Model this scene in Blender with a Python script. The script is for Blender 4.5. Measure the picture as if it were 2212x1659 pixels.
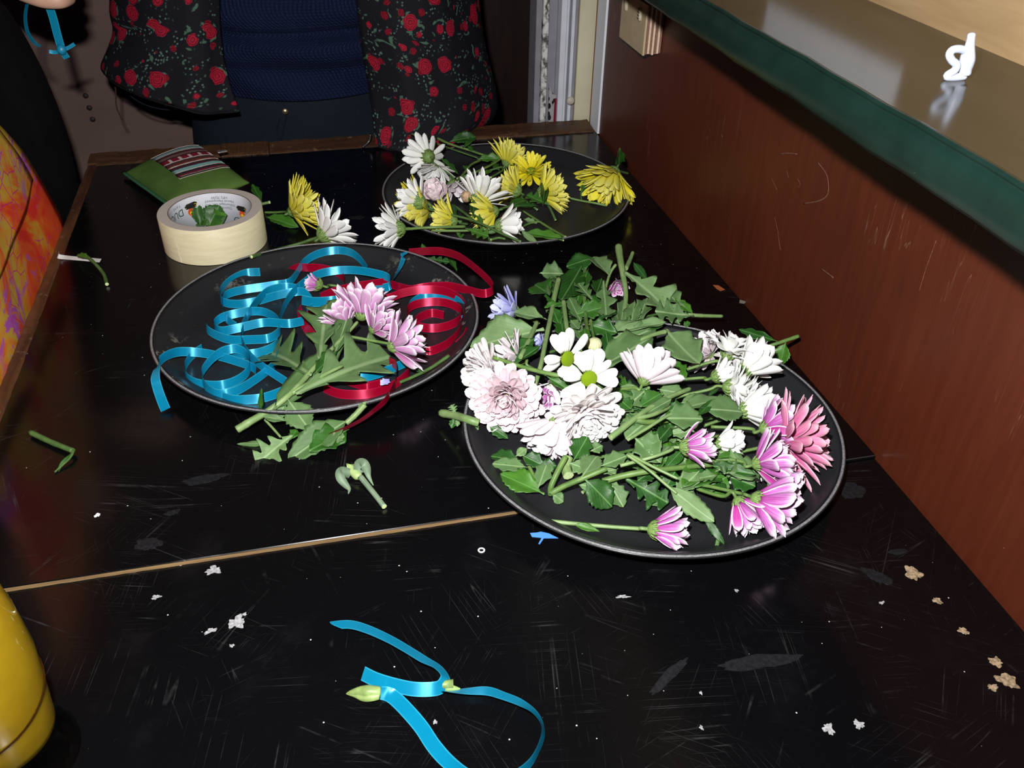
import bpy, bmesh, math, random
from mathutils import Vector, Matrix

# ---------------------------------------------------------------- scene, camera, light
S = bpy.context.scene
for o in list(bpy.data.objects):
    bpy.data.objects.remove(o)
S.view_settings.view_transform = 'Standard'
S.view_settings.look = 'None'
S.view_settings.gamma = 1.0
S.view_settings.use_curve_mapping = False
S.view_settings.exposure = 0.0
COL = S.collection

# the table top is z = 0, the camera stands over its near end (0, 0)
CAM = Vector((0, 0, 0.5402))
CR = Vector((0.97371777, -0.22722902, 0.01551411))
CU = Vector((0.12028708, 0.57090239, 0.81215853))
CF = Vector((0.19340303, 0.78894704, -0.58323051))
FPX = 1918.03
cd = bpy.data.cameras.new('camera')
cd.sensor_fit = 'HORIZONTAL'
cd.sensor_width = 36.0
cd.lens = FPX / 2212 * 36.0
cd.clip_start = 0.01
cam = bpy.data.objects.new('camera', cd)
COL.objects.link(cam)
m3 = Matrix((CR, CU, -CF)).transposed()
cam.matrix_world = Matrix.Translation(CAM) @ m3.to_4x4()
S.camera = cam

# dim night room
W = bpy.data.worlds.new('world')
S.world = W
W.use_nodes = True
W.node_tree.nodes['Background'].inputs[0].default_value = (0.75, 0.8, 1.0, 1)
W.node_tree.nodes['Background'].inputs[1].default_value = 0.005

# the camera's flash, up and left of the lens: the one strong light of the photo
FL = bpy.data.lights.new('camera_flash', 'AREA')
FL.shape = 'RECTANGLE'
FL.size = 0.028
FL.size_y = 0.016
FL.energy = 17.0
FL.color = (1.0, 0.985, 0.97)
fo = bpy.data.objects.new('camera_flash', FL)
COL.objects.link(fo)
fo.matrix_world = Matrix.Translation(CAM - CR * 0.045 + CU * 0.098) @ m3.to_4x4()

FLOOR_Z = -0.90
rnd = random.Random(7)

# ---------------------------------------------------------------- pixel -> place
def ray(px, py):
    return CF + CR * ((px - 1106) / FPX) - CU * ((py - 829.5) / FPX)
def at(px, py, z=0.0):
    d = ray(px, py)
    return CAM + d * ((z - CAM.z) / d.z)
def on_y(px, py, y):
    d = ray(px, py)
    return CAM + d * (y / d.y)
def on_x(px, py, x):
    d = ray(px, py)
    return CAM + d * (x / d.x)
def px2m(P, n):
    return n * (P - CAM).dot(CF) / FPX
def view_dir(ang, tilt):
    a = math.radians(ang); t = math.radians(tilt)
    return ((CR * math.cos(a) + CU * math.sin(a)) * math.cos(t) - CF * math.sin(t)).normalized()
def crop(ox, oy, s):
    return lambda x, y: (ox + x / s, oy + y / s)

# ---------------------------------------------------------------- materials
MATS = {}
class NT:
    def __init__(self, name):
        self.m = bpy.data.materials.new(name)
        self.m.use_nodes = True
        self.t = self.m.node_tree
        self.b = self.t.nodes['Principled BSDF']
    def n(self, kind, **kw):
        nd = self.t.nodes.new(kind)
        for k, v in kw.items():
            setattr(nd, k, v)
        return nd
    def l(self, a, b):
        self.t.links.new(a, b)
    def val(self, sock, v):
        sock.default_value = v
    def coord(self, kind='Object', scale=(1, 1, 1), rot=(0, 0, 0), loc=(0, 0, 0)):
        tc = self.n('ShaderNodeTexCoord')
        mp = self.n('ShaderNodeMapping')
        mp.inputs['Scale'].default_value = scale
        mp.inputs['Rotation'].default_value = rot
        mp.inputs['Location'].default_value = loc
        self.l(tc.outputs[kind], mp.inputs[0])
        return mp.outputs[0]
    def turned(self, ang, scale, loc=(0, 0, 0)):
        a = self.coord('Object', rot=(0, 0, ang))
        mp = self.n('ShaderNodeMapping')
        mp.inputs['Scale'].default_value = scale
        mp.inputs['Location'].default_value = loc
        self.l(a, mp.inputs[0])
        return mp.outputs[0]
    def uv(self):
        tc = self.n('ShaderNodeTexCoord')
        sp = self.n('ShaderNodeSeparateXYZ')
        self.l(tc.outputs['UV'], sp.inputs[0])
        return sp.outputs[0], sp.outputs[1], tc.outputs['UV']
    def noise(self, vec, scale, detail=3, rough=0.5, dist=0.0):
        nd = self.n('ShaderNodeTexNoise')
        if vec is not None: self.l(vec, nd.inputs['Vector'])
        nd.inputs['Scale'].default_value = scale
        nd.inputs['Detail'].default_value = detail
        nd.inputs['Roughness'].default_value = rough
        nd.inputs['Distortion'].default_value = dist
        return nd.outputs['Fac']
    def voro(self, vec, scale, feature='F1', out='Distance', rand=1.0, dims='3D'):
        nd = self.n('ShaderNodeTexVoronoi', feature=feature, voronoi_dimensions=dims)
        if vec is not None: self.l(vec, nd.inputs['Vector'])
        nd.inputs['Scale'].default_value = scale
        nd.inputs['Randomness'].default_value = rand
        return nd.outputs[out]
    def math(self, op, a, b=None, c=None, clamp=False):
        nd = self.n('ShaderNodeMath', operation=op, use_clamp=clamp)
        for i, v in enumerate((a, b, c)):
            if v is None: continue
            if hasattr(v, 'links'): self.l(v, nd.inputs[i])
            else: nd.inputs[i].default_value = v
        return nd.outputs[0]
    def ramp(self, fac, stops, interp='LINEAR'):
        nd = self.n('ShaderNodeValToRGB')
        nd.color_ramp.interpolation = interp
        el = nd.color_ramp.elements
        while len(el) < len(stops): el.new(0.5)
        for e, (p, c) in zip(el, stops):
            e.position = p
            e.color = (*c, 1) if len(c) == 3 else c
        self.l(fac, nd.inputs[0])
        return nd.outputs[0]
    def step(self, fac, lo, hi):
        nd = self.n('ShaderNodeMapRange', interpolation_type='SMOOTHSTEP')
        self.l(fac, nd.inputs['Value'])
        nd.inputs['From Min'].default_value = lo
        nd.inputs['From Max'].default_value = hi
        return nd.outputs[0]
    def mix(self, fac, a, b, blend='MIX'):
        nd = self.n('ShaderNodeMix', data_type='RGBA', blend_type=blend)
        for s, v in ((nd.inputs[0], fac), (nd.inputs[6], a), (nd.inputs[7], b)):
            if hasattr(v, 'links'): self.l(v, s)
            elif isinstance(v, tuple): s.default_value = (*v, 1) if len(v) == 3 else v
            else: s.default_value = v
        return nd.outputs[2]
    def bump(self, h, strength=0.3, dist=0.001):
        nd = self.n('ShaderNodeBump')
        nd.inputs['Strength'].default_value = strength
        nd.inputs['Distance'].default_value = dist
        self.l(h, nd.inputs['Height'])
        self.l(nd.outputs[0], self.b.inputs['Normal'])
    def set(self, color=None, rough=None, spec=None, metal=None, **kw):
        I = self.b.inputs
        def put(s, v):
            if hasattr(v, 'links'): self.l(v, s)
            elif isinstance(v, tuple): s.default_value = (*v, 1) if len(v) == 3 else v
            else: s.default_value = v
        if color is not None: put(I['Base Color'], color)
        if rough is not None: put(I['Roughness'], rough)
        if spec is not None: put(I['Specular IOR Level'], spec)
        if metal is not None: put(I['Metallic'], metal)
        for k, v in kw.items():
            put(I[k.replace('_', ' ')], v)
        return self.m

def plain(name, color, rough=0.5, spec=0.5, metal=0.0, var=0.12, scale=60.0, bump=0.0, **kw):
    if name in MATS: return MATS[name]
    t = NT(name)
    v = t.coord('Object')
    n = t.noise(v, scale, 4)
    c2 = tuple(max(0, c * (1 - var)) for c in color)
    c1 = tuple(min(1, c * (1 + var)) for c in color)
    col = t.mix(t.step(n, 0.3, 0.7), c2, c1)
    if bump: t.bump(n, bump, 0.0006)
    MATS[name] = t.set(col, rough, spec, metal, **kw)
    return MATS[name]

# ---------------------------------------------------------------- objects
def tag(o, label=None, cat=None, group=None, kind=None):
    if label: o['label'] = label
    if cat: o['category'] = cat
    if group: o['group'] = group
    if kind: o['kind'] = kind
    return o
def empty(name, M, label, cat, group=None):
    o = bpy.data.objects.new(name, None)
    o.empty_display_size = 0.01
    COL.objects.link(o)
    o.matrix_world = M if isinstance(M, Matrix) else Matrix.Translation(M)
    return tag(o, label, cat, group)
def mk_mesh(name, V, F, mats, fm=None, uv=None, smooth=True):
    me = bpy.data.meshes.new(name)
    me.from_pydata([tuple(v) for v in V], [], F)
    for m in (mats if isinstance(mats, (list, tuple)) else [mats]):
        me.materials.append(m)
    if fm: me.polygons.foreach_set('material_index', fm)
    if smooth: me.polygons.foreach_set('use_smooth', [True] * len(me.polygons))
    if uv:
        ul = me.uv_layers.new(name='UVMap')
        vi = [0] * len(me.loops)
        me.loops.foreach_get('vertex_index', vi)
        flat = []
        for i in vi: flat.extend(uv[i])
        ul.data.foreach_set('uv', flat)
    me.update()
    return me
def add(name, me, parent=None, M=None):
    o = bpy.data.objects.new(name, me)
    COL.objects.link(o)
    if parent: o.parent = parent
    if M is not None: o.matrix_local = M
    return o
def wadd(name, me, parent=None):
    """mesh given in world coordinates, put under its parent"""
    if parent:
        b = parent
        mw = b.matrix_world if b.parent is None else b.parent.matrix_world @ b.matrix_local
        me.transform(mw.inverted())
    return add(name, me, parent)
def recalc(me):
    bm = bmesh.new(); bm.from_mesh(me)
    bmesh.ops.recalc_face_normals(bm, faces=bm.faces)
    bm.to_mesh(me); bm.free()
    return me

def catmull(P, k=6):
    """smooth a list of tuples/vectors of any length"""
    P = [tuple(p) for p in P]
    if len(P) < 3:
        a, b = P
        return [tuple(a[i] + (b[i] - a[i]) * j / k for i in range(len(a))) for j in range(k + 1)]
    out = []
    for i in range(len(P) - 1):
        p0 = P[max(i - 1, 0)]; p1 = P[i]; p2 = P[i + 1]; p3 = P[min(i + 2, len(P) - 1)]
        for j in range(k):
            t = j / k
            out.append(tuple(0.5 * (2 * b + (c - a) * t + (2 * a - 5 * b + 4 * c - d) * t * t + (3 * b - a - 3 * c + d) * t ** 3)
                             for a, b, c, d in zip(p0, p1, p2, p3)))
    out.append(P[-1])
    return out
def tube_geo(pts, rad, n=8, cap=True):
    pts = [Vector(p) for p in pts]
    V = []; F = []; UV = []
    up = Vector((0, 0, 1)); prev = None
    for i, p in enumerate(pts):
        t = (pts[min(i + 1, len(pts) - 1)] - pts[max(i - 1, 0)]).normalized()
        if prev is None:
            a = t.cross(up)
            if a.length < 1e-3: a = t.cross(Vector((1, 0, 0)))
        else:
            a = prev - t * prev.dot(t)
        a.normalize(); prev = a
        b = t.cross(a)
        r = rad[i] if isinstance(rad, (list, tuple)) else rad
        for j in range(n):
            th = 2 * math.pi * j / n
            V.append(p + (a * math.cos(th) + b * math.sin(th)) * r)
            UV.append((i / max(1, len(pts) - 1), j / n))
    for i in range(len(pts) - 1):
        for j in range(n):
            k = (j + 1) % n
            F.append((i * n + j, i * n + k, (i + 1) * n + k, (i + 1) * n + j))
    if cap:
        F.append(tuple(range(n - 1, -1, -1)))
        q = (len(pts) - 1) * n
        F.append(tuple(range(q, q + n)))
    return V, F, UV
def lathe_geo(prof, n=64):
    V = []; F = []
    for r, z in prof:
        for j in range(n):
            a = 2 * math.pi * j / n
            V.append((r * math.cos(a), r * math.sin(a), z))
    for i in range(len(prof) - 1):
        for j in range(n):
            k = (j + 1) % n
            F.append((i * n + j, i * n + k, (i + 1) * n + k, (i + 1) * n + j))
    return V, F
def join_geo(*gs):
    V = []; F = []
    for g in gs:
        o = len(V)
        V.extend(g[0]); F.extend([tuple(i + o for i in f) for f in g[1]])
    return V, F
def box_geo(x0, x1, y0, y1, z0, z1):
    V = [(x, y, z) for z in (z0, z1) for y in (y0, y1) for x in (x0, x1)]
    F = [(0, 2, 3, 1), (4, 5, 7, 6), (0, 1, 5, 4), (2, 6, 7, 3), (0, 4, 6, 2), (1, 3, 7, 5)]
    return V, F
def bevel_box(name, x0, x1, y0, y1, z0, z1, mat, bev=0.002, seg=2):
    V, F = box_geo(x0, x1, y0, y1, z0, z1)
    me = mk_mesh(name, V, F, mat, smooth=False)
    bm = bmesh.new(); bm.from_mesh(me)
    bmesh.ops.recalc_face_normals(bm, faces=bm.faces)
    if bev: bmesh.ops.bevel(bm, geom=bm.edges[:], offset=bev, segments=seg, profile=0.5, affect='EDGES')
    bm.to_mesh(me); bm.free()
    return me
def struct(name, me, parent=None):
    o = add(name, me, parent)
    if parent is None: o['kind'] = 'structure'
    return o
# ---------------------------------------------------------------- table, wall, ledge, room
XL, XR, YB, YS = -0.321, 0.4934, 1.431, 0.5468

def scratched_black(name, base=(0.0020, 0.0020, 0.0024), seed=0.0, amount=1.0):
    t = NT(name)
    tot = None
    for i, (ang, sc, dens) in enumerate(((0.15, 1.0, 0.010), (0.27, 1.3, 0.008), (-0.9, 0.7, 0.007), (1.25, 0.8, 0.007), (0.62, 0.6, 0.007), (-0.35, 0.7, 0.006), (1.75, 0.6, 0.007))):
        v = t.turned(ang, (2.0 * sc, 130 * sc, 1), (seed + i * 3.1, i * 1.7, 0))
        n = t.noise(v, 1.0, 1.0, 0.4, 0.15)
        d = t.math('ABSOLUTE', t.math('SUBTRACT', n, 0.5))
        line = t.step(d, dens, dens * 0.15)
        vm = t.coord('Object', loc=(i * 7.3, seed, 0))
        mask = t.step(t.noise(vm, 11.0, 5, 0.7), 0.53, 0.72)
        ln = t.math('MULTIPLY', line, mask)
        tot = ln if tot is None else t.math('ADD', tot, ln, clamp=True)
    vs = t.coord('Object')
    vd = t.voro(vs, 190)
    vc = t.n('ShaderNodeSeparateColor')
    t.l(t.voro(vs, 190, out='Color'), vc.inputs[0])
    size = t.math('MULTIPLY', t.step(vc.outputs[0], 0.93, 1.0), 0.14)
    spk = t.step(t.math('SUBTRACT', size, vd), 0.0, 0.04)
    vb = t.voro(vs, 38)
    vbc = t.n('ShaderNodeSeparateColor')
    t.l(t.voro(vs, 38, out='Color'), vbc.inputs[0])
    sb = t.math('MULTIPLY', t.step(vbc.outputs[1], 0.9, 1.0), 0.085)
    spk2 = t.step(t.math('SUBTRACT', sb, vb), 0.0, 0.02)
    haze = t.step(t.noise(vs, 14, 5, 0.65), 0.52, 0.78)
    c = t.mix(t.math('MULTIPLY', haze, 0.4), base, (0.006, 0.006, 0.007))
    c = t.mix(t.math('MULTIPLY', tot, 0.19 * amount, clamp=True), c, (0.10, 0.10, 0.105))
    c = t.mix(t.math('MULTIPLY', t.math('ADD', spk, spk2, clamp=True), 0.85), c, (0.5, 0.5, 0.5))
    r = t.math('ADD', 0.17, t.math('MULTIPLY', t.math('ADD', tot, haze, clamp=True), 0.14))
    return t.set(c, r, 0.45)
M_TABLE = scratched_black('black painted table top', seed=0.0)
M_TABLE2 = scratched_black('black painted near board', seed=4.2, amount=1.15)

def wood(name, dark, light, grain=(6, 6, 1), sc=14.0, rough=0.45, spec=0.4, bump=0.15, chips=None):
    t = NT(name)
    v = t.coord('Object', scale=grain)
    n = t.noise(v, sc, 5, 0.62, 0.6)
    n2 = t.noise(t.coord('Object', scale=tuple(g * 0.35 for g in grain)), sc, 3)
    f = t.math('ADD', t.math('MULTIPLY', n, 0.65), t.math('MULTIPLY', n2, 0.35))
    c = t.ramp(f, [(0.32, dark), (0.68, light)])
    if chips:
        k = t.step(t.noise(t.coord('Object'), 55, 5, 0.7), 0.60, 0.68)
        c = t.mix(k, c, chips)
    t.bump(n, bump, 0.0006)
    return t.set(c, rough, spec)
M_LIP = wood('worn brown lipping', (0.025, 0.011, 0.005), (0.10, 0.045, 0.018), (1, 9, 9), 10, 0.5, chips=(0.16, 0.095, 0.05))
M_LIP2 = wood('worn brown lipping along', (0.030, 0.012, 0.006), (0.13, 0.05, 0.020), (9, 1, 9), 10, 0.5, chips=(0.13, 0.07, 0.035))
M_EDGE = wood('bare plywood edge', (0.085, 0.048, 0.020), (0.24, 0.155, 0.070), (2, 30, 60), 8, 0.7, 0.2)
M_LEG = wood('dark table leg', (0.01, 0.006, 0.004), (0.03, 0.016, 0.01), (9, 9, 1), 10)

tb = empty('table', Vector((0.08, 0.6, FLOOR_Z)), 'long black painted table with scratched top and worn brown wooden lipping', 'table')
def tpart(name, me): return wadd(name, me, tb)
tpart('far_board', bevel_box('far_board', XL, XR - 0.003, YS, YB, -0.024, 0.0, M_TABLE, 0.0006, 1))
tpart('near_board', bevel_box('near_board', XL, XR - 0.003, -0.45, YS - 0.0006, -0.028, -0.0038, M_TABLE2, 0.0006, 1))
# bare front edge of the far board, worn and uneven
V = []; F = []
N = 90
for i in range(N + 1):
    x = XL + (0.30 - XL) * i / N
    j = rnd.uniform(-0.0004, 0.0004)
    V += [(x, YS - 0.0005 + j * 0.6, -0.0010), (x, YS - 0.0013 + j * 0.6, -0.0036), (x, YS + 0.001, -0.0036), (x, YS + 0.001, -0.0010)]
for i in range(N):
    for k in range(4):
        F.append((i * 4 + k, i * 4 + (k + 1) % 4, i * 4 + 4 + (k + 1) % 4, i * 4 + 4 + k))
tpart('bare_edge', recalc(mk_mesh('bare_edge', V, F, M_EDGE, smooth=False)))['label'] = 'bare golden plywood edge between the two boards'
# lipping along the far end: several worn lengths of wood
def lip(xa, xb, ya, yb, za, zb, mat, along):
    V = []; F = []
    N = 26
    for i in range(N + 1):
        f = i / N
        j = [rnd.uniform(-0.0009, 0.0009) for _ in range(5)]
        if along == 'x':
            x = xa + (xb - xa) * f
            pts = [(x, ya + j[0], -0.02), (x, ya + j[1], za - 0.002), (x, ya + 0.004, za + j[2]), (x, yb - 0.003, zb + j[3]), (x, yb + j[4], zb - 0.004), (x, yb, -0.02)]
        else:
            y = ya + (yb - ya) * f
            pts = [(xb + j[0], y, -0.02), (xb + j[1] * 0.6, y, za - 0.002), (xb - 0.003, y, za + j[2] * 0.6), (xa + 0.002, y, zb + j[3]), (xa + j[4], y, zb - 0.004), (xa, y, -0.02)]
        V += pts
    for i in range(N):
        for k in range(5):
            F.append((i * 6 + k, i * 6 + k + 1, i * 6 + 7 + k, i * 6 + 6 + k))
    F.append(tuple(range(6))); F.append(tuple(range(N * 6 + 5, N * 6 - 1, -1)))
    return recalc(mk_mesh('lipping', V, F, mat, smooth=False))
for xa, xb, dz in ((XL - 0.014, -0.135, 0.0), (-0.134, -0.060, 0.0015), (-0.059, 0.20, 0.0), (0.201, 0.4875, 0.0025)):
    tpart('lipping', lip(xa, xb, YB, YB + 0.043, 0.0025 + dz, 0.006 + dz, M_LIP, 'x'))
for ya, yb in ((-0.45, 0.74), (0.741, 1.02), (1.021, YB)):
    tpart('lipping', lip(XL - 0.0145, XL, ya, yb, 0.0015, 0.002, M_LIP2, 'y'))
for lx in (XL + 0.01, XR - 0.07):
    for ly in (-0.40, YB - 0.04):
        tpart('leg', bevel_box('leg', lx, lx + 0.055, ly, ly + 0.055, FLOOR_Z, -0.024, M_LEG, 0.003))
tpart('apron', bevel_box('apron', XL + 0.02, XR - 0.03, YB - 0.02, YB - 0.001, -0.11, -0.024, M_LEG, 0.002))
tpart('apron', bevel_box('apron', XL + 0.012, XL + 0.03, -0.38, YB - 0.02, -0.11, -0.024, M_LEG, 0.002))

# chips, paint and smears on the table top, each with its own shape
M_CHIP = plain('bare chipped wood', (0.25, 0.18, 0.11), 0.8, 0.2, var=0.45, scale=400)
M_PAINT = plain('pale grey paint spot', (0.27, 0.27, 0.28), 0.6, 0.3, var=0.3, scale=500)
M_SMEAR = plain('dull grey smear', (0.0085, 0.009, 0.0105), 0.4, 0.3, var=0.3, scale=300)
M_BLUEP = plain('blue tape scrap', (0.07, 0.24, 0.72), 0.5, 0.3, var=0.05)
def splat(name, px, py, w, h, ang, mat, z=0.0, jag=0.25, n=36, thick=0.00025, label=None):
    P = at(px, py, z)
    rx = px2m(P, w) / 2; ry = px2m(P, h) / 2 * 1.6
    a0 = math.radians(ang); r = random.Random(int(px * 7 + py))
    pts = []
    p1, p2, p3 = (r.uniform(0, 6.28) for _ in range(3))
    for i in range(n):
        a = 2 * math.pi * i / n
        q = 1 + jag * (0.55 * math.sin(3 * a + p1) + 0.45 * math.sin(5 * a + p2) + 0.35 * math.sin(9 * a + p3)) + r.uniform(-0.06, 0.06)
        x = rx * math.cos(a) * q; y = ry * math.sin(a) * q
        pts.append((P.x + x * math.cos(a0) - y * math.sin(a0), P.y + x * math.sin(a0) + y * math.cos(a0)))
    V = [(x, y, z - 0.0002) for x, y in pts] + [(x, y, z + thick) for x, y in pts]
    F = [tuple(range(n, 2 * n))] + [(i, (i + 1) % n, n + (i + 1) % n, n + i) for i in range(n)]
    return tpart(name, mk_mesh(name, V, F, mat, smooth=False))
zn = -0.0038
for px, py, w, h, a in ((1972, 1238, 34, 24, -20), (2025, 1298, 20, 10, -40), (2081, 1363, 22, 10, -40), (2151, 1430, 26, 16, -25), (2176, 1470, 42, 22, -35), (2145, 1485, 22, 10, 0)):
    splat('wood_chip', px, py, w, h, a, M_CHIP, zn, 0.3)
for px, py, w, h, a in ((512, 1344, 34, 20, 25), (528, 1327, 9, 5, 0), (455, 1363, 26, 7, 15), (337, 1290, 18, 7, 10), (461, 1232, 30, 14, 0), (501, 1395, 10, 5, 0),
                        (1790, 1575, 22, 16, 0), (1855, 1565, 22, 12, -40), (1591, 1276, 8, 5, 0), (1514, 1497, 6, 5, 0), (1515, 1572, 7, 7, 0), (1345, 1289, 26, 5, -10), (940, 1560, 9, 6, 0), (1905, 1302, 14, 4, 10)):
    splat('paint_spot', px, py, w, h, a, M_PAINT, zn, 0.4)
for px, py, w, h, a in ((1445, 1460, 130, 14, 32), (1640, 1430, 180, 22, -4), (1895, 1245, 70, 18, -50), (1940, 1192, 44, 10, -5), (1840, 1060, 60, 30, 15)):
    splat('smear', px, py, w, h, a, M_SMEAR, zn, 0.12, 40)
for px, py, w, h, a in ((320, 1175, 58, 22, -5), (372, 1107, 34, 9, 12), (440, 1035, 90, 16, 5), (770, 470, 36, 10, -10), (1690, 575, 5, 5, 0)):
    splat('smear', px, py, w, h, a, M_SMEAR, 0.0, 0.15, 36)
for px, py, w, h, a in ((210, 1113, 13, 6, 45),):
    splat('paint_spot', px, py, w, h, a, plain('white paint', (0.8, 0.8, 0.8), 0.5), 0.0, 0.3)

# ---- right-hand wall: mahogany panel below, shelf with green edge, pale plywood above
def mahogany():
    t = NT('mahogany wall panel')
    v = t.coord('Object', scale=(1, 14, 1.1))
    n = t.noise(v, 9, 5, 0.6, 0.4)
    n2 = t.noise(t.coord('Object', scale=(1, 2.4, 1.6)), 3.5, 3)
    f = t.math('ADD', t.math('MULTIPLY', n, 0.55), t.math('MULTIPLY', n2, 0.45))
    c = t.ramp(f, [(0.3, (0.056, 0.0110, 0.0048)), (0.5, (0.071, 0.0145, 0.006)), (0.72, (0.090, 0.0195, 0.0078))])
    sv = t.coord('Object', scale=(1, 90, 5), rot=(0.35, 0, 0))
    sc = t.step(t.math('ABSOLUTE', t.math('SUBTRACT', t.noise(sv, 1.0, 2), 0.5)), 0.006, 0.001)
    mk = t.step(t.noise(t.coord('Object'), 9, 3), 0.56, 0.7)
    c = t.mix(t.math('MULTIPLY', t.math('MULTIPLY', sc, mk), 0.35), c, (0.35, 0.22, 0.16))
    sp = t.step(t.voro(t.coord('Object'), 120), 0.06, 0.03)
    spm = t.step(t.noise(t.coord('Object'), 30, 2), 0.6, 0.7)
    c = t.mix(t.math('MULTIPLY', t.math('MULTIPLY', sp, spm), 0.5), c, (0.4, 0.3, 0.25))
    t.bump(n, 0.08, 0.0005)
    return t.set(c, 0.42, 0.35)
M_MAH = mahogany()
YW0, YW1 = -0.6, 1.418
struct('wall_right', bevel_box('wall_right', XR, XR + 0.05, YW0, YW1, FLOOR_Z, 0.336, M_MAH, 0))
M_PLY = wood('pale plywood', (0.22, 0.145, 0.07), (0.31, 0.215, 0.115), (4, 0.7, 7), 9, 0.5, 0.3, 0.08)
wu = struct('wall_right_upper', bevel_box('wall_right_upper', XR, XR + 0.05, YW0, YW1, 0.36, 1.6, M_PLY, 0))
# scuff on the panel where something round rubbed it
M_SCUFF = plain('pale scuff on mahogany', (0.13, 0.055, 0.038), 0.7, 0.2, var=0.4, scale=500)

WR = bpy.data.objects['wall_right']
def scuff(pts, r=0.0007):
    P = [on_x(a, b, XR - 0.0001) for a, b in pts]
    V, F, UV = tube_geo(catmull([tuple(p) for p in P], 5), r, 5)
    me = mk_mesh('scuff', [(XR - (XR - x) * 0.25, y, z) for x, y, z in V], F, M_SCUFF)
    add('scuff', me, WR)
scuff([(1686, 333), (1700, 331), (1722, 333)]); scuff([(1765, 350), (1784, 375), (1789, 400), (1786, 422), (1768, 434), (1736, 440)], 0.0008)
scuff([(1666, 385), (1678, 410)], 0.0006); scuff([(1699, 368), (1703, 384)], 0.0005); scuff([(1722, 385), (1728, 398), (1724, 405)], 0.0005)
scuff([(1673, 470), (1680, 500), (1683, 525), (1686, 540)], 0.0005); scuff([(1773, 580), (1800, 600)], 0.0008); scuff([(1558, 290), (1560, 296)], 0.0009)
scuff([(2022, 520), (2000, 580), (1985, 630)], 0.0004)
ZL0, ZL1, XLG = 0.335, 0.365, 0.3405
def ledge_top():
    t = NT('glossy olive brown ledge')
    n = t.noise(t.coord('Object', scale=(6, 1, 1)), 18, 4)
    c = t.ramp(n, [(0.3, (0.019, 0.0155, 0.0088)), (0.7, (0.025, 0.020, 0.0115))])
    g = t.noise(t.coord('Object'), 900, 2)
    t.bump(g, 0.04, 0.0002)
    return t.set(c, 0.15, 0.42)
lg = empty('ledge', Vector((0.42, 0.4, ZL0)), 'wall ledge with glossy olive brown top and rounded dark green front edge', 'ledge')
wadd('ledge_board', bevel_box('ledge_board', 0.350, XR, YW0, YW1, ZL0 + 0.002, ZL1, ledge_top(), 0.0004, 1), lg)
tgr = NT('dark green vinyl edging')
gn = tgr.noise(tgr.coord('Object'), 30, 4)
gc = tgr.ramp(gn, [(0.3, (0.0026, 0.011, 0.0082)), (0.7, (0.0048, 0.0175, 0.0135))])
gs = tgr.step(tgr.voro(tgr.coord('Object', scale=(1, 0.5, 1)), 150), 0.07, 0.02)
gm = tgr.step(tgr.noise(tgr.coord('Object'), 22, 2), 0.55, 0.7)
gc = tgr.mix(tgr.math('MULTIPLY', gs, gm), gc, (0.10, 0.16, 0.13))
tgr.bump(gn, 0.1, 0.0004)
M_GREEN = tgr.set(gc, 0.38, 0.4)
prof = [(0.352, ZL1 + 0.0006), (0.349, ZL1 + 0.001), (0.3465, ZL1 - 0.001)]
for i in range(9):
    a = math.pi / 2 + math.pi * i / 8
    prof.append((0.3475 + 0.0070 * math.cos(a), (ZL0 + ZL1) / 2 + 0.0138 * math.sin(a)))
prof += [(0.3475, ZL0), (0.356, ZL0 - 0.0005), (0.356, ZL0 + 0.004)]
V = []; F = []
NY = 60
for i in range(NY + 1):
    y = YW0 + (YW1 - YW0) * i / NY
    w = 0.0004 * math.sin(i * 1.3) + 0.0003 * math.sin(i * 3.1)
    V += [(x + w, y, z + w * 0.5) for x, z in prof]
k = len(prof)
for i in range(NY):
    for j in range(k):
        F.append((i * k + j, i * k + (j + 1) % k, (i + 1) * k + (j + 1) % k, (i + 1) * k + j))
wadd('green_edging', recalc(mk_mesh('green_edging', V, F, M_GREEN)), lg)

# sheet of paper on the plywood, mirrored in the ledge's gloss
tag(add('paper_sheet', bevel_box('paper_sheet', XR - 0.0008, XR - 0.0001, 0.662, 0.908, 0.405, 0.585, plain('white paper sheet', (0.72, 0.73, 0.76), 0.8, 0.2, var=0.03), 0)), 'white sheet of paper stuck on pale plywood above ledge', 'paper')

# layered beige block under the ledge
blk = empty('plywood_block', Vector((XR - 0.013, 1.235, 0.196)), 'layered beige plywood block with two oval notches on mahogany wall under ledge', 'block')
M_BLK = plain('beige block face', (0.42, 0.34, 0.22), 0.7, 0.2, var=0.06)
M_BL1 = plain('pale plywood layer', (0.62, 0.46, 0.34), 0.75, 0.2, var=0.1, scale=300)
M_BL2 = plain('brown plywood layer', (0.20, 0.11, 0.08), 0.75, 0.2, var=0.1, scale=300)
xs = XR - 0.0265
for i in range(8):
    w = 0.0033
    dz = rnd.uniform(-0.0015, 0.0012)
    m = M_BLK if i == 0 else (M_BL1 if i % 2 == 0 else M_BL2)
    wadd('layer', bevel_box('layer', xs + i * w, xs + i * w + w - 0.0003, 1.185 + rnd.uniform(-0.001, 0.001), 1.285, 0.197 + dz, 0.262, m, 0.0004, 1), blk)
M_NOTCH = plain('pale oval notch', (0.50, 0.44, 0.32), 0.8)
for yy in (1.205, 1.262):
    V, F, _ = tube_geo([(xs - 0.0006, yy, 0.238), (xs - 0.0006, yy, 0.254)], 0.0032, 10)
    o = wadd('notch', mk_mesh('notch', V, F, M_NOTCH), blk)
V = []
for i in range(4):
    g = tube_geo([(xs - 0.004, 1.203, 0.240 + i * 0.004), (xs - 0.004, 1.208, 0.241 + i * 0.004)], 0.0006, 6)
    wadd('spring_coil', mk_mesh('spring_coil', g[0], g[1], plain('dark steel', (0.05, 0.05, 0.05), 0.4, 0.5, 1.0)), blk)

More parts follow.
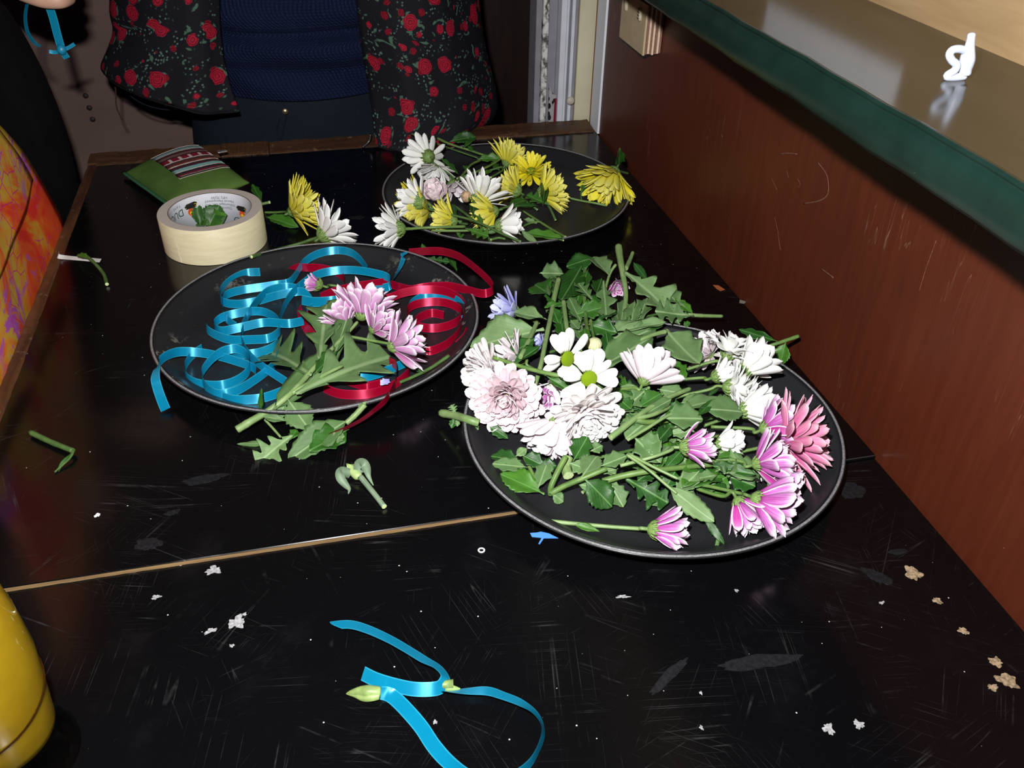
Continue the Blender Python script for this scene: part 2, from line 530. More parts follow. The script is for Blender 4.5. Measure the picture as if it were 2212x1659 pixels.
# ---- door frame strips at the far end of the wall
M_CREAM = plain('cream painted board', (0.50, 0.47, 0.33), 0.55, 0.3, var=0.07, scale=14)
M_WHITE = plain('white painted strip', (0.66, 0.69, 0.74), 0.5, 0.3, var=0.03, scale=20)
M_GREY = plain('grey frame metal', (0.20, 0.20, 0.23), 0.45, 0.4, var=0.08, scale=40)
M_LGREY = plain('light grey frame', (0.52, 0.54, 0.60), 0.45, 0.4, var=0.05, scale=40)
M_DGAP = plain('dark frame gap', (0.03, 0.03, 0.035), 0.6)
M_OR = plain('rusty orange edge', (0.20, 0.065, 0.025), 0.6)
tsp = NT('mouldy white strip')
k = tsp.step(tsp.noise(tsp.coord('Object', scale=(1, 1, 0.7)), 75, 5, 0.7), 0.45, 0.60)
M_MOULD = tsp.set(tsp.mix(k, (0.55, 0.55, 0.53), (0.06, 0.06, 0.05)), 0.7, 0.2)
def vstrip(name, x0, x1, y0, y1, m, z0=FLOOR_Z, z1=1.6, bev=0.0008):
    return struct(name, bevel_box(name, x0, x1, y0, y1, z0, z1, m, bev, 1))
vstrip('trim_1', XR - 0.003, XR + 0.05, 1.419, 1.462, M_WHITE, 0.0)
vstrip('trim_2', XR - 0.001, XR + 0.05, 1.463, 1.474, M_OR, -0.02)
XF = 0.4885
yF = 1.480
def sx(px): return on_y(px, 130, yF).x
strips = [(1247, 1294, 0.000, M_CREAM), (1238, 1246, -0.004, M_GREY), (1230, 1237, 0.004, M_LGREY), (1225, 1229, -0.002, M_GREY), (1219, 1224, 0.005, M_LGREY), (1206, 1218, 0.008, M_LGREY), (1184, 1205, -0.012, M_GREY), (1171, 1183, 0.0, M_MOULD), (1158, 1170, -0.006, M_GREY)]
for i, (a, b, dy, m) in enumerate(strips):
    vstrip('trim_%d' % (3 + i), sx(a), sx(b) , yF - dy, yF + 0.05, m, FLOOR_Z)
# scraps of cloth showing where the grey strip is broken off
tl = NT('grey leopard print cloth')
lk = tl.step(tl.voro(tl.coord('Object', scale=(1, 1, 0.6)), 130), 0.36, 0.44)
M_LEO = tl.set(tl.mix(lk, (0.012, 0.012, 0.013), (0.30, 0.29, 0.30)), 0.85, 0.1)
def scrap(name, pts, y, mat, label):
    P = [on_y(a, b, y) for a, b in pts]
    n = len(P)
    V = [tuple(p) for p in P] + [(p.x, p.y + 0.003, p.z) for p in P]
    F = [tuple(range(n)), tuple(range(2 * n - 1, n - 1, -1))] + [(i, n + i, n + (i + 1) % n, (i + 1) % n) for i in range(n)]
    tag(add(name, recalc(mk_mesh(name, V, F, mat, smooth=False))), label, 'cloth')
scrap('cloth_scrap', [(1186, 183), (1190, 196), (1198, 205), (1206, 204), (1204, 225), (1198, 269), (1184, 270)], yF + 0.006, M_LEO, 'grey leopard print cloth scrap in the door frame gap')
scrap('cloth_scrap', [(1199, 214), (1206, 212), (1205, 270), (1196, 270)], yF - 0.001, plain('dark red cloth', (0.16, 0.01, 0.025), 0.85, 0.1), 'dark red cloth scrap in the door frame gap')
tag(add('bumper_knob', mk_mesh('bumper_knob', *lathe_geo([(0.0001, 0), (0.006, 0.0005), (0.0075, 0.003), (0.005, 0.005), (0.0001, 0.0055)], 20), plain('cream knob', (0.42, 0.40, 0.32), 0.5))), 'small cream button on grey door frame', 'button').matrix_world = Matrix.Translation((sx(1234), yF - 0.006, on_y(1234, 214, yF).z)) @ Matrix.Rotation(math.pi / 2, 4, 'X')

# ---- room shell
M_FLOOR = wood('pinkish brown floor', (0.30, 0.19, 0.165), (0.40, 0.265, 0.235), (1, 5, 1), 3, 0.6, 0.3, 0.05)
struct('floor', bevel_box('floor', -3.0, 2.2, -1.2, 7.0, FLOOR_Z - 0.05, FLOOR_Z, M_FLOOR, 0))
M_DWOOD = wood('dark red wood', (0.007, 0.0022, 0.0014), (0.017, 0.005, 0.003), (7, 7, 1), 8, 0.5, 0.3)
struct('wall_back', bevel_box('wall_back', -3.0, 0.255, 2.05, 2.10, FLOOR_Z, 1.7, wood('pinkish brown plywood', (0.135, 0.085, 0.076), (0.175, 0.115, 0.102), (1, 1, 4), 4, 0.7, 0.2, 0.05), 0))
struct('wall_back_right', bevel_box('wall_back_right', 1.251, 2.2, 2.05, 2.10, FLOOR_Z, 1.7, M_DWOOD, 0))
struct('wall_left', bevel_box('wall_left', -3.1, -3.0, -1.2, 7.0, FLOOR_Z, 1.7, M_DWOOD, 0))
struct('ceiling', bevel_box('ceiling', -3.0, 2.2, -1.2, 7.0, 1.7, 1.75, plain('dark ceiling', (0.05, 0.05, 0.05), 0.9), 0))
d1 = add('door_1', bevel_box('door_1', 0.257, 1.25, 2.05, 2.09, FLOOR_Z, 1.7, M_DWOOD, 0.003)); d1['kind'] = 'structure'
# three dark bolt heads on the plywood, seen between the people
for (px, py), lb in (((185, 207), 'topmost of three dark bolt heads on the brown plywood'), ((193, 233), 'middle one of three dark bolt heads on the brown plywood'), ((200, 258), 'lowest of three dark bolt heads on the brown plywood')):
    o = tag(add('bolt_head', mk_mesh('bolt_head', *lathe_geo([(0.0001, 0.003), (0.0044, 0.0028), (0.0056, 0.001), (0.006, -0.001)], 14), plain('dark bolt', (0.02, 0.012, 0.011), 0.6))), lb, 'bolt', 'bolt heads on the plywood')
    o.matrix_world = Matrix.Translation(on_y(px, py, 2.0499)) @ Matrix.Rotation(math.pi / 2, 4, 'X')
# ---------------------------------------------------------------- plants: leaves, petals, stems, heads
def leaf_mats():
    t = NT('leaf upper side')
    u, v, uv = t.uv()
    s = t.math('ABSOLUTE', t.math('SUBTRACT', v, 0.5))
    rib = t.step(s, 0.035, 0.008)
    side = t.math('SUBTRACT', t.math('MULTIPLY', u, 7.0), t.math('MULTIPLY', s, 7.0))
    fr = t.math('ABSOLUTE', t.math('SUBTRACT', t.math('FRACT', side), 0.5))
    vein = t.math('MULTIPLY', t.step(fr, 0.05, 0.01), 0.45)
    ob = t.n('ShaderNodeObjectInfo')
    base = t.ramp(ob.outputs['Random'], [(0.0, (0.012, 0.060, 0.008)), (0.6, (0.022, 0.095, 0.010)), (1.0, (0.050, 0.160, 0.014))])
    n = t.noise(t.coord('Object'), 4.0, 4)
    base = t.mix(t.step(n, 0.3, 0.75), t.mix(1.0, base, (0.75, 0.75, 0.75), 'MULTIPLY'), base)
    c = t.mix(t.math('MAXIMUM', t.math('MULTIPLY', rib, 0.75), t.math('MULTIPLY', vein, 0.6)), base, (0.10, 0.22, 0.06))
    t.bump(t.math('ADD', t.math('MULTIPLY', n, 0.5), t.math('MULTIPLY', t.math('MAXIMUM', rib, vein), -0.5)), 0.35, 0.0008)
    up = t.set(c, 0.46, 0.4)
    t = NT('leaf under side')
    u, v, uv = t.uv()
    s = t.math('ABSOLUTE', t.math('SUBTRACT', v, 0.5))
    rib = t.step(s, 0.045, 0.012)
    side = t.math('SUBTRACT', t.math('MULTIPLY', u, 6.0), t.math('MULTIPLY', s, 6.5))
    fr = t.math('ABSOLUTE', t.math('SUBTRACT', t.math('FRACT', side), 0.5))
    vein = t.step(fr, 0.045, 0.008)
    ob = t.n('ShaderNodeObjectInfo')
    base = t.ramp(ob.outputs['Random'], [(0.0, (0.065, 0.135, 0.042)), (0.5, (0.095, 0.180, 0.062)), (1.0, (0.140, 0.235, 0.092))])
    n = t.noise(t.coord('Object'), 5.0, 4)
    base = t.mix(t.step(n, 0.3, 0.75), t.mix(1.0, base, (0.82, 0.82, 0.82), 'MULTIPLY'), base)
    c = t.mix(t.math('MULTIPLY', vein, 0.35), base, (0.055, 0.115, 0.035))
    c = t.mix(t.math('MULTIPLY', rib, 0.6), c, (0.26, 0.37, 0.18))
    t.bump(t.math('ADD', t.math('MULTIPLY', n, 0.4), t.math('ADD', rib, t.math('MULTIPLY', vein, -0.3))), 0.3, 0.0008)
    dn = t.set(c, 0.55, 0.3)
    return up, dn
M_LUP, M_LDN = leaf_mats()

LEAF = {}
def leaf_mesh(kind, var, flip):
    """unit leaf: x 0..1 stalk to tip, y +-0.5; the top side wears the dark green, the under side the pale one"""
    key = (kind, var, flip)
    if key in LEAF: return LEAF[key]
    r = random.Random(hash((kind, var)) % 1000 if False else (len(kind) * 31 + var * 7 + 3))
    nt = 30 if kind == 'lobed' else (22 if kind != 'narrow' else 12)
    cols = [-1, -0.72, -0.38, 0, 0.38, 0.72, 1]
    nc = len(cols)
    tw = r.uniform(-0.6, 0.6); curl = r.uniform(-0.20, 0.26); fold = r.uniform(-0.12, 0.42); wav = r.uniform(0.015, 0.055)
    ph = r.uniform(0, 6)
    def half(t, sgn):
        if kind == 'oval':
            w = 0.5 * max(0.0, math.sin(math.pi * min(1, max(0, (t - 0.08) / 0.92)) ** 0.85)) ** 0.75 + 0.03 * (t < 0.15)
            w *= 0.86 + 0.14 * math.cos(2 * math.pi * (t * 3.1 + 0.12 * sgn)) + 0.03 * math.sin(t * 44 + sgn)
        elif kind == 'narrow':
            w = 0.5 * max(0.0, math.sin(math.pi * min(1, t) ** 0.8)) ** 0.9 * (1 + 0.05 * math.sin(t * 27)) + 0.02
        elif kind == 'serrate':
            q = max(0, (t - 0.12) / 0.88)
            w = 0.5 * max(0.0, math.sin(math.pi * q ** 0.8)) ** 0.7 * (0.84 + 0.26 * ((q * 6.0) % 1.0)) + 0.035
        else:
            q = max(0, (t - 0.22) / 0.78)
            env = max(0.0, math.sin(math.pi * min(1, q * 0.93 + 0.04) ** 1.05)) ** 0.55
            lob = 0.5 - 0.5 * math.cos(2 * math.pi * (q * 2.9 + 0.10 * sgn + 0.03 * var))
            teeth = 0.05 * math.sin(q * 60 + sgn)
            w = 0.5 * env * (0.30 + 0.70 * lob ** 1.1 + teeth) if t > 0.22 else 0.05 + 0.10 * (t / 0.22) ** 2
            w = max(w, 0.045 if t < 0.9 else 0.012)
        if t > 0.985: w *= 0.3
        return w
    top = []; UV = []
    for i in range(nt + 1):
        t = i / nt
        for c in cols:
            w = half(t, 1 if c > 0 else -1)
            fwd = (0.17 if kind == 'lobed' else 0.10) * abs(c) ** 1.5 * (w / 0.5) if kind in ('lobed', 'serrate') else 0.05 * abs(c)
            y = c * w
            z = fold * abs(y) - curl * (t ** 2) + wav * math.sin(t * 11 + ph + c * 2.0) * abs(c) + tw * y * (t - 0.4) * 0.5
            top.append(Vector((t + fwd * (1 - t), y, z)))
            UV.append((t, 0.5 + y))
    th = 0.008
    n = len(top)
    V = top + [p - Vector((0, 0, th)) for p in top]
    F = []; fm = []
    for i in range(nt):
        for j in range(nc - 1):
            a = i * nc + j
            F.append((a, a + nc, a + nc + 1, a + 1)); fm.append(1 if flip else 0)
            F.append((n + a, n + a + 1, n + a + nc + 1, n + a + nc)); fm.append(0 if flip else 1)
    rim = [i * nc for i in range(nt + 1)] + [nt * nc + j for j in range(1, nc)] + [i * nc + nc - 1 for i in range(nt - 1, -1, -1)] + [j for j in range(nc - 2, 0, -1)]
    for i in range(len(rim)):
        a = rim[i]; b = rim[(i + 1) % len(rim)]
        F.append((a, n + a, n + b, b)); fm.append(1)
    me = mk_mesh('leaf_%s_%d' % (kind, var), V, F, [M_LUP, M_LDN], fm, UV + UV)
    LEAF[key] = me
    return me

LCOUNT = [0]
def put_leaf(parent, b, t, w, side='p', kind='oval', var=0, roll=0.0, name='leaf', vary=True):
    """b, t: (px, py, z) of stalk end and tip; w: width in photo pixels; side 'p' pale under side up, 'd' dark top up"""
    B = at(*b); T = at(*t)
    X = (T - B); L = X.length
    if L < 1e-6: return
    X.normalize()
    tocam = (CAM - (B + T) / 2).normalized()
    N0 = (Vector((0, 0, 1)) * 0.55 + tocam * 0.6)
    Z = (N0 - X * N0.dot(X)).normalized()
    Z = Matrix.Rotation(math.radians(roll), 3, X) @ Z
    Y = Z.cross(X)
    Wm = px2m((B + T) / 2, w) * 1.16
    L *= 1.06
    LCOUNT[0] += 1
    var = (var + LCOUNT[0]) % 5 if vary else var
    th = 0.5 * (L + Wm)
    M = Matrix.Translation(B) @ Matrix(((X.x * L, Y.x * Wm, Z.x * th, 0), (X.y * L, Y.y * Wm, Z.y * th, 0), (X.z * L, Y.z * Wm, Z.z * th, 0), (0, 0, 0, 1)))
    o = add(name, leaf_mesh(kind, var, side == 'p'), parent)
    mw = parent.matrix_world if parent.parent is None else parent.parent.matrix_world @ parent.matrix_local
    o.matrix_local = mw.inverted() @ M
    return o

def stem_mat(name, c1, c2, rough=0.45):
    t = NT(name)
    u, v, uv = t.uv()
    st = t.math('ABSOLUTE', t.math('SUBTRACT', t.math('FRACT', t.math('MULTIPLY', v, 6.0)), 0.5))
    n = t.noise(t.coord('Object'), 70, 3)
    c = t.mix(t.step(n, 0.3, 0.7), c1, c2)
    c = t.mix(t.math('MULTIPLY', t.step(st, 0.2, 0.0), 0.3), c, tuple(k * 0.55 for k in c1))
    t.bump(st, 0.25, 0.0004)
    return t.set(c, rough, 0.4)
M_STEM = stem_mat('green stem', (0.075, 0.15, 0.034), (0.13, 0.22, 0.055))
M_STEMP = stem_mat('pale green stem', (0.135, 0.225, 0.075), (0.21, 0.31, 0.12))
M_STEMD = stem_mat('dark green stem', (0.040, 0.095, 0.022), (0.075, 0.145, 0.038))
M_CUT = plain('cut stem pith', (0.50, 0.62, 0.30), 0.6, 0.3, var=0.15, scale=900)
def stem(parent, pts, r=0.0018, mat=None, taper=1.0, cut=True, k=6, name='stem', n=8, nodes=True):
    """pts: (px, py, z) from the cut end to the head"""
    P = catmull([tuple(at(*p)) for p in pts], k)
    m = len(P)
    rad = []
    for i in range(m):
        f = i / (m - 1)
        q = r * (1 + (taper - 1) * f)
        if nodes and m > 12: q *= 1 + 0.10 * math.exp(-((f * 4.3 % 1.0) - 0.5) ** 2 / 0.004)
        rad.append(q)
    V, F, UV = tube_geo(P, rad, n)
    fm = [0] * len(F)
    if cut: fm[-2] = 1
    me = mk_mesh(name, V, F, [mat or M_STEM, M_CUT], fm, UV)
    # flat caps
    me.polygons[len(F) - 1].use_smooth = False; me.polygons[len(F) - 2].use_smooth = False
    return wadd(name, me, parent)

PETAL = {}
def petal_mesh(key, mats, width=0.3, bend=0.15, cup=0.25, tip=0.5, notch=0.0, var=0, quill=0.0):
    k = (key, var)
    if k in PETAL: return PETAL[k]
    r = random.Random(var * 13 + len(key))
    TS = [0, 0.14, 0.30, 0.48, 0.66, 0.80, 0.90, 0.965, 1.0]
    nt = len(TS) - 1
    cols = [-1, -0.5, 0, 0.5, 1]
    nc = 5
    bend = bend + r.uniform(-0.10, 0.10); tw = r.uniform(-0.35, 0.35); side = r.uniform(-0.08, 0.08)
    top = []; UV = []
    for i in range(nt + 1):
        t = TS[i]
        q = t
        w = 0.5 * width * (0.36 + 0.64 * math.sin(math.pi * 0.5 * min(1, q / 0.66)) ** 1.1)
        if q > 0.60:
            f = (q - 0.60) / 0.40
            w *= max(0.0, 1 - f ** (1.5 + 2.2 * tip)) ** 0.5
        w = max(w, 0.04 * width)
        for c in cols:
            y = c * w
            z = cup * (abs(c) ** 2) * w * (1 - 0.5 * t) + bend * t * t + tw * y * t * 0.6
            x = t - abs(bend) * 0.25 * t * t - notch * (1 - abs(c)) * (t > 0.95) * 0.6
            x += 0.03 * (1 - c * c) * t ** 6
            if quill: z += quill * abs(c) * w * (1.2 - t)
            top.append(Vector((x, y + side * t * t, z + 0.012 * math.cos(c * 6.28) * (1 - t))))
            UV.append((t, 0.5 + 0.5 * c))
    n = len(top)
    th = 0.010
    V = top + [p - Vector((0, 0, th)) for p in top]
    F = []; fm = []
    for i in range(nt):
        for j in range(nc - 1):
            a = i * nc + j
            F.append((a, a + nc, a + nc + 1, a + 1)); fm.append(0)
            F.append((n + a, n + a + 1, n + a + nc + 1, n + a + nc)); fm.append(1)
    rim = [i * nc for i in range(nt + 1)] + [nt * nc + j for j in range(1, nc)] + [i * nc + nc - 1 for i in range(nt - 1, -1, -1)] + [j for j in range(nc - 2, 0, -1)]
    for i in range(len(rim)):
        a = rim[i]; b = rim[(i + 1) % len(rim)]
        F.append((a, n + a, n + b, b)); fm.append(0)
    me = mk_mesh('petal_%s_%d' % (key, var), V, F, list(mats), fm, UV + UV)
    PETAL[k] = me
    return me

def petal_mat(name, stops, edge=None, streak=None, streak_amt=0.25, rough=0.55, edge_w=0.12, trans=0.0):
    """stops: colours from the petal's base to its tip; edge: colour of its margin; streak: colour of lengthwise veins"""
    t = NT(name)
    u, v, uv = t.uv()
    c = t.ramp(u, stops)
    vv = t.n('ShaderNodeMapping')
    vv.inputs['Scale'].default_value = (1.2, 16, 1)
    t.l(uv, vv.inputs[0])
    ob = t.n('ShaderNodeObjectInfo')
    off = t.n('ShaderNodeVectorMath', operation='ADD')
    t.l(vv.outputs[0], off.inputs[0])
    cb = t.n('ShaderNodeCombineXYZ')
    t.l(t.math('MULTIPLY', ob.outputs['Random'], 37.0), cb.inputs[1])
    t.l(cb.outputs[0], off.inputs[1])
    n = t.noise(off.outputs[0], 1.0, 2)
    if streak: c = t.mix(t.math('MULTIPLY', t.step(n, 0.46, 0.62), streak_amt), c, streak)
    if edge:
        s = t.math('ABSOLUTE', t.math('SUBTRACT', v, 0.5))
        ed = t.math('MAXIMUM', t.step(s, 0.5 - edge_w * 1.6, 0.5 - edge_w * 0.3), t.step(u, 0.80, 0.97))
        c = t.mix(t.math('MULTIPLY', ed, 0.9), c, edge)
    t.bump(n, 0.25, 0.0005)
    return t.set(c, rough, 0.25, **({'Subsurface_Weight': trans} if trans else {}))

WH = (0.80, 0.80, 0.78)
PM = {}
PM['white'] = (petal_mat('white petal', [(0.0, (0.62, 0.68, 0.42)), (0.2, (0.78, 0.79, 0.74)), (1.0, (0.82, 0.82, 0.81))], streak=(0.66, 0.66, 0.66), streak_amt=0.3),
               petal_mat('white petal back', [(0.0, (0.62, 0.66, 0.42)), (0.3, (0.76, 0.77, 0.73)), (1.0, (0.80, 0.80, 0.79))], streak=(0.60, 0.60, 0.62), streak_amt=0.4))
PM['blush'] = (petal_mat('blush petal', [(0.0, (0.70, 0.66, 0.58)), (0.4, (0.78, 0.72, 0.74)), (1.0, (0.80, 0.76, 0.78))], streak=(0.66, 0.56, 0.62), streak_amt=0.4),
               petal_mat('blush petal back', [(0.0, (0.66, 0.58, 0.60)), (0.5, (0.75, 0.66, 0.71)), (1.0, (0.79, 0.74, 0.77))], streak=(0.58, 0.45, 0.54), streak_amt=0.4))
PM['pompon'] = (petal_mat('pale pink petal', [(0.0, (0.50, 0.26, 0.32)), (0.35, (0.66, 0.47, 0.53)), (1.0, (0.74, 0.66, 0.67))], streak=(0.74, 0.56, 0.64), streak_amt=0.3),
                petal_mat('pale pink petal back', [(0.0, (0.55, 0.32, 0.40)), (0.4, (0.66, 0.49, 0.55)), (1.0, (0.73, 0.64, 0.66))], streak=(0.70, 0.50, 0.60), streak_amt=0.3))
PM['ivory'] = (petal_mat('ivory pompon petal', [(0.0, (0.72, 0.64, 0.60)), (0.4, (0.80, 0.76, 0.74)), (1.0, (0.83, 0.81, 0.80))], streak=(0.70, 0.64, 0.66), streak_amt=0.25),
               petal_mat('ivory pompon petal back', [(0.0, (0.70, 0.60, 0.62)), (0.5, (0.77, 0.71, 0.73)), (1.0, (0.81, 0.78, 0.79))], streak=(0.62, 0.54, 0.58), streak_amt=0.3))
PM['purple'] = (petal_mat('magenta petal', [(0.0, (0.30, 0.010, 0.15)), (0.55, (0.38, 0.03, 0.24)), (1.0, (0.55, 0.22, 0.45))], edge=(0.80, 0.72, 0.79), streak=(0.45, 0.10, 0.33), streak_amt=0.5, edge_w=0.11),
                petal_mat('mauve petal back', [(0.0, (0.28, 0.03, 0.20)), (0.35, (0.42, 0.115, 0.38)), (0.72, (0.50, 0.20, 0.47)), (1.0, (0.72, 0.62, 0.72))], edge=(0.70, 0.56, 0.69), streak=(0.28, 0.015, 0.20), streak_amt=0.7, edge_w=0.10))
PM['lilac'] = (petal_mat('lilac petal', [(0.0, (0.40, 0.06, 0.26)), (0.6, (0.50, 0.20, 0.42)), (1.0, (0.72, 0.58, 0.70))], edge=(0.76, 0.70, 0.76), streak=(0.46, 0.14, 0.36), streak_amt=0.4),
               petal_mat('lilac petal back', [(0.0, (0.38, 0.16, 0.34)), (0.4, (0.52, 0.27, 0.48)), (0.8, (0.58, 0.36, 0.55)), (1.0, (0.70, 0.60, 0.68))], edge=(0.73, 0.63, 0.72), streak=(0.42, 0.10, 0.34), streak_amt=0.5, edge_w=0.09))
PM['pink'] = (petal_mat('dusty pink petal', [(0.0, (0.42, 0.015, 0.18)), (0.5, (0.55, 0.07, 0.28)), (1.0, (0.66, 0.22, 0.40))], edge=(0.72, 0.46, 0.52), streak=(0.40, 0.02, 0.18), streak_amt=0.5),
              petal_mat('dusty pink petal back', [(0.0, (0.50, 0.09, 0.25)), (0.5, (0.60, 0.165, 0.33)), (1.0, (0.68, 0.30, 0.42))], edge=(0.66, 0.36, 0.43), streak=(0.36, 0.04, 0.17), streak_amt=0.55, edge_w=0.06))
PM['yellow'] = (petal_mat('yellow petal', [(0.0, (0.60, 0.50, 0.01)), (0.5, (0.72, 0.63, 0.015)), (1.0, (0.75, 0.70, 0.08))], streak=(0.58, 0.46, 0.01), streak_amt=0.3),
                petal_mat('yellow petal back', [(0.0, (0.56, 0.52, 0.05)), (0.5, (0.68, 0.63, 0.06)), (1.0, (0.74, 0.71, 0.20))], streak=(0.56, 0.48, 0.03), streak_amt=0.35))
PM['blue'] = (petal_mat('lilac blue petal', [(0.0, (0.26, 0.24, 0.62)), (0.5, (0.40, 0.42, 0.80)), (1.0, (0.58, 0.62, 0.86))], streak=(0.30, 0.28, 0.70), streak_amt=0.3),
              petal_mat('lilac blue petal back', [(0.0, (0.30, 0.28, 0.62)), (0.5, (0.46, 0.48, 0.80)), (1.0, (0.60, 0.64, 0.86))], streak=(0.36, 0.34, 0.72), streak_amt=0.3))

# style: petal material, width, bend, cup, tip, rows of (count, lift in degrees, length, inset, height)
ST = {
 'daisy':   ('white', 0.47, -0.06, 0.30, 0.80, 0.03, [(7, 8, 1.0, 0.24, -0.02), (6, 20, 0.94, 0.24, 0.03)]),
 'white':   ('white', 0.38, 0.10, 0.40, 0.80, 0.0, [(12, 22, 1.0, 0.13, 0.0), (10, 42, 0.96, 0.11, 0.05), (7, 60, 0.86, 0.08, 0.09)]),
 'curly':   ('white', 0.42, -0.34, 0.50, 0.75, 0.0, [(9, 34, 1.0, 0.13, 0.0), (8, 55, 0.92, 0.10, 0.06), (6, 74, 0.8, 0.06, 0.10)]),
 'tulip':   ('white', 0.46, 0.10, 0.55, 0.85, 0.0, [(9, 46, 1.0, 0.14, 0.0), (8, 62, 0.97, 0.12, 0.03), (6, 78, 0.92, 0.07, 0.05)]),
 'slim':    ('white', 0.31, 0.05, 0.35, 0.75, 0.0, [(13, 26, 1.0, 0.18, 0.0), (12, 42, 0.97, 0.15, 0.06), (7, 58, 0.88, 0.10, 0.1)]),
 'blush':   ('blush', 0.42, 0.10, 0.40, 0.85, 0.02, [(12, 30, 1.0, 0.13, 0.0), (11, 46, 0.97, 0.11, 0.05), (9, 64, 0.9, 0.08, 0.08)]),
 'blushs':  ('blush', 0.30, 0.06, 0.40, 0.70, 0.0, [(12, 22, 1.0, 0.15, 0.0), (10, 42, 0.95, 0.12, 0.06), (7, 62, 0.85, 0.08, 0.1)]),
 'pompon':  ('pompon', 0.37, 0.26, 0.60, 0.85, 0.04, [(16, 0, 0.80, 0.20, 0.0), (17, 9, 0.77, 0.20, 0.03), (18, 18, 0.74, 0.20, 0.06), (18, 27, 0.70, 0.19, 0.08), (17, 36, 0.66, 0.18, 0.10), (16, 45, 0.61, 0.16, 0.12), (14, 54, 0.57, 0.14, 0.14), (12, 63, 0.53, 0.11, 0.15), (10, 72, 0.50, 0.08, 0.16), (7, 81, 0.47, 0.05, 0.17), (4, 88, 0.45, 0.02, 0.17)]),
 'ivory':   ('ivory', 0.38, 0.24, 0.60, 0.85, 0.05, [(14, -4, 0.82, 0.20, 0.0), (15, 7, 0.78, 0.20, 0.03), (16, 18, 0.74, 0.20, 0.06), (16, 29, 0.70, 0.19, 0.09), (15, 40, 0.66, 0.17, 0.11), (14, 51, 0.61, 0.14, 0.13), (12, 62, 0.56, 0.11, 0.15), (9, 72, 0.52, 0.08, 0.16), (6, 82, 0.49, 0.04, 0.17)]),
 'ball':    ('pompon', 0.70, 0.55, 0.8, 0.9, 0.04, [(9, 25, 0.95, 0.12, 0.0), (9, 42, 1.0, 0.14, 0.06), (8, 58, 1.0, 0.12, 0.12), (7, 70, 0.95, 0.10, 0.18), (5, 80, 0.85, 0.05, 0.25)]),
 'purple':  ('purple', 0.40, 0.08, 0.50, 0.80, 0.0, [(11, 34, 1.0, 0.15, 0.0), (10, 48, 0.97, 0.13, 0.05), (8, 64, 0.90, 0.08, 0.09)]),
 'purplec': ('purple', 0.34, 0.03, 0.60, 0.70, 0.0, [(10, 46, 1.0, 0.22, 0.0), (9, 57, 0.97, 0.18, 0.03), (8, 68, 0.94, 0.12, 0.05), (6, 79, 0.9, 0.06, 0.06)]),
 'lilac':   ('lilac', 0.33, 0.08, 0.45, 0.75, 0.0, [(13, 30, 1.0, 0.14, 0.0), (12, 44, 0.97, 0.12, 0.05), (9, 60, 0.92, 0.08, 0.09)]),
 'pink':    ('pink', 0.27, 0.14, 0.60, 0.85, 0.0, [(15, 10, 1.0, 0.14, 0.0), (14, 25, 0.95, 0.12, 0.05), (13, 40, 0.88, 0.10, 0.10), (10, 57, 0.78, 0.07, 0.14)]),
 'yellow':  ('yellow', 0.24, 0.04, 0.50, 0.80, 0.0, [(20, 26, 1.0, 0.16, 0.0), (19, 38, 0.96, 0.14, 0.04), (17, 50, 0.90, 0.11, 0.07), (13, 64, 0.82, 0.08, 0.09)]),
 'yellowf': ('yellow', 0.25, 0.06, 0.50, 0.80, 0.0, [(15, 6, 1.0, 0.20, 0.0), (15, 20, 0.86, 0.20, 0.04), (14, 36, 0.66, 0.18, 0.08), (12, 52, 0.48, 0.15, 0.10)]),
 'blue':    ('blue', 0.36, 0.06, 0.45, 0.70, 0.0, [(11, 30, 1.0, 0.15, 0.0), (10, 46, 0.97, 0.12, 0.05), (7, 62, 0.9, 0.08, 0.1)]),
}
tdisc = NT('lime green flower centre')
dn_ = tdisc.voro(tdisc.coord('Object'), 34)
tdisc.bump(tdisc.math('SUBTRACT', 1.0, dn_), 0.8, 0.0012)
M_DISC = tdisc.set(tdisc.mix(tdisc.step(dn_, 0.1, 0.6), (0.40, 0.56, 0.015), (0.24, 0.40, 0.008)), 0.6, 0.2)
tcal = NT('green flower calyx')
cn = tcal.noise(tcal.coord('Object'), 9.0, 3)
M_CAL = tcal.set(tcal.mix(tcal.step(cn, 0.3, 0.7), (0.085, 0.16, 0.035), (0.19, 0.29, 0.085)), 0.5, 0.35)
CAL = {}
def calyx_mesh(var):
    """unit cup of green scales, opening along +z, base at z = -0.75"""
    if var in CAL: return CAL[var]
    r = random.Random(var)
    G = [lathe_geo([(0.001, -0.72), (0.30, -0.70), (0.62, -0.52), (0.86, -0.22), (0.92, 0.05), (0.80, 0.14), (0.001, 0.10)], 16)]
    for row, (n, z0, rr, ln) in enumerate(((9, -0.62, 0.45, 0.62), (11, -0.36, 0.78, 0.62), (12, -0.08, 0.95, 0.55))):
        for i in range(n):
            a = 2 * math.pi * (i + 0.5 * row) / n + r.uniform(-0.1, 0.1)
            ca, sa = math.cos(a), math.sin(a)
            V = []
            for f, wd, out in ((0, 0.13, 0.0), (0.5, 0.16, 0.13), (1.0, 0.03, 0.11 + 0.10 * row * r.random())):
                R = rr + out + 0.20 * f * (row < 2)
                z = z0 + ln * f
                for s in (-1, 1):
                    V.append((R * ca - s * wd * sa, R * sa + s * wd * ca, z))
            V2 = [(x * 0.94, y * 0.94, z) for x, y, z in V]
            F = [(0, 1, 3, 2), (2, 3, 5, 4), (6, 8, 9, 7), (8, 10, 11, 9), (0, 2, 8, 6), (2, 4, 10, 8), (1, 7, 9, 3), (3, 9, 11, 5), (4, 5, 11, 10)]
            G.append((V + V2, F))
    V, F = join_geo(*G)
    CAL[var] = mk_mesh('calyx', V, F, M_CAL)
    return CAL[var]
